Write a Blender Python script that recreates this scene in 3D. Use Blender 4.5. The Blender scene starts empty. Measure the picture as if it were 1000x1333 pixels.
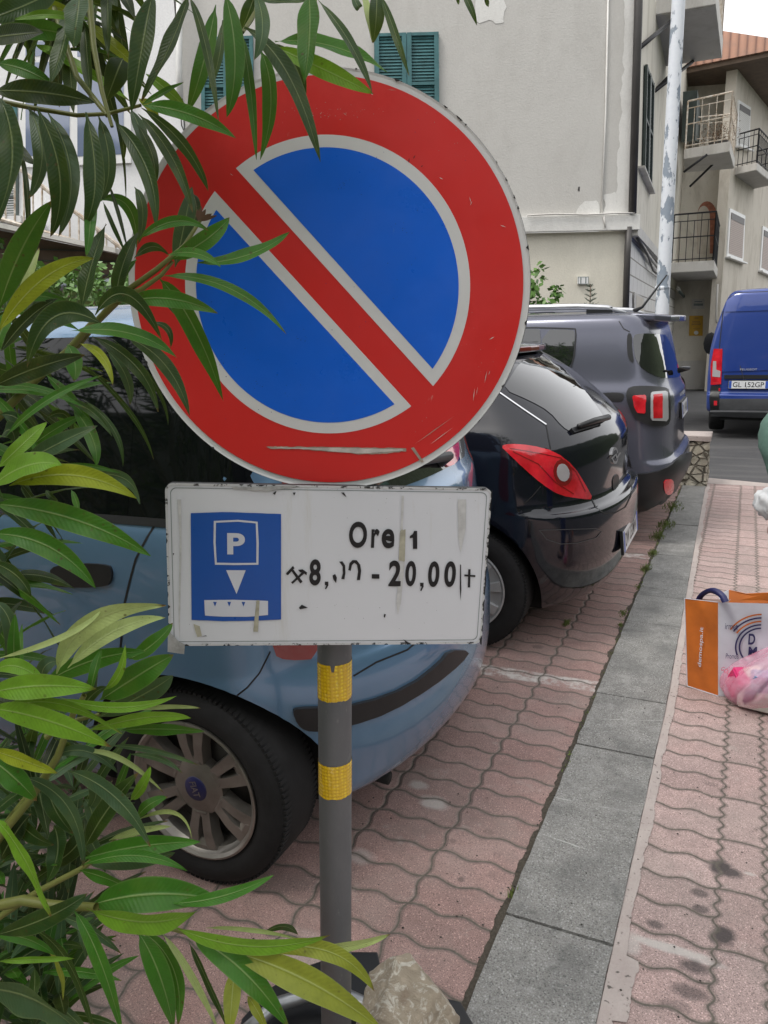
import bpy, bmesh, math, random
import numpy as np
from mathutils import Vector, Matrix, noise
from mathutils.bvhtree import BVHTree
from mathutils.geometry import delaunay_2d_cdt
R = math.radians
SC = bpy.context.scene
COL = SC.collection
random.seed(7)

# ------------------------------------------------------------ camera, sky, sun, exposure
CAM_H, PITCH, YAW, ROLL, F = 1.55, 13.2, 25.2, -1.5, 1000.0
_p, _y, _r = R(PITCH), R(YAW), R(ROLL)
CF = Vector((-math.sin(_y)*math.cos(_p), math.cos(_y)*math.cos(_p), -math.sin(_p)))
_rt = Vector((math.cos(_y), math.sin(_y), 0)); _up = _rt.cross(CF)
CR = _rt*math.cos(_r) + _up*math.sin(_r)
CU = _up*math.cos(_r) - _rt*math.sin(_r)
CP = Vector((0, 0, CAM_H))
cam = bpy.data.cameras.new('camera'); camo = bpy.data.objects.new('camera', cam); COL.objects.link(camo)
cam.sensor_fit = 'HORIZONTAL'; cam.sensor_width = 36; cam.lens = 36.0; cam.clip_start = 0.05; cam.clip_end = 600
m = Matrix.Identity(4)
for i in range(3):
    m[i][0] = CR[i]; m[i][1] = CU[i]; m[i][2] = -CF[i]; m[i][3] = CP[i]
camo.matrix_world = m
SC.camera = camo

SUN_EL, SUN_AZ = 58, 215          # azimuth measured from +Y clockwise
w = bpy.data.worlds.new('World'); SC.world = w; w.use_nodes = True
nt = w.node_tree; nt.nodes.clear()
sky = nt.nodes.new('ShaderNodeTexSky'); sky.sky_type = 'NISHITA'; sky.sun_disc = False
sky.sun_elevation = R(SUN_EL); sky.sun_rotation = R(SUN_AZ); sky.air_density = 1.0; sky.dust_density = 4.0; sky.ozone_density = 1.0
hs = nt.nodes.new('ShaderNodeHueSaturation'); hs.inputs['Saturation'].default_value = 0.42
bg = nt.nodes.new('ShaderNodeBackground'); bg.inputs['Strength'].default_value = 0.115
out = nt.nodes.new('ShaderNodeOutputWorld')
mx = nt.nodes.new('ShaderNodeMix'); mx.data_type = 'RGBA'; mx.inputs[0].default_value = .62; mx.inputs[7].default_value = (14.0, 13.95, 14.0, 1)   # thin bright overcast over the clear sky
nt.links.new(sky.outputs[0], hs.inputs['Color']); nt.links.new(hs.outputs[0], mx.inputs[6]); nt.links.new(mx.outputs[2], bg.inputs[0]); nt.links.new(bg.outputs[0], out.inputs[0])
sl = bpy.data.lights.new('sun', 'SUN'); sl.energy = 1.3; sl.angle = R(14); sl.color = (1.0, .96, .9)
so = bpy.data.objects.new('sun', sl); COL.objects.link(so)
sd = Vector((math.sin(R(SUN_AZ))*math.cos(R(SUN_EL)), math.cos(R(SUN_AZ))*math.cos(R(SUN_EL)), math.sin(R(SUN_EL))))
so.rotation_euler = sd.to_track_quat('Z', 'Y').to_euler()
SC.view_settings.view_transform = 'Standard'; SC.view_settings.look = 'None'
SC.view_settings.exposure = 0.36; SC.view_settings.gamma = 1.0
SC.cycles.use_denoising = True
SC.cycles.max_bounces = 8

# ------------------------------------------------------------ geometry helpers
def ray(x, y): return (CF*F + CR*(x-500) - CU*(y-666.5)).normalized()
def at_z(x, y, z): d = ray(x, y); return CP + d*((z-CAM_H)/d.z)
def at_y(x, y, Y): d = ray(x, y); return CP + d*(Y/d.y)
def at_x(x, y, X): d = ray(x, y); return CP + d*(X/d.x)
def at_d(x, y, dep): d = ray(x, y); return CP + d*(dep/d.dot(CF))
class Plane:
    """vertical or tilted plane: origin o, unit axes u (right), v (up), n (towards viewer)"""
    def __init__(s, o, u, v=Vector((0, 0, 1))):
        s.o = Vector(o); s.u = Vector(u).normalized(); s.v = Vector(v).normalized(); s.n = s.u.cross(s.v).normalized()
        if s.n.dot(CP - s.o) < 0: s.n = -s.n
    def hit(s, x, y): d = ray(x, y); return CP + d*((s.o-CP).dot(s.n)/d.dot(s.n))
    def uv(s, x, y): q = s.hit(x, y)-s.o; return (q.dot(s.u), q.dot(s.v))
    def P(s, a, b, d=0.0): return s.o + s.u*a + s.v*b + s.n*d
def mesh_obj(name, verts, faces, mat=None, parent=None, smooth=False):
    me = bpy.data.meshes.new(name); me.from_pydata([tuple(v) for v in verts], [], faces); me.update()
    o = bpy.data.objects.new(name, me); COL.objects.link(o)
    if mat:
        for q in (mat if isinstance(mat, (list, tuple)) else [mat]): me.materials.append(q)
    if smooth: me.polygons.foreach_set('use_smooth', [True]*len(me.polygons))
    if parent is not None: setp(o, parent)
    return o
def setp(o, parent):
    o.parent = parent; o.matrix_parent_inverse = world_of(parent).inverted()
def world_of(o):
    mm = o.matrix_basis.copy()
    if o.parent: mm = world_of(o.parent) @ o.matrix_parent_inverse @ mm
    return mm
def bm_obj(name, bm, mat=None, parent=None, smooth=False):
    me = bpy.data.meshes.new(name); bm.normal_update(); bm.to_mesh(me); bm.free()
    o = bpy.data.objects.new(name, me); COL.objects.link(o)
    if mat:
        for q in (mat if isinstance(mat, (list, tuple)) else [mat]): me.materials.append(q)
    if smooth: me.polygons.foreach_set('use_smooth', [True]*len(me.polygons))
    if parent is not None: setp(o, parent)
    return o
def thing(name, label, cat, loc=(0, 0, 0), group=None):
    o = bpy.data.objects.new(name, None); COL.objects.link(o); o.location = loc; o.empty_display_size = .1
    o['label'] = label; o['category'] = cat
    if group: o['group'] = group
    return o
def tag(o, label, cat, group=None):
    o['label'] = label; o['category'] = cat
    if group: o['group'] = group
    return o
def struct(o): o['kind'] = 'structure'; return o
def stuff(o): o['kind'] = 'stuff'; return o
def prism(name, base, off, mat, parent=None, bevel=0.0, smooth=False):
    """base polygon (3D points) extruded by vector off"""
    base = [Vector(b) for b in base]; off = Vector(off); n = len(base)
    bm = bmesh.new(); a = [bm.verts.new(b) for b in base]; c = [bm.verts.new(b+off) for b in base]
    bm.faces.new(a); bm.faces.new(c[::-1])
    for i in range(n): bm.faces.new([a[i], c[i], c[(i+1) % n], a[(i+1) % n]])
    bmesh.ops.recalc_face_normals(bm, faces=bm.faces)
    if bevel: bmesh.ops.bevel(bm, geom=bm.edges[:], offset=bevel, segments=2, affect='EDGES', profile=.7)
    return bm_obj(name, bm, mat, parent, smooth)
def add_box(bm, c, sx, sy, sz, ux=Vector((1, 0, 0)), uy=Vector((0, 1, 0)), uz=Vector((0, 0, 1))):
    c = Vector(c); vs = [bm.verts.new(c+ux*(sx*a/2)+uy*(sy*b/2)+uz*(sz*d/2)) for d in (-1, 1) for b in (-1, 1) for a in (-1, 1)]
    fs = []
    for f in ((0, 2, 3, 1), (4, 5, 7, 6), (0, 1, 5, 4), (2, 6, 7, 3), (0, 4, 6, 2), (1, 3, 7, 5)): fs.append(bm.faces.new([vs[i] for i in f]))
    return fs
def add_tube(bm, pts, rad, seg=10, caps=True):
    pts = [Vector(p) for p in pts]; n = len(pts)
    rads = rad if isinstance(rad, (list, tuple)) else [rad]*n
    rings = []; prev = None
    for i, p in enumerate(pts):
        t = (pts[min(i+1, n-1)]-pts[max(i-1, 0)])
        if t.length < 1e-9: t = Vector((0, 0, 1))
        t.normalize()
        if prev is None: a = t.orthogonal().normalized()
        else:
            a = prev - t*prev.dot(t)
            a = a.normalized() if a.length > 1e-6 else t.orthogonal().normalized()
        prev = a; b = t.cross(a)
        rings.append([bm.verts.new(p+(a*math.cos(2*math.pi*k/seg)+b*math.sin(2*math.pi*k/seg))*rads[i]) for k in range(seg)])
    for i in range(n-1):
        for k in range(seg):
            bm.faces.new([rings[i][k], rings[i][(k+1) % seg], rings[i+1][(k+1) % seg], rings[i+1][k]])
    if caps: bm.faces.new(rings[0][::-1]); bm.faces.new(rings[-1])
def tube(name, pts, rad, mat, parent=None, seg=10):
    bm = bmesh.new(); add_tube(bm, pts, rad, seg); return bm_obj(name, bm, mat, parent, True)
def add_lathe(bm, prof, o, axis, seg=48, mi=0):
    """prof: list of (r, h) revolved round axis through o"""
    o = Vector(o); axis = Vector(axis).normalized(); a = axis.orthogonal().normalized(); b = axis.cross(a)
    rings = [[bm.verts.new(o+axis*h+(a*math.cos(2*math.pi*k/seg)+b*math.sin(2*math.pi*k/seg))*max(r, 1e-4)) for k in range(seg)] for r, h in prof]
    for i in range(len(prof)-1):
        for k in range(seg):
            f = bm.faces.new([rings[i][k], rings[i][(k+1) % seg], rings[i+1][(k+1) % seg], rings[i+1][k]]); f.material_index = mi
def lathe(name, prof, o, axis, mat, parent=None, seg=48):
    bm = bmesh.new(); add_lathe(bm, prof, o, axis, seg); bmesh.ops.recalc_face_normals(bm, faces=bm.faces); return bm_obj(name, bm, mat, parent, True)
def plate2d(name, pl, poly, d0, d1, mat, parent=None, bevel=0):
    """2D polygon in plane coords between offsets d0 and d1 from the plane"""
    return prism(name, [pl.P(a, b, d0) for a, b in poly], pl.n*(d1-d0), mat, parent, bevel)
def pxp(pl, pts): return [pl.uv(x, y) for x, y in pts]
def join(name, objs, parent=None):
    """merge finished meshes (all in world space) into one mesh object"""
    me0 = []; verts = []; faces = []; mats = []; mis = []; sm = []
    for o in objs:
        mw = world_of(o); off = len(verts); verts += [mw @ v.co for v in o.data.vertices]
        for p in o.data.polygons:
            faces.append([off+i for i in p.vertices]); mt = o.data.materials[p.material_index] if o.data.materials else None
            if mt not in mats: mats.append(mt)
            mis.append(mats.index(mt)); sm.append(p.use_smooth)
    for o in objs: bpy.data.objects.remove(o)
    r = mesh_obj(name, verts, faces, [q for q in mats if q], parent)
    r.data.polygons.foreach_set('material_index', mis); r.data.polygons.foreach_set('use_smooth', sm)
    return r
def text(name, s, pl, box, mat, parent=None, d=0.0005, th=0.0006, bold=0.0, keep=False, rot=0):
    """text stretched into box (a0,b0,a1,b1) of plane coords (a0,b0 = lower left)"""
    cu = bpy.data.curves.new(name, 'FONT'); cu.body = s; cu.size = 1; cu.offset = bold; cu.resolution_u = 6
    o = bpy.data.objects.new(name, cu); COL.objects.link(o)
    dg = bpy.context.evaluated_depsgraph_get(); dg.update()
    me = bpy.data.meshes.new_from_object(o.evaluated_get(dg)); bpy.data.objects.remove(o)
    co = np.array([v.co for v in me.vertices]); lo = co.min(0); hi = co.max(0)
    a0, b0, a1, b1 = box; vs = []
    for v in co:
        fx = (v[0]-lo[0])/(hi[0]-lo[0]); fy = (v[1]-lo[1])/(hi[1]-lo[1])
        if rot == 90: fx, fy = 1-fy, fx
        vs.append((a0+(a1-a0)*fx, b0+(b1-b0)*fy))
    faces = [list(p.vertices) for p in me.polygons]
    # extrude: front faces + boundary walls
    bm = bmesh.new(); top = [bm.verts.new(pl.P(a, b, d+th)) for a, b in vs]
    for f in faces:
        try: bm.faces.new([top[i] for i in f])
        except ValueError: pass
    bmesh.ops.remove_doubles(bm, verts=bm.verts, dist=1e-6)
    for f in bm.faces:
        f.normal_update()
        if f.normal.dot(pl.n) < 0: f.normal_flip()
    return bm_obj(name, bm, mat, parent)

# ------------------------------------------------------------ node helpers / materials
class NG:
    def __init__(s, name):
        s.m = bpy.data.materials.new(name); s.m.use_nodes = True; s.t = s.m.node_tree; s.b = s.t.nodes['Principled BSDF']
    def n(s, typ, **k):
        q = s.t.nodes.new(typ)
        for a, v in k.items(): setattr(q, a, v)
        return q
    def put(s, sock, v):
        if v is None: return
        if isinstance(v, bpy.types.NodeSocket): s.t.links.new(v, sock)
        elif isinstance(v, (tuple, list)) and len(v) == 3 and sock.type == 'RGBA': sock.default_value = (*v, 1)
        else: sock.default_value = v
    def M(s, op, a, b=None, c=None, clamp=False):
        q = s.n('ShaderNodeMath', operation=op); q.use_clamp = clamp
        for i, v in enumerate((a, b, c)):
            if v is not None: s.put(q.inputs[i], v)
        return q.outputs[0]
    def mix(s, f, a, b, mode='MIX'):
        q = s.n('ShaderNodeMix', data_type='RGBA', blend_type=mode); q.clamp_factor = True
        s.put(q.inputs[0], f); s.put(q.inputs[6], a); s.put(q.inputs[7], b); return q.outputs[2]
    def pos(s):
        return s.n('ShaderNodeNewGeometry').outputs['Position']
    def obj(s): return s.n('ShaderNodeTexCoord').outputs['Object']
    def uvc(s): return s.n('ShaderNodeTexCoord').outputs['UV']
    def sep(s, v): q = s.n('ShaderNodeSeparateXYZ'); s.put(q.inputs[0], v); return q.outputs
    def comb(s, x=0, y=0, z=0):
        q = s.n('ShaderNodeCombineXYZ'); s.put(q.inputs[0], x); s.put(q.inputs[1], y); s.put(q.inputs[2], z); return q.outputs[0]
    def vs(s, v, sc):
        q = s.n('ShaderNodeVectorMath', operation='MULTIPLY'); s.put(q.inputs[0], v); q.inputs[1].default_value = sc; return q.outputs[0]
    def noise(s, sc, det=4, rough=.55, vec=None, dist=0):
        q = s.n('ShaderNodeTexNoise'); q.inputs['Scale'].default_value = sc; q.inputs['Detail'].default_value = det
        q.inputs['Roughness'].default_value = rough; q.inputs['Distortion'].default_value = dist
        s.put(q.inputs['Vector'], vec if vec is not None else s.pos()); return q.outputs[0]
    def vor(s, sc, feat='F1', vec=None, out='Distance', rnd=1):
        q = s.n('ShaderNodeTexVoronoi', feature=feat); q.inputs['Scale'].default_value = sc; q.inputs['Randomness'].default_value = rnd
        s.put(q.inputs['Vector'], vec if vec is not None else s.pos()); return q.outputs[out]
    def wn(s, vec): q = s.n('ShaderNodeTexWhiteNoise'); s.put(q.inputs[0], vec); return q.outputs[0]
    def ramp(s, f, lo, hi, a=0.0, b=1.0):
        q = s.n('ShaderNodeMapRange', clamp=True); s.put(q.inputs[0], f); q.inputs[1].default_value = lo; q.inputs[2].default_value = hi
        q.inputs[3].default_value = a; q.inputs[4].default_value = b; return q.outputs[0]
    def bump(s, h, st=.3, dist=.01, nrm=None):
        q = s.n('ShaderNodeBump'); q.inputs['Strength'].default_value = st; q.inputs['Distance'].default_value = dist
        s.put(q.inputs['Height'], h); s.put(q.inputs['Normal'], nrm); return q.outputs[0]
    def fin(s, col=None, rough=None, metal=None, normal=None, **k):
        s.put(s.b.inputs['Base Color'], col); s.put(s.b.inputs['Roughness'], rough); s.put(s.b.inputs['Metallic'], metal); s.put(s.b.inputs['Normal'], normal)
        for a, v in k.items(): s.put(s.b.inputs[a.replace('_', ' ')], v)
        return s.m
def simple(name, col, rough=.5, metal=0.0, var=.15, sc=8, bump=0.0, bsc=60, dark=None, **k):
    g = NG(name); f = g.ramp(g.noise(sc, 5), .3, .7)
    c2 = dark or tuple(c*(1-var) for c in col); c1 = tuple(min(1, c*(1+var*.5)) for c in col)
    nm = g.bump(g.noise(bsc, 4), bump, .004) if bump else None
    return g.fin(g.mix(f, c2, c1), rough, metal, nm, **k)
def paint(name, col, rough=.28, metal=.35, dirt=.25, flake=.12):
    g = NG(name); d = g.noise(1.4, 3, .5); c = g.mix(g.M('MAXIMUM', g.ramp(d, .45, .85, 0, dirt*.5), g.ramp(g.sep(g.pos())[2], .2, .5, dirt*1.5, 0)), col, (.22, .20, .17))
    fl = g.noise(1500, 1); c = g.mix(g.ramp(fl, .4, .7, 0, flake*.5), c, tuple(min(1, q*1.6+.02) for q in col))
    r = g.ramp(g.noise(2.5, 4, .6), .3, .8, rough-.03, rough+.05)
    nm = None
    return g.fin(c, r, metal, nm, Coat_Weight=.9, Coat_Roughness=.05)
# ------------------------------------------------------------ ground
def spots(g, lst):
    px = g.sep(g.pos()); tot = None; nz = g.M('MULTIPLY', g.M('SUBTRACT', g.noise(22, 4), .5), .9)
    for (c, rx, ry, s) in lst:
        a = g.M('DIVIDE', g.M('SUBTRACT', px[0], c[0]), rx); b = g.M('DIVIDE', g.M('SUBTRACT', px[1], c[1]), ry)
        d = g.M('ADD', g.M('SQRT', g.M('ADD', g.M('MULTIPLY', a, a), g.M('MULTIPLY', b, b))), nz)
        q = g.ramp(d, .55, 1.1, s, 0)
        tot = q if tot is None else g.M('MAXIMUM', tot, q)
    return tot
def joint_dist(g, X, Y, x0, pu, y0, pv, A, B, nper=2, bfreq=1.0):
    u = g.M('DIVIDE', g.M('SUBTRACT', X, x0), pu)
    v0 = g.M('DIVIDE', g.M('SUBTRACT', Y, y0), pv)
    u2 = g.M('SUBTRACT', u, g.M('MULTIPLY', g.M('SINE', g.M('MULTIPLY', v0, 2*math.pi*bfreq)), B/pu))
    v = g.M('SUBTRACT', v0, g.M('MULTIPLY', g.M('SINE', g.M('MULTIPLY', u, 2*math.pi*nper)), A/pv))
    fu = g.M('FRACT', u2); fv = g.M('FRACT', v)
    du = g.M('MULTIPLY', g.M('SUBTRACT', .5, g.M('ABSOLUTE', g.M('SUBTRACT', fu, .5))), pu)
    dv = g.M('MULTIPLY', g.M('SUBTRACT', .5, g.M('ABSOLUTE', g.M('SUBTRACT', fv, .5))), pv)
    return g.M('MINIMUM', du, dv), g.M('FLOOR', u2), g.M('FLOOR', v)
def paver_mat(name, base, x0, pu, y0, pv, second=None, dark=(), pale=(), lines=()):
    g = NG(name); P = g.sep(g.pos())
    wob = g.M('MULTIPLY', g.M('SUBTRACT', g.noise(9, 3), .5), .008)
    X = g.M('ADD', P[0], wob); Y = g.M('SUBTRACT', P[1], wob)
    d, iu, iv = joint_dist(g, X, Y, x0, pu, y0, pv, .0085, .007, 2, 2.0 if second else 1.0)
    if second:
        xs, pu2, pv2 = second
        d2, iu2, iv2 = joint_dist(g, X, Y, xs, pu2, y0, pv2, .006, .007, .5, 4.0)
        s = g.M('GREATER_THAN', iu2, -.5)
        def sel(a, b): return g.M('ADD', g.M('MULTIPLY', a, g.M('SUBTRACT', 1, s)), g.M('MULTIPLY', b, s))
        d, iu, iv = sel(d, d2), sel(iu, g.M('ADD', iu2, 40)), sel(iv, iv2)
    d = g.M('ADD', d, g.M('MULTIPLY', g.M('SUBTRACT', g.noise(90, 5, .8), .5), .007))
    jt = g.ramp(d, .0016, .0042, 1, 0)
    rnd = g.wn(g.comb(iu, iv, 0)); rnd2 = g.wn(g.comb(iv, iu, 5))
    c = g.mix(rnd, tuple(q*.74 for q in base), tuple(q*1.16 for q in base))
    c = g.mix(g.M('MULTIPLY', rnd2, .35), c, (base[0]*1.15, base[1]*.92, base[2]*.88))
    c = g.mix(g.ramp(g.noise(380, 2), .45, .62, .0, .5), c, tuple(min(1, q*1.9) for q in base))
    c = g.mix(g.ramp(g.noise(170, 3, .7), .5, .66, 0, .5), c, tuple(q*.50 for q in base))
    c = g.mix(g.ramp(g.noise(14, 7, .75), .42, .66, 0, .42), c, tuple(q*.55 for q in base))
    c = g.mix(g.ramp(g.noise(300, 2, vec=g.vs(g.pos(), (1, 1.3, 1))), .56, .66, 0, .7), c, tuple(q*.35 for q in base))
    c = g.mix(g.ramp(g.vor(130), .16, .30, .6, 0), c, tuple(q*.25 for q in base))
    c = g.mix(g.ramp(g.vor(105, vec=g.vs(g.pos(), (1.1, .9, 1))), .14, .26, .55, 0), c, tuple(min(1, q*2.1) for q in base))
    c = g.mix(g.ramp(g.noise(3.2, 5, .65), .45, .75, 0, .5), c, (.27, .235, .21))
    c = g.mix(g.ramp(g.noise(7.5, 6, .7), .60, .75, 0, .45), c, (.46, .43, .39))
    c = g.mix(g.ramp(g.noise(5.1, 5, .6, vec=g.vs(g.pos(), (1.2, .8, 1))), .62, .8, 0, .4), c, tuple(q*.5 for q in base))
    c = g.mix(g.ramp(g.vor(34), .06, .10, .75, 0), c, (.05, .045, .04)) if False else c
    grit = g.M('MULTIPLY', g.ramp(g.vor(26), .05, .075, 1, 0), g.ramp(g.noise(4, 2), .5, .6))
    c = g.mix(g.M('MULTIPLY', grit, .8), c, (.045, .04, .035))
    for (Y0, x1) in lines:
        wd = g.M('ABSOLUTE', g.M('SUBTRACT', P[1], g.M('ADD', g.M('MULTIPLY', P[0], .02), Y0)))
        mk = g.M('MULTIPLY', g.ramp(wd, .045, .06, 1, 0), g.ramp(g.noise(14, 6, .75), .42, .58))
        c = g.mix(g.M('MULTIPLY', mk, .75), c, (.62, .60, .57))
    if pale: c = g.mix(spots(g, pale), c, (.50, .48, .45))
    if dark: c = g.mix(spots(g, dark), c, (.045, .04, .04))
    edge = g.ramp(g.M('ADD', d, g.M('MULTIPLY', g.M('SUBTRACT', g.noise(45, 4, .7), .5), .012)), .003, .013, .55, 0); c = g.mix(edge, c, (.16, .14, .12))
    jc = g.mix(g.noise(60, 4), (.045, .04, .033), (.20, .175, .145))
    c = g.mix(jt, c, jc)
    h = g.M('ADD', g.ramp(d, 0, .011, 0, 1), g.M('MULTIPLY', g.noise(330, 3), .13))
    h = g.M('ADD', h, g.M('MULTIPLY', rnd, .12))
    nm = g.bump(h, .8, .006)
    return g.fin(c, g.ramp(g.noise(20, 3), .3, .7, .72, .92), 0, nm)

DARKP = [(at_z(x, y, 0), a, b, s) for x, y, a, b, s in
         [(600, 1145, .012, .014, .5), (640, 1138, .018, .018, .22), (636, 1083, .02, .018, .25), (700, 842, .03, .03, .4), (590, 1095, .012, .012, .3), (648, 1112, .02, .015, .2)]]
PALEP = [(at_z(x, y, 0), a, b, s) for x, y, a, b, s in
         [(565, 1045, .055, .04, .65), (545, 1022, .04, .03, .55), (470, 1115, .05, .04, .4), (390, 1250, .1, .1, .3)]]
LINES = [(at_z(705, 881, 0).y, 0), (at_z(838, 724, 0).y+.0, 0)]
M_PARK = paver_mat('parking pavers', (.315, .21, .19), -.484, .262, 1.6755, .120, None, DARKP, PALEP, LINES)
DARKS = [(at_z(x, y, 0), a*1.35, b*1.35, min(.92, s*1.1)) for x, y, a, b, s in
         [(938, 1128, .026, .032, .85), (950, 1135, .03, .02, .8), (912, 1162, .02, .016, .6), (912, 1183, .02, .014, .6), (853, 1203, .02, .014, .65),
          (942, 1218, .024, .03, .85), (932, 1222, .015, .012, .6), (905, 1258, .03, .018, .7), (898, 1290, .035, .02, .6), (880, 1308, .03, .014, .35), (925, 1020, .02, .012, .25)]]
PALES = [(at_z(x, y, 0), a, b, s) for x, y, a, b, s in
         [(870, 1233, .12, .018, .75), (915, 1250, .06, .014, .6), (820, 1228, .03, .05, .5), (976, 1137, .02, .01, .5)]]
M_SIDE = paver_mat('sidewalk pavers', (.40, .30, .28), .034-.236, .236, 1.6, .118, (.034, .122, .236), DARKS, PALES)

def sheet(name, x0, x1, y0, y1, z, mat, ny=1, zf=None):
    vs = []; fs = []
    for j in range(ny+1):
        y = y0+(y1-y0)*j/ny; zz = z if zf is None else zf(y)
        vs += [(x0, y, zz), (x1, y, zz)]
    for j in range(ny): fs.append((2*j, 2*j+1, 2*j+3, 2*j+2))
    return struct(mesh_obj(name, vs, fs, mat))
ROAD_Y = 8.40
def road_z(y): return -.012 if y < ROAD_Y-.02 else (-.012-(min(y, 34)-ROAD_Y)*.030)
g = NG('asphalt'); P = g.pos()
c = g.mix(g.noise(1.1, 6, .7), (.040, .040, .043), (.075, .074, .076))
c = g.mix(g.ramp(g.noise(230, 2), .5, .7, 0, .5), c, (.14, .14, .14))
c = g.mix(g.ramp(g.noise(2.2, 5, .6, vec=g.vs(P, (.35, 2.2, 1))), .5, .72, 0, .6), c, (.13, .125, .12))
M_ASPH = g.fin(c, .85, 0, g.bump(g.noise(200, 3), .6, .006))
vs = []; fs = []; ys = [-60, -10, 0, ROAD_Y-.02, ROAD_Y, 12, 18, 26, 34, 60, 300]
for y in ys: vs += [(-120, y, road_z(y)), (160, y, road_z(y))]
for j in range(len(ys)-1): fs.append((2*j, 2*j+1, 2*j+3, 2*j+2))
struct(mesh_obj('road', vs, fs, M_ASPH))
g = NG('hillside green'); c = g.mix(g.noise(1.3, 8, .7), (.012, .022, .008), (.05, .075, .025)); M_ADDED_HILL = g.fin(c, .9, 0, g.bump(g.noise(3, 6), 1, .3))  # green slope added out of view behind the camera to darken car reflections
vs = []; fs = []
for j in range(13):
    for i in range(25):
        x = -26+i*1.6; vs.append((x, -5.5-j*1.3+.6*noise.noise(Vector((x*.3, j, 0))), -.3+min(j, 1)*1.6+j*.85+.9*noise.noise(Vector((x*.4, j*.5, 3)))))
for j in range(12):
    for i in range(24): k = j*25+i; fs.append((k, k+1, k+26, k+25))
struct(mesh_obj('added_hillside', vs, fs, M_ADDED_HILL, None, True))
vs = []; fs = []  # second added slope, out of view at right, for the same dark reflections
for j in range(9):
    for i in range(32):
        y = -24+i*1.8; vs.append((7.5+j*1.3+.5*noise.noise(Vector((y*.3, j, 9))), y, -.6+min(j, 1)*2.2+j*.95+.8*noise.noise(Vector((y*.4, j*.5, 13)))))
for j in range(8):
    for i in range(31): k = j*32+i; fs.append((k, k+1, k+33, k+32))
struct(mesh_obj('added_hillside', vs, fs, M_ADDED_HILL, None, True))
struct(mesh_obj('parking_paving', [(-9, -4, 0), (-.486, -4, 0), (-.486, 8.0, 0), (-9, 8.0, 0)], [(0, 1, 2, 3)], M_PARK))
def kx(y): return -.199 - max(0, min(1, (y-3.2)/4.6))*.075
def slab_strip(x0, x1): pass
# sidewalk: pale concrete strip by the kerb, then pavers
ysd = [-4, 0, 1, 2, 3.2, 5, 7.8, 8.15]
g = NG('strip concrete'); P = g.sep(g.pos())
ed = g.M('ADD', g.M('SUBTRACT', P[0], g.M('MULTIPLY', P[1], .001)), g.M('MULTIPLY', g.M('SUBTRACT', g.noise(16, 5, .7), .5), .05))
c = g.mix(g.noise(11, 6, .7), (.33, .27, .25), (.50, .45, .42))
c = g.mix(g.ramp(g.noise(60, 4), .62, .72), c, (.10, .09, .08))
M_STRIP = g.fin(c, .9, 0, g.bump(g.noise(120, 5), .5, .006))
vs = []; fs = []
for y in ysd: vs += [(kx(y)-.01, y, -.002), (1.5, y, -.002)]
for j in range(len(ysd)-1): fs.append((2*j, 2*j+1, 2*j+3, 2*j+2))
struct(mesh_obj('sidewalk', vs, fs, M_SIDE))
# irregular strip of cement smeared beside the kerb
vs = []; fs = []; N = 1100; rs = random.Random(3)
for j in range(N+1):
    y = -1+9.1*j/N; wv = .030+.014*noise.noise(Vector((y*5, 0, 1)))+.006*noise.noise(Vector((y*24, 2, 1)))+.004*noise.noise(Vector((y*90, 2, 1)))
    if abs(y-1.62) < .1: wv += .03
    vs += [(kx(y)-.002, y, .002), (kx(y)+wv, y, .0022)]
for j in range(N): fs.append((2*j, 2*j+1, 2*j+3, 2*j+2))
struct(mesh_obj('sidewalk_cement_strip', vs, fs, M_STRIP))
struct(mesh_obj('sidewalk_end_apron', [(-.6, 8.15, -.001), (1.5, 8.15, -.001), (1.5, 8.28, -.001), (.3, 8.32, -.001), (-.25, 8.46, -.001), (-.6, 8.5, -.001)], [(0, 1, 2, 3, 4, 5)], M_STRIP))
# kerb of grey stone slabs
g = NG('grey stone'); P = g.pos(); isl = g.n('ShaderNodeAttribute', attribute_name='tone').outputs['Fac']
c = g.mix(isl, (.175, .170, .158), (.255, .248, .230))
c = g.mix(g.ramp(g.noise(250, 3), .42, .62, 0, .6), c, (.38, .38, .37))
c = g.mix(g.ramp(g.noise(300, 3, .7, vec=g.vs(P, (1, .7, 1))), .50, .66, 0, .5), c, (.05, .05, .05))
c = g.mix(g.ramp(g.vor(120), .18, .36, .6, 0), c, (.045, .045, .045))
c = g.mix(g.ramp(g.vor(95, vec=g.vs(P, (1.1, .9, 1))), .16, .32, .65, 0), c, (.46, .46, .45))
c = g.mix(g.ramp(g.noise(14, 7, .75), .50, .66, 0, .55), c, (.36, .355, .34))
c = g.mix(g.ramp(g.noise(24, 6, .75), .56, .68, 0, .5), c, (.08, .08, .078))
Ps = g.sep(P)
for Y0_, sl_, wd_ in ((2.02, -.16, .0016), (2.33, .05, .0012), (3.05, .35, .0010), (1.25, .2, .0012), (4.05, -.1, .0012)):
    q_ = g.M('ABSOLUTE', g.M('SUBTRACT', g.M('SUBTRACT', Ps[1], Y0_), g.M('ADD', g.M('MULTIPLY', Ps[0], sl_), g.M('MULTIPLY', g.noise(12, 2), .02))))
    c = g.mix(g.M('MULTIPLY', g.ramp(q_, wd_*.5, wd_*1.8, .8, 0), g.ramp(g.noise(9, 3), .45, .55)), c, (.55, .55, .53))
c = g.mix(g.ramp(g.noise(5, 5, .6), .45, .7, 0, .55), c, (.085, .086, .084))
wv = g.noise(6, 4, vec=g.vs(P, (.4, 9, 1)), dist=1.2)
c = g.mix(g.ramp(g.M('ABSOLUTE', g.M('SUBTRACT', wv, .5)), 0, .006, .35, 0), c, (.42, .42, .40))
M_STONE = g.fin(c, .82, 0, g.bump(g.M('ADD', g.noise(160, 4), g.M('MULTIPLY', g.noise(11, 4), 1.4)), .7, .007))
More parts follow.
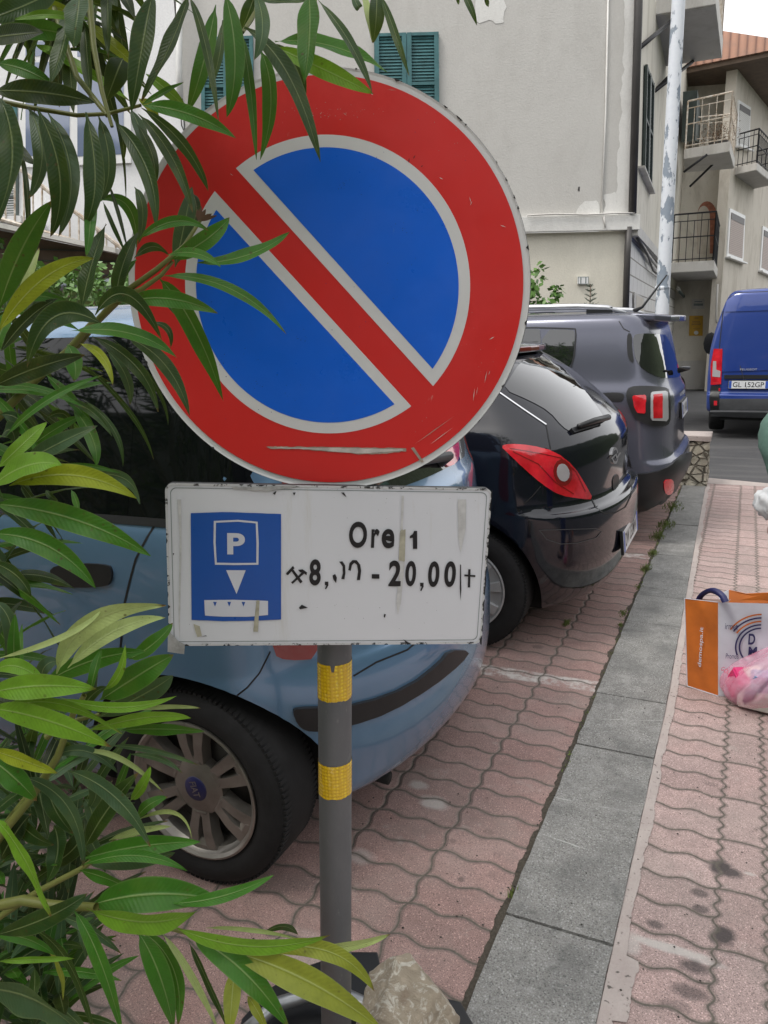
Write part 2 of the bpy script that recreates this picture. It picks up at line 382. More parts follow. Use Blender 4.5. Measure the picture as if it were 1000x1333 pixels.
bm = bmesh.new(); tn = bm.verts.layers.float.new('tone')
js = [-1.0, -.05, .83, 1.24, 1.735, 2.25, 2.69, 3.14, 3.575, 4.05, 4.5, 4.95, 5.4, 6.3, 7.15, 7.95]
HAIR = (1.24, 2.25, 3.14, 4.05, 4.95)
for a, b in zip(js[:-1], js[1:]):
    t = rs.random(); n = 6; g0 = .0035
    y0, y1 = a+(.0008 if a in HAIR else g0), b-(.0008 if b in HAIR else g0); sk = 0.0; top = rs.uniform(.006, .014)
    ring = []
    for k in range(n+1):
        y = y0+(y1-y0)*k/n; ring.append((-.484+rs.uniform(-.003, .003), y, top+rs.uniform(-.001, .001)))
    ring2 = [(kx(y0+(y1-y0)*k/n)-.003+rs.uniform(-.002, .002), y0+(y1-y0)*k/n+sk, top+rs.uniform(-.001, .001)) for k in range(n+1)]
    A = [bm.verts.new(p) for p in ring]; B = [bm.verts.new(p) for p in ring2]
    A0 = [bm.verts.new((p[0], p[1], -.05)) for p in ring]; B0 = [bm.verts.new((p[0], p[1], -.05)) for p in ring2]
    for v in A+B+A0+B0: v[tn] = t
    for k in range(n):
        bm.faces.new([A[k], B[k], B[k+1], A[k+1]]); bm.faces.new([A0[k], A[k], A[k+1], A0[k+1]]); bm.faces.new([B[k], B0[k], B0[k+1], B[k+1]])
    bm.faces.new([A0[0], B0[0], B[0], A[0]]); bm.faces.new([A[n], B[n], B0[n], A0[n]])
struct(bm_obj('kerb', bm, M_STONE))
# dirt filling the joint between pavers and kerb, and weeds in it
g = NG('dirt'); c = g.mix(g.noise(90, 5), (.02, .018, .013), (.15, .125, .095)); M_DIRT = g.fin(c, .95, 0, g.bump(g.noise(160, 5), 1, .012))
vs = []; fs = []; N = 500
for j in range(N+1):
    y = -.5+8.5*j/N; wl = .020+.016*noise.noise(Vector((y*9, 4, 1)))+.010*noise.noise(Vector((y*40, 2, 1)))
    vs += [(-.482-max(wl, .003), y, .0015), (-.480, y, .006), (-.476+.004*noise.noise(Vector((y*50, 7, 1))), y, .004)]
for j in range(N):
    for k in (0, 1): fs.append((3*j+k, 3*j+k+1, 3*j+k+4, 3*j+k+3))
struct(mesh_obj('soil_joint', vs, fs, M_DIRT))
M_WEED = simple('weed green', (.16, .22, .05), .6, dark=(.10, .12, .03), sc=30)
bm = bmesh.new()
def tuft(x, y, n, h, sp):
    for _ in range(n):
        a = rs.uniform(0, 6.28); r0 = rs.uniform(0, sp); bx, by = x+r0*math.cos(a)*.6, y+r0*math.sin(a)*1.5
        hh = h*rs.uniform(.4, 1); lx, ly = rs.uniform(-.7, .7)*hh, rs.uniform(-.7, .7)*hh; wd = rs.uniform(.0012, .003)
        p = [(bx-wd, by, .003), (bx+wd, by, .003), (bx+lx*.5+wd*.7, by+ly*.5, hh*.6), (bx+lx*.5-wd*.7, by+ly*.5, hh*.6), (bx+lx, by+ly, hh)]
        v = [bm.verts.new(q) for q in p]; bm.faces.new([v[0], v[1], v[2], v[3]]); bm.faces.new([v[3], v[2], v[4]])
for x, y, n, h, sp in [(670, 1165, 14, .03, .02), (737, 813-0, 60, .03, .03), (808, 815, 40, .02, .02), (841, 742, 120, .035, .06), (850, 722, 90, .04, .06), (868, 685, 160, .05, .12), (877, 662, 160, .05, .15), (832, 765, 60, .02, .05), (812, 800, 60, .02, .05), (857, 700, 120, .045, .1)]:
    q = at_z(x, y, 0); tuft(min(q.x, -.486), q.y, n, h, sp)
for k in range(70): tuft(-.488, rs.uniform(2.5, 7.9), 6, .014, .02)
for k in range(26): tuft(-.34, 4.5+rs.uniform(-.01, .01), 2, .008, .1)
gb = bmesh.new()
for k in range(420):
    x, y = (rs.uniform(-1.6, -.5), rs.uniform(1.0, 4.2)) if k % 3 else (rs.uniform(-.19, .3), rs.uniform(1.3, 3.2))
    if k % 7 == 0: x = -.49+rs.uniform(-.02, .012)
    if k % 11 == 0: x = rs.uniform(-.48, -.2)
    zz = .014 if -.484 < x < -.2 else .002; s_ = rs.uniform(.0015, .0042); q = Vector((x, y, zz+s_*.4))
    vv = [gb.verts.new(q+Vector((s_*rs.uniform(.7, 1.2)*a, s_*rs.uniform(.7, 1.2)*b, s_*.6*c_))) for a, b, c_ in ((1, 0, 0), (0, 1, 0), (-1, 0, 0), (0, -1, 0), (0, 0, 1), (0, 0, -1))]
    for a, b, c_ in ((0, 1, 4), (1, 2, 4), (2, 3, 4), (3, 0, 4), (1, 0, 5), (2, 1, 5), (3, 2, 5), (0, 3, 5)): gb.faces.new([vv[a], vv[b], vv[c_]])
gr_ = stuff(bm_obj('grit', gb, simple('dark grit', (.05, .045, .04), .9, sc=60, var=.6))); tag(gr_, 'dark grit and crumbs scattered over the pink pavers', 'grit')
o = stuff(bm_obj('weeds', bm, M_WEED)); tag(o, 'green weeds growing in the joint along the kerb', 'weeds')
# ------------------------------------------------------------ houses
def stucco(name, a, b, stain=(.2, .18, .15), st=.35, patch=None):
    g = NG(name); P = g.pos()
    c = g.mix(g.noise(.9, 6, .65), a, b)
    c = g.mix(g.ramp(g.noise(1.6, 6, .7, vec=g.vs(P, (1.3, 1.3, .5)), dist=.6), .48, .8, 0, st), c, stain)
    c = g.mix(g.ramp(g.noise(5, 6, .75), .62, .75, 0, .35), c, tuple(min(1, q*1.25) for q in b))
    c = g.mix(g.ramp(g.noise(40, 3), .4, .8, 0, .18), c, tuple(q*.6 for q in a))
    return g.fin(c, .9, 0, g.bump(g.M('ADD', g.noise(45, 4), g.M('MULTIPLY', g.noise(3, 3), 1.2)), .35, .012))
M_ST_A = stucco('grey stucco', (.52, .505, .475), (.59, .575, .545), st=.18)
M_ST_A2 = stucco('cream stucco', (.66, .625, .53), (.76, .725, .63), st=.15)
M_ST_S = stucco('street stucco', (.66, .62, .53), (.80, .76, .68), (.22, .18, .12), .55)
M_ST_C = stucco('ochre grey stucco', (.60, .55, .47), (.72, .67, .59), (.24, .19, .12), .55)
M_ST_W = stucco('white stucco', (.76, .76, .76), (.86, .86, .86), (.45, .45, .45), .2)
M_PATCH = stucco('pale plaster patch', (.68, .67, .64), (.80, .79, .76))
M_CONC = stucco('balcony concrete', (.58, .56, .53), (.70, .68, .64), (.20, .17, .13), .5)
M_UNDER = stucco('slab underside', (.50, .48, .46), (.60, .58, .56))
M_DPIPE = simple('dark downpipe', (.075, .07, .068), .5, .3, sc=4)
M_WPIPE = simple('white pipe', (.72, .72, .70), .5, sc=4)
M_SHUT = simple('teal shutter paint', (.05, .16, .17), .5, var=.3, sc=6)
M_SHUTD = simple('dark green shutter paint', (.055, .075, .07), .5, var=.3, sc=6)
M_IRON = simple('dark iron', (.035, .035, .038), .5, .5, sc=12)
M_WIRON = simple('chipped white iron', (.66, .63, .57), .5, .1, sc=14, dark=(.38, .27, .17), var=.3)
M_BRICK = simple('red brick', (.42, .17, .11), .85, sc=9, var=.35, bump=.3)
M_WFRAME = simple('white frame', (.80, .80, .79), .4, sc=6, var=.08)
M_GLASSW = NG('window pane').fin((.16, .20, .30), .06, .0, None, Specular_IOR_Level=1.0, Coat_Weight=1.0)
M_DARKWIN = NG('dark opening').fin((.02, .022, .025), .25)
M_WOOD = simple('brown boards', (.15, .105, .075), .7, sc=5, var=.3, bump=.2)
def slatmat(name, c, pitch, dark=.35, axis=2):
    g = NG(name); z = g.sep(g.pos())[axis]; f = g.M('FRACT', g.M('DIVIDE', z, pitch))
    k = g.ramp(g.M('ABSOLUTE', g.M('SUBTRACT', f, .5)), .38, .5, 0, 1)
    return g.fin(g.mix(k, c, tuple(q*dark for q in c)), .55, 0, g.bump(f, .7, .012))
M_ROLLER = slatmat('pinkish roller blind', (.50, .41, .37), .055)
M_ROLLERW = slatmat('white roller blind', (.62, .61, .58), .055)
g = NG('roof tiles'); P = g.sep(g.pos()); a = g.M('FRACT', g.M('MULTIPLY', g.M('ADD', P[0], g.M('MULTIPLY', P[1], -.35)), 4.2))
c = g.mix(g.ramp(g.M('ABSOLUTE', g.M('SUBTRACT', a, .5)), .3, .5), (.52, .29, .21), (.26, .15, .12)); c = g.mix(g.ramp(g.noise(3, 6, .7), .45, .7, 0, .5), c, (.34, .24, .2))
M_TILE = g.fin(c, .85, 0, g.bump(g.M('SINE', g.M('MULTIPLY', a, 3.14)), .9, .05))
g = NG('white ashlar'); P = g.sep(g.pos()); br = g.n('ShaderNodeTexBrick'); g.put(br.inputs['Vector'], g.comb(P[1], P[2], 0)); br.inputs['Scale'].default_value = 1
br.inputs['Brick Width'].default_value = .75; br.inputs['Row Height'].default_value = .26; br.inputs['Mortar Size'].default_value = .012
c = g.mix(br.outputs['Fac'], g.mix(g.noise(2, 6, .7), (.66, .645, .62), (.80, .785, .76)), (.30, .28, .25))
M_ASHLAR = g.fin(c, .9, 0, g.bump(g.noise(30, 4), .3, .01))

def az(a): return Vector((math.sin(R(a)), math.cos(R(a)), 0))
KX = at_y(822, 299, 13); KX.z = 0
def pipe_on(name, pl, pts, rad, mat, parent, d=.06, seg=10):
    return tube(name, [pl.hit(x, y)+pl.n*d for x, y in pts], rad, mat, parent, seg)
def quad(name, pl, pts, d0, d1, mat, parent, bevel=0): return plate2d(name, pl, pxp(pl, pts), d0, d1, mat, parent, bevel)
def shutter(pl, pts, parent, mat, n=24, name='shutter', leaves=2):
    """closed louvred shutters inside a px quad (tl, tr, br, bl)"""
    q = [Vector((*pl.uv(*p), 0)) for p in pts]; tl, tr, br_, bl = q; bm = bmesh.new()
    def at(s, t): a = tl.lerp(tr, s); b = bl.lerp(br_, s); r = a.lerp(b, t); return r
    def bar(s0, t0, s1, t1, d0, d1, tilt=0):
        c = [at(s0, t0), at(s1, t0), at(s1, t1), at(s0, t1)]
        lo = [bm.verts.new(pl.P(k.x, k.y, d0+(tilt if i < 2 else 0))) for i, k in enumerate(c)]; hi = [bm.verts.new(pl.P(k.x, k.y, d1+(tilt if i < 2 else 0))) for i, k in enumerate(c)]
        bm.faces.new(hi); bm.faces.new(lo[::-1])
        for i in range(4): bm.faces.new([lo[i], lo[(i+1) % 4], hi[(i+1) % 4], hi[i]])
    for k in range(leaves):
        s0, s1 = k/leaves+.004, (k+1)/leaves-.004; f = .07/leaves*2
        bar(s0, 0, s0+f, 1, .02, .06); bar(s1-f, 0, s1, 1, .02, .06)
        for t in (0, .48, .97): bar(s0+f, t, s1-f, t+.03, .02, .055)
        for i in range(n):
            t = .03+(i+.2)*.94/n
            bar(s0+f, t, s1-f, t+.94/n*.6, .025, .032, -.014)
    bar(0, 0, 1, 1, .004, .010)
    bmesh.ops.recalc_face_normals(bm, faces=bm.faces)
    return bm_obj(name, bm, mat, parent)

# --- big grey stucco house, front wall towards the camera and long street wall
h1 = thing('house', 'large grey stucco house with dark corner downpipe and cream ground floor beside the street', 'house', KX)
PF = Plane(KX, az(63))               # u to the right; KX is its right end
PS = Plane(KX, az(-2))               # street wall, u away from the viewer
LW = 7.3
a0 = PF.uv(236, 100)[0]
def wallprism(name, p0, p1, z0, z1, th, n, mat, parent):
    return prism(name, [p0+Vector((0, 0, z0)), p1+Vector((0, 0, z0)), p1+Vector((0, 0, z1)), p0+Vector((0, 0, z1))], -n*th, mat, parent)
ZC = 2.98
CZ0, CZ1 = PF.uv(820, 300)[1], PF.uv(820, 280)[1]
wallprism('wall', PF.P(a0, 0), PF.P(0, 0), CZ1, 13, .3, PF.n, M_ST_A, h1)
wallprism('ground_floor_wall', PF.P(a0, 0, -.03), PF.P(-.02, 0, -.03), -.6, CZ0, .25, PF.n, M_ST_A2, h1)
c0 = prism('cornice', [PF.P(a0, CZ0, -.02), PF.P(.10, CZ0, -.02), PF.P(.10, CZ1, -.02), PF.P(a0, CZ1, -.02)], PF.n*.12, M_PATCH, h1, .01)
PSW = Plane(KX, az(-2))
wallprism('street_wall', PS.P(0.02, 0), PS.P(7.0, 0), 3.0, 13, .3, PS.n, M_ST_S, h1)
wallprism('street_ground_floor', PS.P(0.02, 0, -.02), PS.P(7.0, 0, -.02), -.8, 2.99, .28, PS.n, M_ASHLAR, h1)
prism('street_cornice', [PS.P(.0, 2.9, .0), PS.P(7.0, 2.9, .0), PS.P(7.0, 3.06, .0), PS.P(0, 3.06, 0)], PS.n*.10, M_CONC, h1)
struct  # houses are things of their own
# rough pale strips where old render was patched
def blobpatch(name, pl, pts, d, mat, parent, amp=.03, seed=1):
    q = pxp(pl, pts); out_ = []
    for i in range(len(q)):
        a = Vector(q[i]); b = Vector(q[(i+1) % len(q)]); n = max(2, int((b-a).length/.05))
        for k in range(n):
            p = a.lerp(b, k/n); out_.append((p.x+amp*noise.noise(Vector((p.x*7, p.y*7, seed))), p.y+amp*noise.noise(Vector((p.y*7, p.x*7, seed+5)))))
    return tri_patch(name, [pl.P(a, b, d) for a, b in out_], mat, parent)
def tri_patch(name, pts3, mat, parent):
    from mathutils.geometry import tessellate_polygon
    tr = tessellate_polygon([pts3]); o = mesh_obj(name, pts3, [list(t) for t in tr], mat, parent); return o
blobpatch('render_patch', PF, [(812, -30), (830, -30), (822, 278), (802, 279), (806, 180), (812, 60)], .005, M_PATCH, h1, .05, 2)
blobpatch('render_patch', PF, [(752, 268), (776, 262), (781, 279), (750, 279)], .006, M_PATCH, h1, .06, 3)
blobpatch('render_patch', PF, [(786, 252), (800, 250), (806, 279), (786, 279)], .007, M_PATCH, h1, .05, 4)
blobpatch('render_patch', PF, [(600, -40), (660, -40), (654, 30), (622, 26)], .005, M_PATCH, h1, .08, 6)
pipe_on('downpipe', PF, [(832, -60), (829, 0), (821, 279)], .06, M_DPIPE, h1, .08)
pipe_on('lower_downpipe', PF, [(817, 296), (815, 330), (812, 425)], .05, M_DPIPE, h1, .07)
pipe_on('conduit', PF, [(792, -40), (788, 150), (783, 283)], .014, M_PATCH, h1, .02, 6)
pipe_on('cable', PF, [(684, 282), (720, 280), (760, 281), (800, 279), (822, 279)], .012, M_CONC, h1, .13, 6)
pipe_on('cable', PF, [(684, 300), (720, 299), (785, 300), (793, 297), (812, 301)], .014, M_CONC, h1, .05, 6)
pipe_on('cable', PF, [(783, 283), (785, 298)], .012, M_CONC, h1, .12, 6)
nb = quad('number_plate', PF, [(752, 360), (766, 360), (766, 370), (752, 370)], -.02, .02, M_WFRAME, h1, .006)
a, b = PF.uv(755, 369), PF.uv(763, 361)
M_INK = simple('black print', (.012, .012, .014), .45, var=.1)
M_GREY = simple('grey print', (.20, .24, .24), .5)
text('number', '11', PF, (a[0], a[1], b[0], b[1]), M_GREY, nb, .022, .001)
bm = bmesh.new()
for (x0, y0, x1, y1) in [(752, 360.2, 766, 361), (752, 369.2, 766, 370), (752, 360, 752.8, 370), (765.3, 360, 766, 370)]:
    q = pxp(PF, [(x0, y0), (x1, y0), (x1, y1), (x0, y1)]); bm.faces.new([bm.verts.new(PF.P(*k, .0215)) for k in q])
bm_obj('border', bm, M_GREY, nb)
shutter(PF, [(487, 45), (571, 43), (572, 175), (488, 177)], h1, M_SHUT, 30)
shutter(PF, [(262, 50), (330, 48), (331, 175), (263, 177)], h1, M_SHUT, 30)
tri_patch('hook_stain', [PF.P(*PF.uv(x, y), .004) for x, y in [(753, 243), (755, 243), (754.5, 249), (752, 248)]], M_DPIPE, h1)
# street wall of the same house: tall louvred shutter with a sill, small window below, overhanging balcony
shutter(PS, [(838, 84), (848, 110), (845, 243), (835, 218)], h1, M_SHUTD, 26, leaves=2)
quad('sill', PS, [(831, 216), (846, 250), (846, 253), (831, 219)], 0, .10, M_CONC, h1)
quad('ground_window', PS, [(825, 380), (838, 388), (838, 440), (825, 440)], .0, .015, M_CONC, h1)
quad('window_recess', PS, [(827, 384), (836.5, 389), (836.5, 440), (827, 440)], .016, .02, M_ST_C, h1)
pipe_on('cable', PS, [(824, 310), (838, 330), (846, 352), (856, 360)], .02, M_DPIPE, h1, .06, 6)
pipe_on('cable', PS, [(824, 304), (840, 332), (856, 352)], .03, M_CONC, h1, .05, 6)
def balcony(parent, zbot, base_px, th, rail_h, mat_r, name='balcony', nbar=12, mid=True, ends=(0, 1, 2), slabmat=None):
    """base_px: near-wall, near-outer, far-outer, far-wall corners of the slab's underside"""
    q = [at_z(x, y, zbot) for x, y in base_px]
    s = prism(name, q, Vector((0, 0, th)), slabmat or M_CONC, parent, .012)
    q2 = [v+Vector((0, 0, 0)) for v in q]; cen = sum(q, Vector())/4
    us = prism('underside', [v.lerp(cen, .03)-Vector((0, 0, .012)) for v in q], Vector((0, 0, .011)), M_UNDER, s)
    if rail_h:
        bm = bmesh.new(); top = Vector((0, 0, th)); H = Vector((0, 0, rail_h))
        pts = [v.lerp(cen, .05)+top for v in q]
        for i in ends:
            A, B = pts[i], pts[i+1]; add_tube(bm, [A+H, B+H], .022, 6); add_tube(bm, [A+Vector((0, 0, .08)), B+Vector((0, 0, .08))], .014, 6)
            if mid: add_tube(bm, [A+H*.52, B+H*.52], .016, 6); add_tube(bm, [A+H*.85, B+H*.85], .012, 6)
            L = (B-A).length; n = max(2, int(L/.16))
            for k in range(n+1):
                P_ = A.lerp(B, k/n); thick = .022 if k in (0, n) else .010
                add_tube(bm, [P_, P_+(H if k in (0, n) else H*(.85 if k % 2 else .99))], thick, 5, False)
        bm_obj('railing', bm, mat_r, s)
    return s
balcony(h1, 6.72, [(835, 22), (932, 5), (940, 75), (855, 88)], .32, .95, M_WIRON)
pipe_on('bracket', PS, [(833, 62)], .03, M_IRON, h1) if False else None
def strut(parent, a, b, r=.035): return tube('bracket', [a, b], r, M_IRON, parent, 6)
strut(h1, PS.hit(833, 62), at_z(877, 25, 6.7)); strut(h1, PS.hit(853, 118), at_z(886, 84, 6.7)); strut(h1, PS.hit(853, 118), at_z(902, 80, 6.68))
# --- narrow cream house further down the street
o2 = PS.P(7.02, 0); h2 = thing('house', 'narrow cream street house with two stacked balconies, one white railed and one dark railed', 'house', o2)
P2 = Plane(o2, az(-2)); 
wallprism('wall', P2.P(0, 0), P2.P(9.4, 0), 2.6, 9.6, .3, P2.n, M_ST_S, h2)
wallprism('ground_floor_wall', P2.P(0, 0, -.02), P2.P(9.4, 0, -.02), -1.2, 2.6, .28, P2.n, M_ASHLAR, h2)
b3 = balcony(h2, 2.92, [(872, 355), (929, 352), (938, 369), (876, 372)], .26, 1.25, M_IRON)
b2 = balcony(h2, 5.75, [(890, 207), (950, 197), (956, 219), (892, 224)], .24, 1.15, M_WIRON)
q = at_z(921, 201, 5.75); strut(h2, at_y(890, 224, q.y), q, .03); q = at_z(928, 214, 5.75); strut(h2, at_y(898, 243, q.y), q, .03)
quad('shutter_leaf', P2, [(884, 120), (901, 180), (898, 190), (882, 185)], .1, .45, M_SHUTD, h2)
quad('door', P2, [(855, 402), (861, 406), (861, 440), (855, 440)], .02, .03, M_DARKWIN, h2)
quad('door', P2, [(883, 414), (889, 417), (889, 470), (883, 468)], .02, .03, M_DARKWIN, h2)
pipe_on('downpipe', P2, [(905, 60), (904, 130), (903, 345)], .06, M_DPIPE, h2, .12)
pipe_on('downpipe', P2, [(893, 250), (891, 330)], .04, M_SHUTD, h2, .1)
pipe_on('junction_pipe', P2, [(898, 390), (896, 450), (893, 500)], .08, M_CONC, h2, .15)
pipe_on('cable', P2, [(873, 375), (880, 385), (893, 392), (900, 385), (902, 375)], .05, M_CONC, h2, .2, 6)
pipe_on('cable', P2, [(873, 380), (886, 392), (896, 395)], .04, M_SHUTD, h2, .25, 6)
pl_ = thing('flower_pot', 'brown dried potted plant on the white railed balcony', 'potted plant', at_z(935, 188, 6.0))
bm = bmesh.new(); q0 = at_z(935, 196, 6.02)
add_lathe(bm, [(.16, 0), (.22, .05), (.25, .22), (.2, .22)], q0, (0, 0, 1), 14); bm_obj('pot', bm, M_DPIPE, pl_)
bm = bmesh.new()
for k in range(700):
    d = Vector((rs.gauss(0, .22), rs.gauss(0, .2), .42+rs.gauss(0, .13))); p = q0+d; e = Vector((rs.uniform(-1, 1), rs.uniform(-1, 1), rs.uniform(-1, 1)))*.05; f = Vector((rs.uniform(-1, 1), rs.uniform(-1, 1), rs.uniform(-1, 1)))*.03
    bm.faces.new([bm.verts.new(p), bm.verts.new(p+e), bm.verts.new(p+f)])
bm_obj('foliage', bm, simple('dry plant', (.20, .13, .08), .8, var=.5, sc=9), pl_)
# --- end house with arch, closing the street
o3 = at_y(893, 500, 28); o3.z = 0
h3 = thing('house', 'pale end wall with red arched opening and yellow board at the end of the street', 'house', o3)
P3 = Plane(o3, az(75)); 
e3 = P3.uv(940, 400)[0]
wallprism('wall', P3.P(-3, 0), P3.P(e3, 0), -.2, P3.uv(920, 84)[1], .3, P3.n, M_ST_S, h3)
wallprism('plinth', P3.P(-3, 0, .01), P3.P(e3, 0, .01), -1.2, .35, .3, P3.n, M_CONC, h3)
def archpts(x0, x1, yt, yb, n=12, k=1.0):
    cx, rx = (x0+x1)/2, (x1-x0)/2; ry = rx*k
    return [(x0, yb)]+[(cx-rx*math.cos(math.pi*i/n), yt+ry-ry*math.sin(math.pi*i/n)) for i in range(n+1)]+[(x1, yb)]
quad('arch_reveal', P3, archpts(908, 933, 262, 330, k=1.5), .0, .02, M_BRICK, h3)
quad('arch_opening', P3, archpts(908, 924, 268, 330, k=1.7), .021, .03, M_ST_C, h3)
quad('white_plaque', P3, [(901, 389), (917, 389), (917, 402), (901, 402)], .0, .03, M_CONC, h3)
yb = quad('yellow_board', P3, [(897.5, 411), (915, 411), (914.5, 437), (897, 437)], .0, .05, simple('yellow board', (.62, .36, .03), .5), h3)
for (y0, y1, x0, x1) in [(418, 420, 901, 911), (421, 423, 900, 912), (427.5, 428.5, 902, 911), (413, 415, 904, 909)]:
    quad('print', P3, [(x0, y0), (x1, y0), (x1, y1), (x0, y1)], .051, .054, simple('tan print', (.42, .24, .05), .5), yb)
quad('print', P3, [(906+3*math.cos(t*.52), 433+2.6*math.sin(t*.52)) for t in range(12)], .051, .054, M_WFRAME, yb)
quad('print', P3, [(904, 392), (914, 392), (914, 393.3), (904, 393.3)], .031, .034, M_GREY, h3)
quad('print', P3, [(903, 395), (915, 395), (915, 398), (903, 398)], .031, .034, M_GREY, h3)
# --- ochre house with tiled roof at right
o4 = at_y(938, 400, 26.8); o4.z = 0
h4 = thing('house', 'ochre house with red tiled roof and roller blinds behind the blue van', 'house', o4)
P4 = Plane(o4, az(10))
EZ = P4.uv(962, 92)[1]
wallprism('wall', P4.P(0, 0), P4.P(26, 0), -1.5, EZ, .3, P4.n, M_ST_C, h4)
def rwin(px, mat, parent, sill=True):
    f = quad('window', P4, px, .0, .04, M_WFRAME, parent); q = [Vector(p) for p in px]; c = sum(q, Vector((0, 0)))/4
    bq = [tuple(c+(p-c)*.84) for p in q]; quad('roller_blind', P4, bq, .041, .05, mat, f)
    quad('blind_top_band', P4, [bq[0], bq[1], tuple(Vector(bq[1]).lerp(Vector(bq[2]), .16)), tuple(Vector(bq[0]).lerp(Vector(bq[3]), .16))], .051, .06, M_DPIPE, f)  # dark band across the blind top, in place of a modelled recess
    quad('sill', P4, [tuple(Vector(px[3])+Vector((-1, 0))), tuple(Vector(px[2])+Vector((1, 0))), tuple(Vector(px[2])+Vector((1, 2))), tuple(Vector(px[3])+Vector((-1, 2)))], 0, .16, M_WFRAME, f); return f
rwin([(949, 271), (969, 281), (966, 342), (945, 334)], M_ROLLER, h4)
rwin([(992, 294), (1012, 304), (1008, 362), (988, 352)], M_ROLLER, h4)
rwin([(960, 130), (976, 140), (974, 196), (958, 190)], M_ROLLERW, h4)
b4 = balcony(h4, 5.95, [(940, 231), (985, 221), (1008, 240), (960, 250)], .2, .95, M_IRON)
pipe_on('gas_pipe', P4, [(932, 370), (930, 415), (931, 420)], .03, M_CONC, h4, .05, 6)
ez = P4.uv(943, 72)[1]
A_ = P4.P(-.6, EZ, 1.3); B_ = P4.P(26, EZ, 1.3)
prism('soffit', [P4.P(-.6, EZ, 1.3), P4.P(26, EZ, 1.3), P4.P(26, EZ, -6), P4.P(-.6, EZ, -6)], Vector((0, 0, .12)), M_WOOD, h4)
rf = prism('roof', [P4.P(-.7, EZ+.13, 1.45), P4.P(-.7, EZ+.25, 1.45), P4.P(-.7, EZ+2.2, -4), P4.P(-.7, EZ+.13, -4)], P4.u*27, M_TILE, h4)
tube('gutter', [P4.P(-.7, EZ+.16, 1.5), P4.P(26, EZ+.16, 1.5)], .09, M_CONC, h4, 8)
# --- bright white house at the left, behind the oleander
h5 = thing('house', 'bright white house at far left with white framed windows and outside stair', 'house', PF.P(a0-.05, 0))
wallprism('wall', PF.P(a0-16, 0, .02), PF.P(a0-.02, 0, .02), -.6, 13, .3, PF.n, M_ST_W, h5)
pipe_on('downpipe', PF, [(236, -40), (235, 90), (236, 130)], .045, M_WPIPE, h5, .1)
pipe_on('cable', PF, [(236, 130), (238, 165), (300, 300)], .01, M_DPIPE, h5, .08, 6)
wf = quad('window', PF, [(27, 50), (172, 44), (172, 213), (27, 219)], .02, .07, M_WFRAME, h5)
for x0, x1 in ((36, 93), (103, 163)):
    for y0, y1 in ((57, 76), (84, 205)):
        quad('pane', PF, [(x0, y0), (x1, y0-3), (x1, y1-3), (x0, y1)], .071, .075, M_GLASSW, wf)
shutter(PF, [(-30, 142), (24, 140), (24, 215), (-30, 217)], h5, M_SHUT, 20)
shutter(PF, [(-40, 225), (26, 222), (26, 290), (-40, 292)], h5, M_SHUTD, 20)
quad('floor_slab', PF, [(-80, 292), (60, 292), (60, 300), (-80, 300)], .0, .9, M_ST_W, h5)
bm = bmesh.new()
for i in range(16):
    x = 20+i*11; y0 = 225+max(0, x-45)*.78; y1 = 285+x*.30
    add_tube(bm, [PF.hit(x, y0)+PF.n*.9, PF.hit(x, y1)+PF.n*.9], .014, 5)
add_tube(bm, [PF.hit(10, 225)+PF.n*.9, PF.hit(45, 225)+PF.n*.9, PF.hit(190, 338)+PF.n*.9], .03, 6)
add_tube(bm, [PF.hit(0, 286)+PF.n*.9, PF.hit(190, 342)+PF.n*.9], .03, 6)
bm_obj('stair_railing', bm, M_WIRON, h5)
# --- brown shed under it
P6 = Plane(PF.P(0, 0, 1.6), PF.u)
sh = thing('shed', 'low brown boarded shed with sloping grey roof edge below the white house', 'shed', P6.hit(60, 340))
w6 = quad('wall', P6, [(-120, 296), (0, 300), (170, 334), (196, 342), (196, 560), (-120, 560)], -.1, 0, M_WOOD, sh)
for y in (318, 336, 354):
    quad('board_edge', P6, [(-120, y), (190, y+10 if y < 330 else y+4), (190, y+12 if y < 330 else y+6), (-120, y+2)], .001, .02, M_DPIPE, sh)
quad('roof_edge', P6, [(-120, 284), (0, 292), (165, 328), (165, 334), (0, 298), (-120, 290)], .0, .5, M_CONC, sh)
hd = thing('handrail', 'horizontal grey tubular handrail behind the blue car', 'handrail', P6.hit(100, 376))
tube('rail', [P6.hit(-80, 380)+P6.n*.6, P6.hit(230, 372)+P6.n*.6], .075, simple('grey pipe', (.22, .24, .28), .4, .4), hd)
for x in (-60, 225): q = P6.hit(x, 376)+P6.n*.6; tube('post', [Vector((q.x, q.y, 0)), q], .04, M_IRON, hd)
# ------------------------------------------------------------ vehicles
M_RUB = simple('tyre rubber', (.011, .011, .012), .88, var=.35, sc=20, bump=.25, bsc=120)
M_BLKPL = simple('black plastic', (.012, .0125, .014), .42, var=.2, sc=10, bump=.06, bsc=400)
M_GREYPL = simple('dark grey plastic', (.06, .062, .066), .5, var=.2, sc=8, bump=.06, bsc=300)
M_UNDERC = simple('underbody', (.012, .012, .012), .9)
M_SEAM = NG('panel gap').fin((.008, .008, .009), .6)
M_CGLASS = NG('car glass').fin((.006, .007, .008), .03, 0, None, Specular_IOR_Level=1.0, Coat_Weight=.8, Coat_Roughness=.01)
M_ALLOY = simple('alloy wheel', (.32, .30, .275), .38, .75, var=.3, sc=12)
M_HUBCAP = simple('silver wheel cover', (.46, .47, .48), .4, .4, sc=6)
M_CHROME = NG('chrome').fin((.75, .75, .76), .12, 1.0)
M_BRAKE = simple('brake disc', (.10, .09, .085), .5, .6)
g = NG('red lens'); rr = g.n('ShaderNodeTexWave'); rr.inputs['Scale'].default_value = 60; g.put(rr.inputs['Vector'], g.pos())
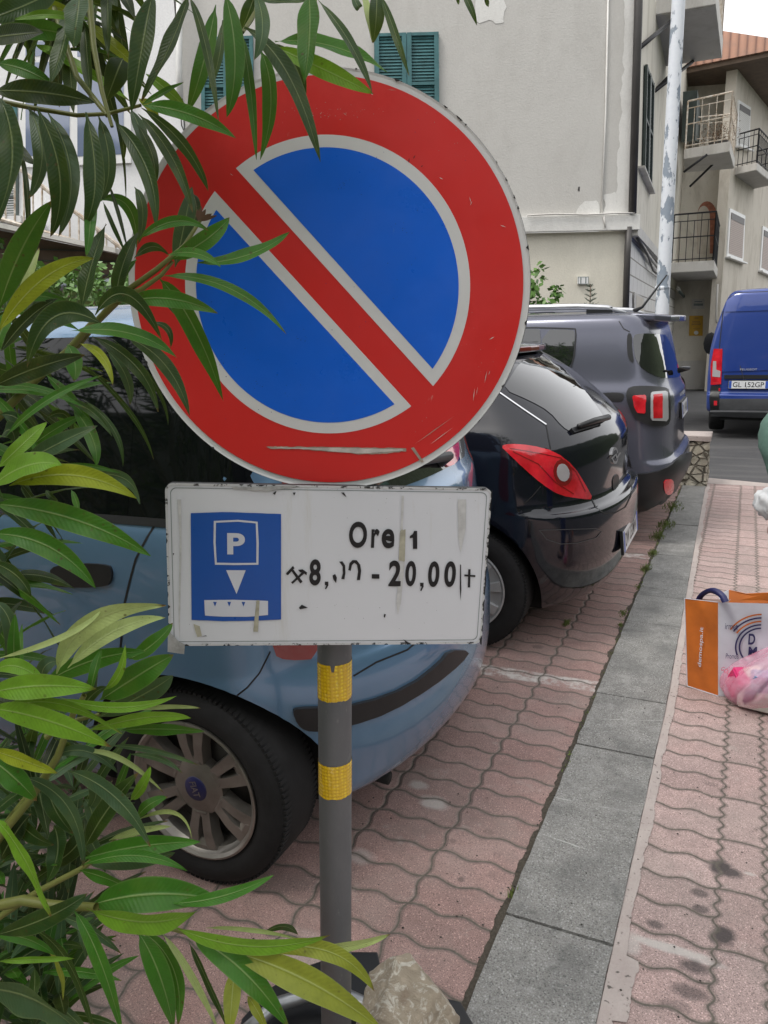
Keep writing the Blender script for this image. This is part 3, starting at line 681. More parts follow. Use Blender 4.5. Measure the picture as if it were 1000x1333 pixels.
M_LENS = g.fin(g.mix(g.ramp(g.noise(9, 3), .35, .7), (.42, .006, .014), (.72, .02, .035)), .1, 0, g.bump(rr.outputs[0], .08, .002), Coat_Weight=1.0, Coat_Roughness=.02)
M_LENSD = NG('dark red lens').fin((.20, .008, .01), .1, 0, None, Coat_Weight=1.0)
M_LENSW = NG('clear lens').fin((.46, .44, .45), .12, .2, None, Coat_Weight=1.0)
M_PLATE = simple('white number plate', (.66, .67, .68), .4, var=.08)
M_PBLUE = simple('plate blue', (.03, .09, .42), .4)
M_FGLASS = NG('tinted side glass').fin((.004, .005, .006), .04, 0, None, Specular_IOR_Level=.35)
M_FIAT = paint('steel blue paint', (.13, .24, .385), .22, .35, .05, .05)
M_CORSA = paint('black paint', (.004, .005, .010), .10, .0, .03, .05); M_CORSA.node_tree.nodes['Principled BSDF'].inputs['Coat Weight'].default_value = .35
M_REN = paint('grey metallic paint', (.11, .115, .15), .22, .45, .06, .06)
M_VAN = paint('royal blue paint', (.012, .042, .23), .32, .15, .08)
for q_ in (M_REN,): q_.node_tree.nodes['Principled BSDF'].inputs['Coat Weight'].default_value = .35

def pchip(rows, sub):
    rows = np.array(rows, float); n = len(rows); out_ = []
    for i in range(n-1):
        for k in range(sub):
            t = k/sub; p0 = rows[max(i-1, 0)]; p1 = rows[i]; p2 = rows[i+1]; p3 = rows[min(i+2, n-1)]
            d1 = np.where((p1-p0)*(p2-p1) > 0, 2*(p1-p0)*(p2-p1)/np.where(abs(p2-p0) < 1e-9, 1, (p2-p0)), 0)
            d2 = np.where((p2-p1)*(p3-p2) > 0, 2*(p2-p1)*(p3-p2)/np.where(abs(p3-p1) < 1e-9, 1, (p3-p1)), 0)
            h = t*t*(3-2*t); out_.append(p1*(1-h)+p2*h + d1*(t*(1-t)**2) - d2*(t*t*(1-t)))
    out_.append(rows[-1]); return out_
def car_root(name, label, x, y, rz, cat='car', z=0.0):
    o = bpy.data.objects.new(name, None); COL.objects.link(o); o.location = (x, y, z); o.rotation_euler = (0, 0, rz)
    o['label'] = label; o['category'] = cat; return o
def mworld(o): return Matrix.LocRotScale(o.location, o.rotation_euler, None)
def car_body(root, rows, mat, wheels, rarch, inset=.26, sub=5, nf=2.6, cfk=1.0, tweak=None):
    """rows: z, x_rear, x_front, half width, rear corner depth, rear corner exponent"""
    M4 = mworld(root); bm = bmesh.new(); rings = []
    NR, NS, NF = 22, 26, 14
    for z, xr, xf, hw, cr, n in pchip(rows, sub):
        half = []
        for i in range(NR):
            th = math.pi/2*i/NR; y = hw*math.sin(th)**(2/n); x = xr+cr*(1-math.cos(th)**(2/n)); half.append((x, y))
        cf = min(.55*cfk, (xf-xr)*.3)
        for i in range(NS):
            t = i/NS; half.append((xr+cr+(xf-cf-xr-cr)*t, hw*(1-.012*(2*t-1)**2+.012)))
        for i in range(NF+1):
            th = math.pi/2*(1-i/NF); half.append((xf-cf*(1-math.cos(th)**(2/nf)), hw*math.sin(th)**(2/nf)))
        ring = [(x, y, z) for x, y in half]+[(x, -y, z) for x, y in half[-2:0:-1]]
        if tweak: ring = [tweak(*p) for p in ring]
        rings.append([bm.verts.new(p) for p in ring])
    n = len(rings[0])
    for a, b in zip(rings[:-1], rings[1:]):
        for i in range(n): bm.faces.new([a[i], a[(i+1) % n], b[(i+1) % n], b[i]])
    bm.faces.new(rings[0][::-1]); bm.faces.new(rings[-1])
    bmesh.ops.recalc_face_normals(bm, faces=bm.faces)
    o = bm_obj('body', bm, [mat, M_UNDERC], None)
    cut = bmesh.new()
    for wx, wz in wheels:
        for s in (-1, 1):
            hw = max(r[3] for r in rows); add_lathe(cut, [(0, 0), (rarch, 0), (rarch, inset+.3), (0, inset+.3)], (wx, s*(hw-inset), wz), (0, s, 0), 64)
    bmesh.ops.remove_doubles(cut, verts=cut.verts, dist=3e-4); bmesh.ops.recalc_face_normals(cut, faces=cut.faces)
    c = bm_obj('cutter', cut, M_UNDERC)
    for q in c.data.polygons: q.material_index = 0
    md = o.modifiers.new('b', 'BOOLEAN'); md.object = c; md.operation = 'DIFFERENCE'; md.solver = 'EXACT'; md.material_mode = 'TRANSFER'
    dg = bpy.context.evaluated_depsgraph_get(); dg.update()
    me = bpy.data.meshes.new_from_object(o.evaluated_get(dg)); bpy.data.objects.remove(o); bpy.data.objects.remove(c)
    me.transform(M4); me.polygons.foreach_set('use_smooth', [True]*len(me.polygons))
    me.set_sharp_from_angle(angle=R(42)) if hasattr(me, 'set_sharp_from_angle') else None
    o = bpy.data.objects.new('body', me); COL.objects.link(o); setp(o, root)
    b2 = bmesh.new(); b2.from_mesh(me); o_b = BVHTree.FromBMesh(b2); b2.free()
    return o, o_b
def resample(poly, step):
    out_ = []
    for i in range(len(poly)):
        a = Vector(poly[i]); b = Vector(poly[(i+1) % len(poly)]); n = max(1, int(math.ceil((b-a).length/step)))
        out_ += [a.lerp(b, k/n) for k in range(n)]
    return out_
def smooth_poly(poly, it=2):
    p = [Vector(q) for q in poly]
    for _ in range(it):
        r = []
        for i in range(len(p)): a = p[i]; b = p[(i+1) % len(p)]; r += [a.lerp(b, .25), a.lerp(b, .75)]
        p = r
    return p
def inpoly(p, poly):
    c = False; j = len(poly)-1
    for i in range(len(poly)):
        a, b = poly[i], poly[j]
        if (a.y > p.y) != (b.y > p.y) and p.x < (b.x-a.x)*(p.y-a.y)/(b.y-a.y)+a.x: c = not c
        j = i
    return c
def tri2d(poly, step):
    poly = resample(poly, step); n = len(poly); xs = [p.x for p in poly]; ys = [p.y for p in poly]; pts = list(poly)
    y = min(ys)+step*.5; r = 0
    while y < max(ys):
        x = min(xs)+step*(.5 if r % 2 else .1)
        while x < max(xs):
            p = Vector((x, y))
            if inpoly(p, poly) and min((p-q).length for q in poly) > step*.45: pts.append(p)
            x += step
        y += step*.87; r += 1
    V, E, Fc, *_ = delaunay_2d_cdt(pts, [(i, (i+1) % n) for i in range(n)], [list(range(n))], 1, 1e-7)
    return V, [list(f) for f in Fc]
def lay(name, bvh, root, poly, caster, mat, parent, off=.003, step=6, th=.004, mirror=False, smooth=True, center=None, sm=2):
    """lay a 2D outline on a body: caster(x, y) -> (origin, direction)"""
    if sm: poly = smooth_poly(poly, sm)
    V, Fc = tri2d(poly, step); P3 = []; NN = []; last = None
    for v in V:
        o_, d_ = caster(v.x, v.y); loc, nr, _, dist = bvh.ray_cast(o_, d_)
        if loc is None:
            if last is None: P3.append(None); NN.append(None); continue
            loc, nr, _, _ = bvh.find_nearest(o_+d_*last)
        else: last = dist
        if nr.dot(d_) > 0: nr = -nr
        P3.append(loc); NN.append(nr)
    ok = [p for p in P3 if p is not None]
    if not ok: print('LAY MISS', name); return None
    for i, p in enumerate(P3):
        if p is None: P3[i] = ok[0]; NN[i] = Vector((0, 0, 1))
    # outer skin plus a rim that goes down into the body
    vs = [p+n*off for p, n in zip(P3, NN)]; fs = list(Fc)
    from collections import Counter
    ec = Counter()
    for f in Fc:
        for a, b in zip(f, f[1:]+f[:1]): ec[(min(a, b), max(a, b))] += 1
    k = len(vs); vs += [p-n*th for p, n in zip(P3, NN)]
    for (a, b), c in ec.items():
        if c == 1: fs.append([a, b, b+k, a+k])
    used = sorted({i for f in fs for i in f}); mp = {u: i for i, u in enumerate(used)}
    o = mesh_obj(name, [vs[i] for i in used], [[mp[i] for i in f] for f in fs], mat, parent, smooth)
    if smooth and hasattr(o.data, 'set_sharp_from_angle'): o.data.set_sharp_from_angle(angle=R(50))
    if mirror:
        Mi = mworld(root); S = Mi @ Matrix.Diagonal((1, -1, 1, 1)) @ Mi.inverted()
        me = o.data.copy(); me.transform(S); me.flip_normals(); o2 = bpy.data.objects.new(name, me); COL.objects.link(o2); setp(o2, parent)
    return o
def camcast(x, y): return CP, ray(x, y)
def sidecast(root, s=1):
    M4 = mworld(root); return lambda x, z: (M4 @ Vector((x, s*3, z)), (M4.to_3x3() @ Vector((0, -s, 0))).normalized())
def xcast(M4, x0, d):
    return lambda y, z: (M4 @ Vector((x0, y, z)), (M4.to_3x3() @ Vector((d, 0, 0))).normalized())
def ribbon(name, bvh, root, pts, caster, wd, mat, parent, off=.0015, mirror=False, step=5, th=.004):
    """thin strip following a polyline; wd in the caster's units"""
    pts = [Vector(p) for p in pts]; L, Rr = [], []
    q = [pts[0]]
    for a, b in zip(pts[:-1], pts[1:]):
        n = max(1, int((b-a).length/step)); q += [a.lerp(b, k/n) for k in range(1, n+1)]
    for i, p in enumerate(q):
        t = (q[min(i+1, len(q)-1)]-q[max(i-1, 0)]).normalized(); nn = Vector((-t.y, t.x))*wd/2; L.append(p+nn); Rr.append(p-nn)
    vs = []; fs = []; ok = True
    for a, b in zip(L, Rr):
        for u in (a, b):
            o_, d_ = caster(u.x, u.y); loc, nr, _, _ = bvh.ray_cast(o_, d_)
            if loc is None: loc, nr, _, _ = bvh.find_nearest(vs[-1] if vs else o_+d_)
            if nr.dot(d_) > 0: nr = -nr
            vs.append(loc+nr*off)
    for i in range(len(q)-1): fs.append((2*i, 2*i+1, 2*i+3, 2*i+2))
    o = mesh_obj(name, vs, fs, mat, parent, True)
    if mirror:
        Mi = mworld(root); S = Mi @ Matrix.Diagonal((1, -1, 1, 1)) @ Mi.inverted()
        me = o.data.copy(); me.transform(S); o2 = bpy.data.objects.new(name, me); COL.objects.link(o2); setp(o2, parent)
    return o
def wheel(root, wx, wy, wz, r, wdt, side, kind, rim_mat, detail=True, rrim=None):
    """side +1: local +y; kind: 'paired', 'cover', 'plain'"""
    M4 = mworld(root); rot = M4.to_3x3(); c = M4 @ Vector((wx, wy, wz)); ax = (rot @ Vector((0, side, 0))).normalized()
    ex = (rot @ Vector((1, 0, 0))).normalized(); ez = Vector((0, 0, 1)); rr = rrim or r*.665
    # c is the centre of the outer sidewall plane
    prof = [(rr*.97, -wdt), (rr*1.02, -wdt+.0), (r*.9, -wdt-.004), (r*.985, -wdt+.02), (r, -wdt+.05), (r, -.05), (r*.985, -.022), (r*.95, -.006), (r*.87, .004), (r*.80, .006), (rr*1.06, -.001), (rr*1.01, -.008), (rr*.98, -.02)]
    wo = bpy.data.objects.new('wheel', None); COL.objects.link(wo); wo.location = c; wo.parent = root; wo.matrix_parent_inverse = M4.inverted()
    bm = bmesh.new(); add_lathe(bm, prof, c, ax, 72)
    if detail:
        for k in range(110):
            th = 2*math.pi*k/110
            for s0, s1 in ((-.052, -.012), (-wdt+.012, -wdt+.052)):
                e = ex*math.cos(th)+ez*math.sin(th); t = -ex*math.sin(th)+ez*math.cos(th)
                add_box(bm, c+e*(r-.0065)+ax*(s0+s1)/2, .010, (s1-s0), .010, e, ax, t)
    bmesh.ops.recalc_face_normals(bm, faces=bm.faces)
    t_ = bm_obj('tyre', bm, M_RUB, wo, True); t_.data.set_sharp_from_angle(angle=R(35))
    bm = bmesh.new()
    add_lathe(bm, [(rr*.90, -wdt*.8), (rr*.91, -.03), (rr*.94, -.016), (rr*.99, -.010), (rr*1.025, -.003), (rr*1.03, .004), (rr*1.0, .006), (rr*.955, -.002), (rr*.935, -.014), (rr*.90, -.022)], c, ax, 64)
    def sp(th, r0, r1, w0, w1, d0, d1, thk, off=0.0):
        e = ex*math.cos(th)+ez*math.sin(th); t = -ex*math.sin(th)+ez*math.cos(th); vs = []
        for (rad, ww, dd) in ((r0, w0, d0), ((r0+r1)/2, (w0+w1)*.47, (d0+d1)/2+.006), (r1, w1, d1)):
            for s in (-1, 1):
                for dz in (0, -thk):
                    vs.append(bm.verts.new(c+e*rad+t*(off+s*(ww/2-(.004 if dz == 0 else 0)))+ax*(dd+dz)))
        for j in (0, 4):
            a = vs[j:j+8]
            bm.faces.new([a[0], a[2], a[6], a[4]]); bm.faces.new([a[1], a[5], a[7], a[3]]); bm.faces.new([a[0], a[4], a[5], a[1]]); bm.faces.new([a[2], a[3], a[7], a[6]])
        bm.faces.new([vs[0], vs[1], vs[3], vs[2]]); bm.faces.new([vs[8], vs[10], vs[11], vs[9]])
    if kind == 'paired':
        for k in range(6):
            th = R(88)+k*math.pi/3
            for s in (-1, 1):
                sp(th+s*.150, rr*.36, rr*.955, rr*.175, rr*.215, -.022, -.012, .035, s*rr*.018)
            sp(th, rr*.78, rr*.955, rr*.12, rr*.30, -.020, -.012, .03)
            sp(th, rr*.30, rr*.47, rr*.32, rr*.17, -.026, -.022, .03)
        add_lathe(bm, [(.0, -.012), (rr*.20, -.012), (rr*.23, -.015), (rr*.33, -.017), (rr*.41, -.024), (rr*.42, -.055)], c, ax, 40)
    elif kind == 'cover':
        add_lathe(bm, [(0, .012), (rr*.25, .012), (rr*.35, .002), (rr*.8, -.006), (rr*.95, -.004), (rr*1.0, .004)], c, ax, 48)
        for k in range(9): sp(R(90)+k*2*math.pi/9, rr*.3, rr*.93, rr*.16, rr*.28, .012, .006, .02)
    else:
        for k in range(5): sp(R(90)+k*2*math.pi/5, rr*.15, rr*.95, rr*.34, rr*.30, -.02, -.01, .03)
        add_lathe(bm, [(.0, -.006), (rr*.2, -.008), (rr*.28, -.03)], c, ax, 32)
    bmesh.ops.recalc_face_normals(bm, faces=bm.faces)
    ri = bm_obj('rim', bm, rim_mat, wo, True); ri.data.set_sharp_from_angle(angle=R(30))
    lathe('brake_disc', [(0, -.075), (rr*.82, -.075), (rr*.82, -.10), (0, -.10)], c, ax, M_BRAKE if kind == 'paired' else M_UNDERC, wo, 32)
    return wo, c, ax, ex, ez, rr
def number_plate(root, bvh, px, txt, parent, pl=None):
    """px corners tl, tr, br, bl traced on the plate; built flat on its own plane"""
    P = [bvh.ray_cast(CP, ray(*p))[0] for p in px]
    return P

# ---------------- blue hatchback in front (left side and rear)
FY, FX = 1.47, -.775
fi = car_root('parked_car', 'steel blue small car right behind the no parking sign, nearest of the parked row', FX, FY+.85, math.pi)
frows = [(.19, .18, 3.78, .68, .40, 2.3), (.235, .08, 3.82, .76, .42, 2.3), (.33, .02, 3.88, .80, .52, 2.1), (.46, .0, 3.92, .825, .56, 2.1), (.58, .0, 3.93, .835, .56, 2.1), (.655, .012, 3.92, .838, .56, 2.1), (.70, .04, 3.9, .838, .52, 2.1),
         (.85, .06, 3.84, .838, .48, 2.15), (.96, .07, 3.5, .832, .46, 2.15), (1.04, .085, 3.28, .820, .44, 2.2), (1.08, .105, 3.15, .806, .42, 2.2), (1.3, .19, 2.65, .755, .36, 2.4), (1.48, .28, 2.28, .70, .28, 2.8), (1.57, .36, 2.05, .655, .28, 2.8),
         (1.62, .46, 1.85, .58, .28, 2.6), (1.65, .62, 1.7, .45, .25, 2.4), (1.66, .85, 1.5, .25, .2, 2.2)]
fb, fbv = car_body(fi, frows, M_FIAT, [(.555, .30), (3.06, .30)], .365)
def fl(n, px, mat, **k): return lay(n, fbv, fi, px, camcast, mat, fi, **k)
S = sidecast(fi, 1)
def win(n, poly, **k): return lay(n, fbv, fi, poly, S, M_FGLASS, fi, step=.08, mirror=True, off=.004, **k)
# side glass with black pillars
win('side_window', [(.24, 1.12), (.30, 1.09), (.57, 1.085), (.57, 1.53), (.45, 1.53), (.34, 1.44), (.27, 1.28)], sm=1)
lay('pillar_trim', fbv, fi, [(.55, 1.085), (.69, 1.085), (.69, 1.55), (.55, 1.55)], S, M_FGLASS, fi, step=.08, mirror=True, off=.003, sm=0)
win('side_window', [(.69, 1.085), (1.52, 1.07), (1.52, 1.555), (.69, 1.555)], sm=0)
lay('pillar_trim', fbv, fi, [(1.50, 1.07), (1.66, 1.07), (1.66, 1.555), (1.50, 1.555)], S, M_FGLASS, fi, step=.08, mirror=True, off=.003, sm=0)
win('side_window', [(1.64, 1.07), (2.75, 1.06), (2.35, 1.40), (2.12, 1.53), (1.64, 1.555)], sm=0)
ribbon('belt_trim', fbv, fi, [(.36, 1.083), (1.5, 1.068), (2.75, 1.055)], S, .022, M_BLKPL, fi, .006, True, .05)
for sg in ([(.60, 1.07), (.655, .98), (.70, .86), (.74, .70)], [(.98, .40), (1.05, .30), (1.6, .27), (1.6, 1.06)], [(1.6, .27), (2.62, .27), (2.72, .6), (2.75, 1.05)]):
    ribbon('door_gap', fbv, fi, sg, S, .007, M_SEAM, fi, .0012, True, .03)
ribbon('door_gap', fbv, fi, [(.665, 1.07), (.70, .93), (.72, .8), (.83, .62)], S, .007, M_SEAM, fi, .0012, True, .03) if False else None
# door handle (dark recess with grip)
for hx in (1.0, 2.0):
    q = fl('door_handle', [(68, 733), (142, 733), (148, 742), (147, 757), (138, 764), (72, 764), (68, 756)], M_BLKPL, off=.008, mirror=True, step=5) if hx == 1.0 else lay('door_handle', fbv, fi, [(1.9, .93), (2.12, .93), (2.12, .99), (1.9, .99)], S, M_BLKPL, fi, step=.04, mirror=True, off=.012)
ribbon('body_gap', fbv, fi, [(352, 848), (338, 876), (322, 895), (300, 912)], camcast, 2.0, M_SEAM, fi, .0012, True)
tl = fl('tail_light', [(383, 470), (440, 470), (430, 620), (424, 780), (415, 857), (372, 859), (355, 851), (352, 800), (365, 640)], M_LENSD, off=.006, mirror=True, step=6, sm=1)
tr_ = fl('bumper_strip', [(380, 924), (386, 920), (420, 919), (470, 915), (530, 893), (570, 862), (582, 846), (609, 846), (598, 862), (560, 893), (505, 926), (455, 943), (415, 950), (396, 949), (386, 940)], M_BLKPL, off=.012, th=.01, step=5, sm=1)
ribbon('body_gap', fbv, fi, [(460, 880), (490, 862), (530, 846), (560, 820)], camcast, 2.2, M_SEAM, fi, .0012)
# rear glass, mostly behind the signs
Rr_ = xcast(mworld(fi), -2, 1)
rgl = lay('rear_window', fbv, fi, [(-.62, 1.10), (.62, 1.10), (.56, 1.52), (-.56, 1.52)], Rr_, M_CGLASS, fi, step=.07, off=.004, sm=1)
lay('tailgate_handle', fbv, fi, [(-.3, .92), (.3, .92), (.3, .955), (-.3, .955)], Rr_, M_BLKPL, fi, step=.04, off=.008, sm=0)
lay('number_plate', fbv, fi, [(-.26, .74), (.26, .74), (.26, .85), (-.26, .85)], Rr_, M_PLATE, fi, step=.06, off=.012, sm=0)
fl('far_tail_light', [(571, 590), (580, 578), (592, 566), (596, 590), (592, 604), (578, 610)], M_LENS, off=.010, step=4, sm=1)
fl('rear_glass_edge', [(400, 640), (440, 600), (500, 560), (560, 530), (590, 540), (588, 572), (569, 592), (566, 606), (545, 614), (500, 628), (450, 642)], M_CGLASS, off=.007, step=6, sm=1)
wip = bmesh.new(); M4 = mworld(fi)
add_tube(wip, [M4 @ Vector(p) for p in [(.12, -.02, 1.13), (.085, -.02, 1.15), (.10, .18, 1.165), (.13, .42, 1.175)]], [.022, .016, .014, .008], 8)
bm_obj('rear_wiper', wip, M_GREYPL, fi, True)
lay('bonnet_glass', fbv, fi, [], S, M_CGLASS, fi) if False else None
# windscreen, head lamps
Ff = xcast(mworld(fi), 6, -1)
lay('windscreen', fbv, fi, [(-.66, 1.12), (.66, 1.12), (.56, 1.54), (-.56, 1.54)], Ff, M_CGLASS, fi, step=.07, off=.004, sm=1)
lay('head_light', fbv, fi, [(.45, .66), (.75, .68), (.74, .84), (.5, .80)], Ff, M_LENSW, fi, step=.05, off=.006, mirror=True, sm=1)
lay('grille', fbv, fi, [(-.35, .62), (.35, .62), (.35, .72), (-.35, .72)], Ff, M_BLKPL, fi, step=.05, off=.004, sm=0)
for wx in (.555, 3.06):
    for s in (1, -1):
        wo, wc, wax, wex, wez, wrr = wheel(fi, wx, s*.808, .302, .302, .19, s, 'paired', M_ALLOY, detail=(s == 1 and wx < 1), rrim=.206)
        if s == 1 and wx < 1:
            M_EMB = simple('emblem blue', (.02, .022, .09), .3)
            lathe('emblem', [(0, -.008), (.034, -.008), (.038, -.012)], wc, wax, M_EMB, wo, 32)
            pe = Plane(wc, wez*.3-wex*.95, None or (wez*.95+wex*.3)) if False else None
            a = R(-72); u_ = (-wex*math.cos(a)+wez*math.sin(a)); v_ = (wex*math.sin(a)+wez*math.cos(a))
            pe = Plane(wc, u_, v_)
            text('lettering', 'FIAT', pe, (-.024, -.012, .024, .012), M_ALLOY, wo, -.0075, .0003, .01)
ex0 = at_z(507, 1013, .20); tube('exhaust', [ex0+Vector((-.3, 0, .01)), ex0], .021, M_UNDERC, fi, 14)
tube('axle', [M4 @ Vector((.585, -.7, .3)), M4 @ Vector((.585, .7, .3))], .05, M_UNDERC, fi, 8)

# ---------------- black hatchback
CY, CX = 3.40, -.50
co = car_root('parked_car', 'glossy black hatchback with big red tail lights, second in the parked row', CX, CY+.855, math.pi)
crows = [(.165, .20, 3.86, .73, .42, 2.2), (.215, .10, 3.9, .79, .46, 2.2), (.34, .03, 3.94, .83, .46, 2.4), (.48, .0, 3.98, .85, .46, 2.5), (.60, .0, 4.0, .857, .46, 2.5), (.69, .008, 3.98, .857, .45, 2.5), (.715, .05, 3.97, .856, .44, 2.4), (.755, .068, 3.96, .855, .44, 2.4),
         (.88, .062, 3.8, .852, .46, 2.3), (.98, .07, 3.5, .842, .46, 2.3), (1.06, .105, 3.2, .820, .46, 2.3), (1.12, .16, 3.05, .79, .44, 2.3), (1.28, .345, 2.65, .715, .40, 2.3), (1.38, .50, 2.35, .66, .36, 2.3), (1.43, .60, 2.2, .62, .34, 2.3),
         (1.46, .68, 2.05, .56, .32, 2.3), (1.475, .80, 1.9, .42, .3, 2.2), (1.48, 1.0, 1.7, .2, .2, 2.2)]
cb, cbv = car_body(co, crows, M_CORSA, [(.68, .31), (3.19, .31)], .365)
def cl(n, px, mat, **k): return lay(n, cbv, co, px, camcast, mat, co, **k)
S = sidecast(co, 1)
cl('rear_window', [(655, 507), (664, 492), (676, 473), (690, 466), (713, 468), (735, 480), (757, 503), (776, 528), (787, 545), (780, 552), (760, 560), (742, 562), (732, 556), (715, 536), (690, 522)], M_CGLASS, off=.003, step=5, sm=1)
ct = cl('tail_light', [(652, 581), (663, 578), (690, 580), (722, 588), (745, 606), (760, 630), (771, 651), (755, 649), (728, 645), (706, 631), (680, 608), (664, 592)], M_LENS, off=.010, th=.008, step=4, mirror=True, sm=1)
cl('lamp_ring', [(731+12*math.cos(t*.449), 615+17*math.sin(t*.449)+.18*12*math.cos(t*.449)) for t in range(14)], M_LENSD, off=.012, th=.003, step=3, mirror=True, sm=0)
ribbon('lens_rib', cbv, co, [(668, 588), (700, 604), (722, 628), (745, 643)], camcast, 1.2, M_LENSD, co, .0115, True)
ribbon('lens_rib', cbv, co, [(664, 584), (700, 590), (728, 596), (748, 614), (760, 640)], camcast, 1.0, M_LENSD, co, .0115, True)
cl('reverse_lamp', [(731+8*math.cos(t*.449), 615+11.5*math.sin(t*.449)+.18*8*math.cos(t*.449)) for t in range(14)], M_LENSW, off=.014, th=.003, step=3, mirror=True, sm=0)
ribbon('chrome_line', cbv, co, [(630, 498), (650, 511), (680, 532), (711, 553)], camcast, 1.6, M_CHROME, co, .004)
ribbon('tailgate_gap', cbv, co, [(711, 553), (714, 570), (717, 585)], camcast, 1.6, M_SEAM, co, .0015, True)
ribbon('tailgate_gap', cbv, co, [(771, 651), (776, 661), (786, 668), (800, 668), (814, 660), (821, 646), (823, 630)], camcast, 1.4, M_SEAM, co, .0015)
ribbon('bumper_gap', cbv, co, [(704, 633), (693, 646), (682, 656)], camcast, 1.4, M_SEAM, co, .0015, True)
ribbon('bumper_crease', cbv, co, [(702, 690), (740, 689), (775, 688), (783, 692), (776, 700), (750, 707), (730, 708), (712, 702), (702, 690)], camcast, 1.0, M_GREYPL, co, .0025)
cl('bumper_lip', [(776, 662), (786, 668), (800, 668), (812, 661), (820, 648), (822, 632), (819, 630), (814, 640), (807, 655), (795, 660)], M_CORSA, off=.016, th=.01, step=3, sm=1) if False else None
# badge and handle on the tailgate
cl('badge', [(799+4.2*math.cos(t*.449), 593+11*math.sin(t*.449)) for t in range(14)], M_CHROME, off=.008, step=2, sm=0)
cl('badge_recess', [(799.2+2.7*math.cos(t*.449), 593+7.6*math.sin(t*.449)) for t in range(14)], M_CORSA, off=.0095, step=2, sm=0)
ribbon('badge_bolt', cbv, co, [(793.5, 597), (799, 591), (800, 596), (805, 589)], camcast, 1.8, M_CHROME, co, .012, step=2)
cl('tailgate_handle', [(797, 622), (804, 615), (806, 628), (800, 640), (797, 636)], M_BLKPL, off=.004, step=3)
wv = [cbv.ray_cast(CP, ray(x, y))[0]+Vector((.03, 0, .02)) for x, y in [(784, 548), (765, 553), (745, 560)]]
tube('rear_wiper', wv, [.016, .016, .012], M_BLKPL, co, 8)
cl('wiper_blade', [(741, 560), (786, 544), (788, 548), (775, 556), (745, 565)], M_BLKPL, off=.018, th=.0, step=4, sm=0)
cl('spoiler', [(640, 452), (690, 453), (704, 456), (713, 463), (700, 468), (690, 466), (640, 470)], M_CORSA, off=.03, th=.0, step=5, sm=1) if False else None
# roof spoiler with high brake light
M4c = mworld(co); bm = bmesh.new()
for i, (x, z) in enumerate([(.50, 1.435), (.80, 1.475)]):
    pass
sp_ = prism('spoiler', [M4c @ Vector(p) for p in [(.95, .46, 1.462), (.76, .54, 1.438), (.65, .50, 1.424), (.57, .30, 1.424), (.55, 0, 1.424), (.57, -.30, 1.424), (.65, -.50, 1.424), (.76, -.54, 1.438), (.95, -.46, 1.462)]], Vector((0, 0, .035)), M_CORSA, co, .01, True)
prism('brake_light', [M4c @ Vector(p) for p in [(.575, .32, 1.430), (.575, -.32, 1.430), (.545, -.15, 1.430), (.538, 0, 1.430), (.545, .15, 1.430)]], Vector((0, 0, .025)), M_LENSD, co, .004, True)
# number plate flat on the tailgate bumper
def flat_plate(root, x, y0, z0, tilt, s, label, wdt=.52, hgt=.11):
    M4 = mworld(root); rot = M4.to_3x3(); o = M4 @ Vector((x, y0, z0)); n = (rot @ Vector((-math.cos(tilt), 0, math.sin(tilt)))).normalized()
    u = (rot @ Vector((0, -1, 0))).normalized(); v = n.cross(u).normalized()
    if v.z < 0: v = -v
    pl = Plane(o, u, v); pl.n = n
    hold = plate2d('number_plate', pl, [(-wdt/2-.008, -hgt/2-.008), (wdt/2+.008, -hgt/2-.008), (wdt/2+.008, hgt/2+.008), (-wdt/2-.008, hgt/2+.008)], -.014, 0, M_BLKPL, root)
    plate2d('plate_face', pl, [(-wdt/2, -hgt/2), (wdt/2, -hgt/2), (wdt/2, hgt/2), (-wdt/2, hgt/2)], .0005, .003, M_PLATE, hold)
    for a, b in ((-wdt/2, -wdt/2+.04), (wdt/2-.04, wdt/2)):
        plate2d('plate_band', pl, [(a+.002, -hgt/2+.002), (b-.002, -hgt/2+.002), (b-.002, hgt/2-.002), (a+.002, hgt/2-.002)], .003, .0036, M_PBLUE, hold)
    text('plate_text', s, pl, (-wdt/2+.055, -.036, wdt/2-.055, .036), M_INK, hold, .0032, .0006, .01)
    return hold
flat_plate(co, .000, .10, .48, .10, 'DW 232MW', '')
for wx in (.68, 3.19):
    for s in (1, -1): wheel(co, wx, s*.845, .31, .31, .19, s, 'cover', M_HUBCAP, detail=(s == 1 and wx < 1), rrim=.20)
def side_windows(root, bvh, polys):
    S_ = sidecast(root, 1)
    for p in polys: lay('side_window', bvh, root, p, S_, M_CGLASS, root, step=.08, mirror=True, off=.003, sm=1)
side_windows(co, cbv, [[(1.05, 1.12), (1.55, 1.09), (1.55, 1.38), (1.15, 1.37)], [(1.6, 1.09), (2.75, 1.05), (2.3, 1.34), (2.1, 1.40), (1.6, 1.40)]])
Ffc = xcast(M4c, 6, -1)
lay('windscreen', cbv, co, [(-.62, 1.12), (.62, 1.12), (.52, 1.42), (-.52, 1.42)], Ffc, M_CGLASS, co, step=.07, off=.004, sm=1)
lay('head_light', cbv, co, [(.45, .68), (.75, .70), (.74, .86), (.5, .80)], Ffc, M_LENSW, co, step=.05, off=.006, mirror=True, sm=1)

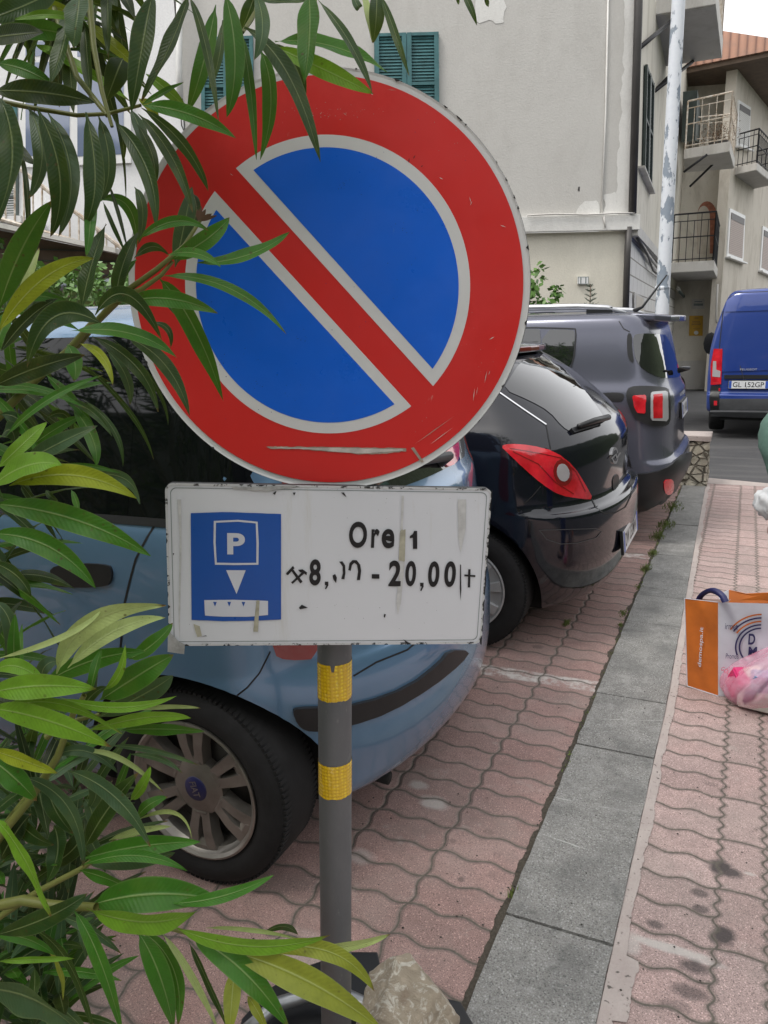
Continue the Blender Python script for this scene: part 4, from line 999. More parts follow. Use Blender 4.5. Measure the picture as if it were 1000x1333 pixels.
# ---------------- grey boxy off-roader
RY, RX = 5.50, -.375
re = car_root('parked_car', 'grey boxy off-roader with silver roof rail and black bumper, farthest of the parked row', RX, RY+.90, math.pi)
rrows = [(.24, .22, 4.05, .80, .26, 3.2), (.30, .10, 4.1, .86, .27, 3.4), (.40, .03, 4.16, .89, .28, 3.6), (.52, .0, 4.2, .90, .28, 3.6), (.60, .01, 4.22, .902, .28, 3.6), (.645, .05, 4.22, .902, .27, 3.6), (.74, .06, 4.2, .902, .27, 3.4),
         (.90, .055, 4.14, .905, .28, 3.2), (1.05, .065, 4.0, .900, .28, 3.2), (1.10, .09, 3.3, .892, .28, 3.2), (1.17, .12, 3.1, .872, .28, 3.3), (1.36, .165, 2.8, .84, .27, 3.6), (1.50, .20, 2.55, .812, .26, 3.8), (1.57, .225, 2.4, .795, .26, 3.8),
         (1.615, .26, 2.3, .765, .26, 3.4), (1.64, .33, 2.2, .68, .26, 2.8), (1.655, .55, 2.0, .42, .25, 2.4)]
rb, rbv = car_body(re, rrows, M_REN, [(.80, .35), (3.37, .35)], .40)
def rl(n, px, mat, **k): return lay(n, rbv, re, px, camcast, mat, re, **k)
S = sidecast(re, 1)
bl = rl('rear_bumper', [(806, 618), (820, 617), (850, 615), (870, 606), (884, 594), (900, 586), (903, 598), (900, 622), (893, 640), (872, 655), (850, 664), (828, 667), (822, 660)], M_BLKPL, off=.030, th=.01, step=4, sm=1)
rl('fog_light', [(860, 623), (870, 622), (872, 630), (870, 640), (862, 641), (860, 634)], M_LENS, off=.036, th=.004, step=3, mirror=True, sm=1)
lh = rl('tail_light', [(815, 512), (820, 504), (836, 503), (862, 505), (869, 509), (870, 535), (869, 551), (861, 555), (842, 553), (826, 543), (818, 527)], M_BLKPL, off=.020, th=.006, step=4, mirror=True, sm=1)
def lens_in(px, mat, sm_=1): return lay('lens', rbv, re, px, camcast, mat, lh, off=.028, th=.004, step=3, sm=sm_)
lens_in([(824, 517), (825.5, 515.5), (838, 515.5), (839.5, 517), (839.5, 536), (838, 538), (830, 537), (826, 529)], M_LENS, 0)
lens_in([(845, 514), (846.5, 512), (862, 511), (865, 513), (865.5, 545), (863, 548), (847, 547), (845, 544)], M_HUBCAP, 0)
lay('lens', rbv, re, [(847.5, 516), (858, 515), (858, 528), (858, 544), (848, 544)], camcast, M_LENS, lh, off=.031, th=.004, step=3, sm=0)
rl('rear_window', [(824, 436), (835, 434), (860, 435), (868, 437), (878, 462), (885, 484), (886, 490), (876, 492), (858, 492), (838, 482), (828, 470), (825, 455)], M_CGLASS, off=.004, step=4, sm=1)
rl('pillar_glass', [(817, 433), (823, 435), (823, 455), (826, 474), (818, 468), (816, 450)], M_BLKPL, off=.004, step=3, sm=1)
rl('side_window', [(620, 428), (700, 428), (704, 430), (705, 482), (690, 484), (620, 484)], M_CGLASS, off=.004, step=6, sm=1)
rl('side_window', [(706, 429), (746, 429), (749, 434), (747, 460), (744, 474), (735, 482), (706, 480)], M_CGLASS, off=.005, step=5, mirror=True, sm=1)
ribbon('window_trim', rbv, re, [(600, 427), (700, 426.5), (749, 428), (750, 436), (748, 462), (744, 477), (735, 484)], camcast, 1.6, M_BLKPL, re, .005)
ribbon('body_gap', rbv, re, [(806, 418), (812, 428), (820, 432)], camcast, 1.2, M_SEAM, re, .002)
rl('side_vent', [(776, 515), (786, 511), (813, 511), (812, 521), (806, 524), (776, 519)], M_BLKPL, off=.003, step=4)
rl('wheel_arch_trim', [(800, 556), (806, 563), (816, 585), (822, 605), (824, 620), (814, 622), (812, 600), (806, 580), (796, 566)], M_BLKPL, off=.022, th=.01, step=4)
flat_plate(re, .040, .02, .93, .10, 'FP 417 LX', '') if False else flat_plate(re, .040, -.02, .92, .10, 'DL 114XA', '')
M4r = mworld(re)
sp_ = prism('spoiler', [M4r @ Vector(p) for p in [(.55, .66, 1.60), (.22, .70, 1.575), (.13, .55, 1.565), (.09, .3, 1.57), (.08, 0, 1.57), (.09, -.3, 1.57), (.13, -.55, 1.565), (.22, -.70, 1.575), (.55, -.66, 1.60)]], Vector((0, 0, .045)), M_REN, re, .012, True)
for s in (1, -1):
    bm = bmesh.new(); add_tube(bm, [M4r @ Vector((x, s*.655, z)) for x, z in [(.42, 1.635), (.55, 1.675), (.75, 1.69), (1.4, 1.70), (2.0, 1.69), (2.25, 1.64)]], [.010, .020, .022, .022, .022, .012], 8)
    rr_ = bm_obj('roof_rail', bm, simple('silver rail', (.55, .56, .58), .35, .7), re, True)
    for x in (.6, 1.3, 2.0):
        bm = bmesh.new(); add_box(bm, M4r @ Vector((x, s*.655, 1.655)), .18, .03, .05); bm_obj('rail_foot', bm, M_BLKPL, rr_)
tube('aerial', [M4r @ Vector((.42, .25, 1.65)), M4r @ Vector((.36, .25, 1.68)), M4r @ Vector((.20, .25, 1.90))], [.018, .010, .005], M_BLKPL, re, 8)
tube('rear_wiper', [M4r @ Vector(p) for p in [(.10, .03, 1.20), (.03, .0, 1.22), (.06, .2, 1.235), (.07, .40, 1.24)]], [.018, .016, .01, .006], M_BLKPL, re, 8)
for wx in (.80, 3.37):
    for s in (1, -1): wheel(re, wx, s*.885, .34, .34, .21, s, 'plain', M_ALLOY, detail=False)
side_windows(re, rbv, [[(1.75, 1.22), (2.75, 1.18), (2.45, 1.50), (1.75, 1.55)]])
Ffr = xcast(M4r, 6, -1)
lay('windscreen', rbv, re, [(-.72, 1.2), (.72, 1.2), (.64, 1.55), (-.64, 1.55)], Ffr, M_CGLASS, re, step=.07, off=.004, sm=1)

# ---------------- blue van on the road
VZ = -.125
va = car_root('parked_van', 'royal blue panel van seen from behind on the asphalt road', .50, 12.4, math.pi/2, 'van', VZ)
vrows = [(.36, .10, 5.1, .93, .12, 3), (.42, .02, 5.15, 1.0, .12, 3.5), (.55, .0, 5.2, 1.01, .10, 4), (.64, .0, 5.2, 1.015, .10, 4), (.68, .05, 5.2, 1.015, .10, 4), (.9, .055, 5.15, 1.02, .10, 4), (1.2, .065, 4.7, 1.015, .10, 4),
         (1.5, .08, 4.2, .975, .10, 4), (1.8, .10, 3.8, .90, .10, 4), (2.0, .125, 3.5, .835, .10, 4), (2.09, .15, 3.4, .78, .10, 3.5), (2.13, .19, 3.3, .70, .12, 3), (2.15, .3, 3.1, .4, .12, 3)]
vb, vbv = car_body(va, vrows, M_VAN, [(1.1, .34), (4.1, .34)], .40)
def vl(n, px, mat, **k): k.setdefault('sm', 0); return lay(n, vbv, va, px, camcast, mat, va, **k)
vl('door_panel', [(948, 385), (1060, 381), (1060, 402), (944, 406)], M_VAN, off=.012, th=.004, step=8)
vl('door_panel', [(943, 412), (1060, 408), (1060, 480), (940, 484)], M_VAN, off=.012, th=.004, step=8)
ribbon('door_gap', vbv, va, [(945, 384), (941, 410), (937, 450), (936, 512)], camcast, 1.2, M_SEAM, va, .003)
ribbon('roof_gap', vbv, va, [(930, 400), (960, 381), (1060, 377)], camcast, .8, M_SEAM, va, .003)
vt = vl('tail_light', [(930, 454), (941, 454), (940, 480), (939, 500), (926, 501), (926, 475)], M_LENS, off=.02, th=.01, step=4)
lay('lens', vbv, va, [(929, 470), (933, 470), (933, 481), (938.5, 483), (938, 491), (928, 490)], camcast, M_LENSW, vt, off=.025, th=.004, step=3, sm=0)
vl('bumper_corner', [(926, 502), (938, 502), (937, 512), (936, 538), (926, 538), (924, 520)], M_BLKPL, off=.02, th=.01, step=4)
vl('reflector', [(930, 521.5), (934, 521.5), (934, 527), (930, 527)], M_LENS, off=.026, th=.004, step=2)
vl('reflector', [(936, 505), (938, 505), (938, 509), (936, 509)], M_LENS, off=.026, th=.004, step=2)
vl('bumper', [(936, 519), (1060, 519), (1060, 534), (936, 533)], M_GREYPL, off=.014, th=.004, step=6)
vl('bumper_step', [(926, 533), (1060, 535), (1060, 541), (926, 539)], M_GREYPL, off=.08, th=.07, step=6)
vl('handle_strip', [(943, 488), (1060, 488), (1060, 493), (943, 493)], M_BLKPL, off=.02, th=.01, step=5)
flat_plate(va, .02, .46, .795, 0, 'GL 152GP', '')
M4v = mworld(va)
pv = Plane(M4v @ Vector((.045, 0, 1.0)), (1, 0, 0))
text('lettering', 'PEUGEOT', pv, (*pv.uv(963.5, 482), *pv.uv(986, 479.4)), M_HUBCAP, va, .012, .003, .01)
for s in (1,):
    arm = tube('door_mirror', [M4v @ Vector((3.9, 1.0, 1.30)), M4v @ Vector((3.9, 1.22, 1.30))], .04, M_BLKPL, va)
    prism('mirror_housing', [M4v @ Vector((3.86, 1.16+.13*math.cos(t*.524), 1.30+.21*math.sin(t*.524))) for t in range(12)], M4v.to_3x3() @ Vector((.14, 0, 0)), M_BLKPL, arm, .02, True)
for wx in (1.1, 4.1):
    for s in (1, -1): wheel(va, wx, s*.985, .34, .34, .22, s, 'plain', M_ALLOY, detail=False)
bm = bmesh.new(); add_box(bm, M4v @ Vector((.5, 0, .33)), 1.6, .8, .12); bm_obj('underbody', bm, M_UNDERC, va)
# ------------------------------------------------------------ street objects
# low rubble wall behind the last car
g = NG('rubble stone'); P = g.pos(); e = g.vor(12, 'DISTANCE_TO_EDGE', g.vs(P, (1, 1, 1.3))); cell = g.vor(12, 'F1', g.vs(P, (1, 1, 1.3)), 'Color')
c = g.mix(g.sep(cell)[0], (.24, .22, .17), (.50, .46, .37)); c = g.mix(g.ramp(g.noise(18, 5, .7), .4, .7, 0, .5), c, (.56, .53, .45))
c = g.mix(g.ramp(e, .0, .10, .8, 0), c, (.16, .145, .11))
M_RUBBLE = g.fin(c, .9, 0, g.bump(g.M('ADD', g.ramp(e, 0, .12), g.M('MULTIPLY', g.noise(40, 4), .25)), 1, .04))
bm = bmesh.new(); sw = []
def rubble(x0, x1, y0, y1, z1, nx, ny, nz, amp=.018):
    bm = bmesh.new(); bmesh.ops.create_cube(bm, size=1)
    bmesh.ops.subdivide_edges(bm, edges=bm.edges[:], cuts=14, use_grid_fill=True)
    for v in bm.verts:
        p = Vector((x0+(v.co.x+.5)*(x1-x0), y0+(v.co.y+.5)*(y1-y0), (v.co.z+.5)*z1-.02)); nn = noise.noise(p*9)*amp+noise.noise(p*22)*amp*.6
        d = (v.co*2); k = max(abs(d.x), abs(d.y), abs(d.z)); d = Vector([q if abs(q) > k-1e-4 else 0 for q in d]); v.co = p+d.normalized()*nn if d.length else p
    return bm
bm = rubble(-2.6, -.275, 7.93, 8.26, .47, 1, 1, 1)
wl_ = bm_obj('stone_wall', bm, M_RUBBLE, None, True); tag(wl_, 'low rough rubble stone wall at the end of the sidewalk kerb', 'wall')
bm = rubble(-2.62, -.262, 7.91, 8.28, .05, 1, 1, 1, .008)
for v in bm.verts: v.co.z += .47
bm_obj('coping', bm, M_STRIP, wl_, True)
# lamp post with flaking paint
g = NG('flaking white paint'); P = g.vs(g.pos(), (1, 1, .45)); n_ = g.noise(9, 6, .62, vec=P); f = g.ramp(n_, .54, .555)
c = g.mix(f, g.mix(g.noise(30, 3), (.62, .66, .72), (.74, .77, .80)), g.mix(g.noise(14, 3), (.20, .25, .32), (.30, .34, .38)))
M_FLAKE = g.fin(c, g.mix(f, (.45,)*3, (.7,)*3), 0, g.bump(f, .5, -.01))
pa, pb = at_y(860.5, 430, 9.0), at_y(883.5, 0, 9.0); dr = (pb-pa).normalized()
base = pa-dr*(pa.z/dr.z); top = pa+dr*7.5
lp = thing('lamp_post', 'tall leaning white lamp post with flaking paint beside the corner house', 'lamp post', base)
bm = bmesh.new(); pts = [base+(top-base)*t for t in np.linspace(0, 1, 12)]; add_tube(bm, pts, [.074-.018*t for t in np.linspace(0, 1, 12)], 24); bm_obj('pole', bm, M_FLAKE, lp, True)
pz = pa+dr*(.12); lathe('collar', [(.071, -.01), (.078, 0), (.078, .02), (.071, .03)], at_y(862.5, 376, 9.0), dr, M_FLAKE, lp, 24)
arm = tube('arm', [top-dr*.1, top+dr*.3+Vector((.3, -.1, 0)), top+dr*.45+Vector((1.0, -.3, 0))], .035, M_FLAKE, lp)
prism('lamp_head', [top+dr*.42+Vector((.8+.45*math.cos(t*.524), -.28+.13*math.sin(t*.524), 0)) for t in range(12)], Vector((0, 0, .12)), M_CONC, arm, .03)
lathe('foot', [(.16, 0), (.16, .02), (.09, .06), (.075, .25)], base, (0, 0, 1), M_CONC, lp, 20)
# small vine and conifer by the cream wall
def crown(name, cen, rad, n, size, mat, parent, seed=1, lump=.5, gap=.0):
    r_ = random.Random(seed); bm = bmesh.new()
    lumps = [(Vector((r_.gauss(0, .5), r_.gauss(0, .5), r_.gauss(0, .5))), r_.uniform(.25, .55)) for _ in range(14)]
    for _ in range(n):
        c_, q = r_.choice(lumps); d = Vector((r_.gauss(0, 1), r_.gauss(0, 1), r_.gauss(0, 1))).normalized()*q*r_.uniform(.6, 1)
        p = c_+d; p = Vector(cen)+Vector((p.x*rad[0], p.y*rad[1], p.z*rad[2]))
        a = Vector((r_.uniform(-1, 1), r_.uniform(-1, 1), r_.uniform(-.8, .3))).normalized(); b = a.cross(Vector((r_.uniform(-1, 1), r_.uniform(-1, 1), r_.uniform(-1, 1)))).normalized()
        s = size*r_.uniform(.6, 1.3)
        v = [bm.verts.new(p), bm.verts.new(p+a*s*.5+b*s*.28), bm.verts.new(p+a*s), bm.verts.new(p+a*s*.5-b*s*.28)]; bm.faces.new(v)
    return bm_obj(name, bm, mat, parent)
g = NG('vine leaf'); c = g.mix(g.noise(12, 2), (.05, .12, .02), (.13, .26, .05)); M_VINE = g.fin(c, .45, 0, None, Subsurface_Weight=0.0)
q = at_y(703, 392, 8.6); vn = thing('climbing_plant', 'small bright green climbing plant rising behind the grey off-roader roof', 'plant', (q.x, q.y, 0))
crown('foliage', q+Vector((-.06, 0, -.12)), (.20, .2, .28), 520, .085, M_VINE, vn, 5)
crown('lower_foliage', q+Vector((-.1, 0, -.9)), (.22, .25, .8), 700, .085, M_VINE, vn, 6)
tube('stem', [(q.x, q.y, 0), (q.x+.03, q.y, .9), (q.x-.02, q.y, 1.7)], [.02, .015, .008], M_WOOD, vn)
q = at_y(768, 402, 9.2); cf_ = thing('small_conifer', 'sparse grey green young conifer in front of the cream wall', 'tree', (q.x, q.y, 0))
M_CONI = simple('grey green needles', (.12, .145, .11), .8, sc=20, var=.3)
bm = bmesh.new(); r_ = random.Random(4); tz = at_y(769, 371, 9.2).z
for k in range(26):
    z = tz-.02-k*.055; L = .05+.012*k if k < 14 else .2
    for s in range(3):
        a = r_.uniform(0, 6.28); e = Vector((math.cos(a), math.sin(a), .45))
        p0 = Vector((q.x, q.y, z)); p1 = p0+e*L; add_tube(bm, [p0, p1], [.004, .002], 4, False)
        for j in range(9):
            t = j/9; p = p0.lerp(p1, t); s_ = Vector((r_.uniform(-1, 1), r_.uniform(-1, 1), r_.uniform(.0, 1))).normalized()*.045*(1.1-t*.5); b = s_.cross(e).normalized()*.006
            bm.faces.new([bm.verts.new(p-b), bm.verts.new(p+b), bm.verts.new(p+s_)])
bm_obj('needles', bm, M_CONI, cf_)
tube('trunk', [(q.x, q.y, 0), (q.x, q.y, tz)], [.03, .004], M_WOOD, cf_)
# hedge glimpsed between the shed and the car
hg = crown('hedge', P6.hit(90, 396)+P6.n*1.6, (2.6, .5, .5), 3500, .10, M_VINE, None, 9)
tag(hg, 'green hedge between the brown shed and the blue car', 'hedge')
hg2 = crown('shrub', P6.hit(0, 330)+P6.n*1.2, (.45, .4, .7), 1200, .12, M_VINE, None, 11)
tag(hg2, 'light green leafy shrub beside the brown shed at the left edge', 'shrub')

# rock at the foot of the pole
g = NG('rock'); P = g.pos(); c = g.mix(g.noise(16, 6, .65), (.32, .26, .19), (.56, .48, .37)); c = g.mix(g.ramp(g.noise(30, 6, .7, dist=1.5), .52, .60), c, (.70, .66, .57))
c = g.mix(g.ramp(g.noise(9, 5, .6), .58, .7, 0, .6), c, (.22, .14, .09))
M_ROCK = g.fin(c, .9, 0, g.bump(g.noise(45, 8, .75, dist=.8), 1, .014))
rc = Vector((-.555, 1.215, .0)); bm = bmesh.new(); bmesh.ops.create_icosphere(bm, subdivisions=5, radius=1)
cuts = [(Vector((.25, -.2, .95)), .70), (Vector((-.55, -.25, .8)), .78), (Vector((.8, -.3, .5)), .74), (Vector((-.9, -.2, .1)), .78), (Vector((.1, -1, .15)), .72), (Vector((.5, .7, .6)), .8), (Vector((.95, -.1, -.1)), .80)]
for v in bm.verts:
    p = v.co.copy()
    for n_, d_ in cuts:
        n_ = n_.normalized(); k = p.dot(n_)
        if k > d_: p -= n_*(k-d_)*.93
    p *= 1+.05*noise.noise(p*2.2)+.035*noise.noise(p*6)+.012*noise.noise(p*17)
    v.co = Vector((p.x*.118, p.y*.12, p.z*.155+.105))+rc
rk = bm_obj('rock', bm, M_ROCK, None, True); tag(rk, 'pale brown broken rock standing at the foot of the sign pole', 'rock')
# grey pipes of a low metal rack behind the pole
M_GALV = simple('galvanised pipe', (.30, .31, .32), .35, .7, var=.3, sc=20)
rp = [at_z(x, y, z) for x, y, z in [(318, 1345, .06), (360, 1308, .07), (400, 1296, .07), (450, 1296, .07), (480, 1310, .06), (500, 1345, .05)]]
rack = tube('metal_pipe', rp, .016, M_GALV, None, 16); tag(rack, 'curved galvanised metal pipe lying behind the sign pole', 'pipe')
dk = prism('rubber_mat', [at_z(x, y, .0) for x, y in [(352, 1300), (395, 1272), (455, 1252), (492, 1252), (500, 1290), (600, 1318), (618, 1350), (540, 1400), (300, 1400), (316, 1340)]], Vector((0, 0, .03)), M_BLKPL, None, .004)
tag(dk, 'flat black plastic base under the rock and pole', 'base')

# ------------------------------------------------------------ shopping bags
M_BAGW = simple('white paper', (.62, .64, .70), .55, var=.1, sc=12, bump=.15, bsc=14)
M_BAGO = simple('orange paper', (.55, .145, .018), .5, var=.22, sc=9, bump=.2, bsc=14)
M_NAVY = simple('navy print', (.02, .022, .10), .5)
M_BAGI = simple('paper inside', (.55, .42, .38), .7)
bag = thing('shopping_bag', 'orange and white paper shopping bag with navy handle standing on the sidewalk', 'shopping bag', at_z(930, 890, 0))
A0 = at_z(895, 893, 0); B0 = at_z(935, 906, 0); yA, yB = A0.y, B0.y
# side gusset (orange) faces the camera's left, front (white) to its right
A1 = at_y(891, 780, yA+.01); Bm = at_y(935, 783, yB); A1.z = Bm.z = .40
TL = at_y(891.5, 779, yA); TM = at_y(935, 784, yB); TR = at_y(1000, 786, yB+.02)
DR = Vector((.96, .28, 0)); C0 = B0+DR*.30; C0.z = 0; TR = TM+DR*.30
back = (A0-B0); 
def grid_sheet(name, a, b, c, d, mat, parent, n=14, amp=.006, seed=0, thick=.0):
    """a b bottom, c d top (a-d left edge, b-c right edge) with soft creases"""
    a, b, c, d = map(Vector, (a, b, c, d)); nn = (b-a).cross(d-a).normalized(); vs = []; fs = []
    for j in range(n+1):
        for i in range(n+1):
            s, t = i/n, j/n; p = (a.lerp(b, s)).lerp(d.lerp(c, s), t); e = math.sin(math.pi*s)**.5*min(1, (1-abs(2*t-1))*3+.25) if 0 < s < 1 else 0
            vs.append(p+nn*(noise.noise(Vector((s*3, t*4, seed)))*amp*1.6+abs(noise.noise(Vector((s*5+t*3, t*2, seed+3))))*amp)*e)
    for j in range(n):
        for i in range(n): k = j*(n+1)+i; fs.append((k, k+1, k+n+2, k+n+1))
    return mesh_obj(name, vs, fs, mat, parent, True)
D0 = A0+(C0-B0); D0.z = 0; TD = TL+(TR-TM)
grid_sheet('gusset', A0, B0, TM, TL, M_BAGO, bag, 16, .007, 1)
frt = grid_sheet('front', B0, C0, TR, TM, M_BAGW, bag, 16, .003, 2)
grid_sheet('far_gusset', C0, D0, TD, TR, M_BAGO, bag, 10, .006, 3)
grid_sheet('back', D0, A0, TL, TD, M_BAGI, bag, 10, .004, 4)
mesh_obj('bottom', [A0+Vector((0, 0, .004)), B0+Vector((0, 0, .004)), C0+Vector((0, 0, .004)), D0+Vector((0, 0, .004))], [(0, 1, 2, 3)], M_BAGW, bag)
PG = Plane(A0, (B0-A0), (TL-A0)); PG = Plane(A0, PG.u, PG.n.cross(PG.u) if (PG.n.cross(PG.u)).z > 0 else -PG.n.cross(PG.u))
PB = Plane(B0, (C0-B0).normalized()); vv = (TM-B0).normalized(); vv = (vv-PB.u*vv.dot(PB.u)).normalized(); PB = Plane(B0, PB.u, vv)
for e0, e1 in ((A0, TL), (TL, TM)):
    pass
bm = bmesh.new(); add_tube(bm, [TL, A0], .0022, 5); add_tube(bm, [A0, B0], .0022, 5); add_tube(bm, [TL, TM], .0015, 5); bm_obj('edge', bm, M_BAGW, bag)
text('lettering', 'demospa.it', PG, (*[f(PG.uv(910, 866)[i], PG.uv(919, 816)[i]) for i, f in ((0, min), (1, min))], *[f(PG.uv(910, 866)[i], PG.uv(919, 816)[i]) for i, f in ((0, max), (1, max))]), M_BAGW, bag, .012, .001, .01, rot=90)
def ring_band(pl, cx, cy, r0, r1, a0, a1, mat, parent, d=.008, n=24, name='print'):
    vs = []; fs = []
    for i in range(n+1):
        a = R(a0+(a1-a0)*i/n)
        for r_ in (r0, r1): vs.append(pl.P(cx+r_*math.cos(a), cy+r_*math.sin(a), d))
    for i in range(n): fs.append((2*i, 2*i+1, 2*i+3, 2*i+2))
    return mesh_obj(name, vs, fs, mat, parent)
lc = PB.uv(989, 841); k = (PB.uv(998, 838)[0]-PB.uv(978, 838)[0])/20
for r_, m_ in ((27, M_NAVY), (32, M_NAVY), (37, M_BAGO), (42, M_NAVY), (47, M_BAGO)):
    ring_band(PB, lc[0], lc[1], (r_-1.1)*k, (r_+1.1)*k, 92, 235 if r_ < 28 else (205 if r_ < 33 else 150), m_, frt)
text('lettering', 'D', PB, (*PB.uv(973, 838), *PB.uv(983, 824)), M_NAVY, frt, .009, .001, .03)
text('lettering', 'M', PB, (*PB.uv(973, 853), *PB.uv(985, 841)), M_NAVY, frt, .009, .001, .03)
text('lettering', 'irmet', PB, (*PB.uv(943, 818), *PB.uv(960, 811)), M_NAVY, frt, .009, .001, .0)
text('lettering', 'Promos', PB, (*PB.uv(944, 856), *PB.uv(961, 850)), M_NAVY, frt, .009, .001, .0)
hp = []
for i in range(13):
    t = i/12; x = 908+t*36; y = 784-math.sin(math.pi*t)**.6*15; hp.append(at_y(x, y, yA+.02-.12*t))
bm = bmesh.new()
for i, p in enumerate(hp):
    pass
vs = []; fs = []
for i, p in enumerate(hp):
    tt = (hp[min(i+1, 12)]-hp[max(i-1, 0)]).normalized(); nn = tt.cross(CF).normalized()*.012
    vs += [p-nn, p+nn, p-nn+Vector((.004, .006, 0)), p+nn+Vector((.004, .006, 0))]
for i in range(12):
    a = 4*i; b = a+4; fs += [(a, a+1, b+1, b), (a+2, b+2, b+3, a+3), (a, b, b+2, a+2), (a+1, a+3, b+3, b+1)]
mesh_obj('handle', vs, fs, M_NAVY, bag, True)
fq = prism('inner_flap', [at_y(949, 785, yB+.1), at_y(949, 768, yB+.12), at_y(972, 773, yB+.1), at_y(1010, 771, yB+.08), at_y(1010, 785, yB+.08)], Vector((0, .004, 0)), M_BAGO, bag)
prism('inner_flap', [at_y(936, 785, yB+.12), at_y(936, 774, yB+.13), at_y(949, 768, yB+.125), at_y(949, 785, yB+.115)], Vector((0, .003, 0)), M_BAGW, bag)
# translucent pink plastic bag
g = NG('pink film'); P = g.pos(); f = g.noise(9, 4, .6, dist=1.0)
col_ = g.mix(g.ramp(f, .35, .7), (.90, .34, .50), (.97, .66, .78))
bs = g.b; g.fin(col_, .22, 0, g.bump(g.noise(24, 5, .65, dist=.8), .6, .012), Alpha=.42, Transmission_Weight=.0, Specular_IOR_Level=.6)
M_PINK = g.m
pkc = at_z(968, 930, 0)+Vector((.035, .10, 0)); pk = thing('plastic_bag', 'translucent pink plastic carrier bag full of shopping in front of the orange paper bag', 'shopping bag', pkc)
bm = bmesh.new(); bmesh.ops.create_icosphere(bm, subdivisions=6, radius=1)
for v in bm.verts:
    p = v.co.copy(); ang = math.atan2(p.y, p.x); z = (p.z+1)/2
    wdt = (.55+.75*math.sin(math.pi*min(1, z*1.0+.18))**.7)*(1-.62*max(0, z)) if z > 0 else .5
    fold = .09*noise.noise(Vector((math.cos(ang)*2.3, math.sin(ang)*2.3, z*2.0)))+.09*abs(noise.noise(Vector((math.cos(ang)*4+z, math.sin(ang)*4, z*1.5))))+.04*noise.noise(Vector((math.cos(ang)*6+z, math.sin(ang)*6, z*3)))+.02*abs(noise.noise(Vector((ang*6, z*4, 3))))
    h = Vector((p.x, p.y, 0)); hl = h.length
    if hl > 1e-5: h = h/hl
    rad = hl**.55*wdt*(1+fold*1.5)
    z2 = max(0, z)**.85
    lean = Vector((.24*z2**1.4-.01, .03*z2, 0))
    v.co = pkc+Vector((h.x*rad*.150, h.y*rad*.125, z2*.345+fold*.05))+lean
    v.co.z = max(v.co.z, .002+.004*abs(fold))
bm_obj('film', bm, M_PINK, pk, True)
def softbox(name, c, sx, sy, sz, rz, rx, mat, parent):
    bm = bmesh.new(); add_box(bm, (0, 0, 0), sx, sy, sz); bmesh.ops.bevel(bm, geom=bm.edges[:], offset=.006, segments=2, affect='EDGES')
    bm.transform(Matrix.Translation(c) @ Matrix.Rotation(rz, 4, 'Z') @ Matrix.Rotation(rx, 4, 'X')); return bm_obj(name, bm, mat, parent)
softbox('package', pkc+Vector((-.055, -.02, .10)), .07, .09, .11, .5, .6, simple('magenta pack', (.62, .03, .16), .4), pk)
softbox('package', pkc+Vector((-.015, -.005, .135)), .08, .05, .06, .8, .5, simple('cream pack', (.72, .64, .55), .5), pk)
softbox('package', pkc+Vector((.03, -.05, .13)), .10, .06, .09, .2, .3, simple('blue pack', (.18, .26, .42), .45), pk)
softbox('package', pkc+Vector((.02, -.03, .055)), .15, .10, .08, -.2, .1, simple('pale pack', (.62, .62, .56), .45), pk)
softbox('package', pkc+Vector((-.02, -.07, .06)), .04, .02, .09, .3, .5, M_NAVY, pk)
PQ = Plane(pkc+Vector((0, -.135, 0)), (.92, -.1, .38), (-.38, .05, .92)) 
PQ = Plane(pkc+Vector((.02, -.118, 0)), Vector((.75, -.05, .66)), Vector((-.66, .04, .75)))
a, b = PQ.uv(983, 948), PQ.uv(1003, 905)
text('lettering', 'ne pure le', PQ, (a[0], a[1]-.012, a[0]+.17, a[1]+.012), simple('pink grey print', (.25, .12, .2), .5), pk, .004, .0008)
a = PQ.uv(938, 868); text('lettering', 'GOLD', Plane(pkc+Vector((0, -.10, 0)), (.9, 0, -.42), (.42, 0, .9)), (*Plane(pkc+Vector((0, -.10, 0)), (.9, 0, -.42), (.42, 0, .9)).uv(938, 872), *[q+d for q, d in zip(Plane(pkc+Vector((0, -.10, 0)), (.9, 0, -.42), (.42, 0, .9)).uv(938, 872), (.045, .018))]), simple('red print', (.70, .05, .12), .5), pk, .0, .0008)

# ------------------------------------------------------------ person at the right edge
def skin_body(name, chains, mat, parent, sub=2, root=0):
    """chains: list of [(x,y,z,r)...]; first vertices may repeat earlier points to join"""
    verts = []; rad = []; edges = []; idx = {}
    for ch in chains:
        prev = None
        for x, y, z, r_ in ch:
            k = (round(x, 4), round(y, 4), round(z, 4))
            if k not in idx: idx[k] = len(verts); verts.append((x, y, z)); rad.append(r_)
            i = idx[k]
            if prev is not None: edges.append((prev, i))
            prev = i
    me = bpy.data.meshes.new(name); me.from_pydata(verts, edges, []); o = bpy.data.objects.new(name, me); COL.objects.link(o)
    sk = o.modifiers.new('s', 'SKIN'); sk.use_smooth_shade = True; sb = o.modifiers.new('u', 'SUBSURF'); sb.levels = sub; sb.render_levels = sub
    for i, d in enumerate(me.skin_vertices[0].data): d.radius = (rad[i] if isinstance(rad[i], tuple) else (rad[i], rad[i])); d.use_root = (i == root)
    dg = bpy.context.evaluated_depsgraph_get(); dg.update(); m2 = bpy.data.meshes.new_from_object(o.evaluated_get(dg)); bpy.data.objects.remove(o)
    m2.materials.clear(); m2.materials.append(mat); m2.polygons.foreach_set('use_smooth', [True]*len(m2.polygons))
    r = bpy.data.objects.new(name, m2); COL.objects.link(r); setp(r, parent); return r
M_SKIN = simple('skin', (.52, .30, .22), .5, sc=20, var=.15); M_GREEN = simple('sage green knit', (.10, .185, .15), .85, sc=14, var=.25, bump=.4, bsc=90)
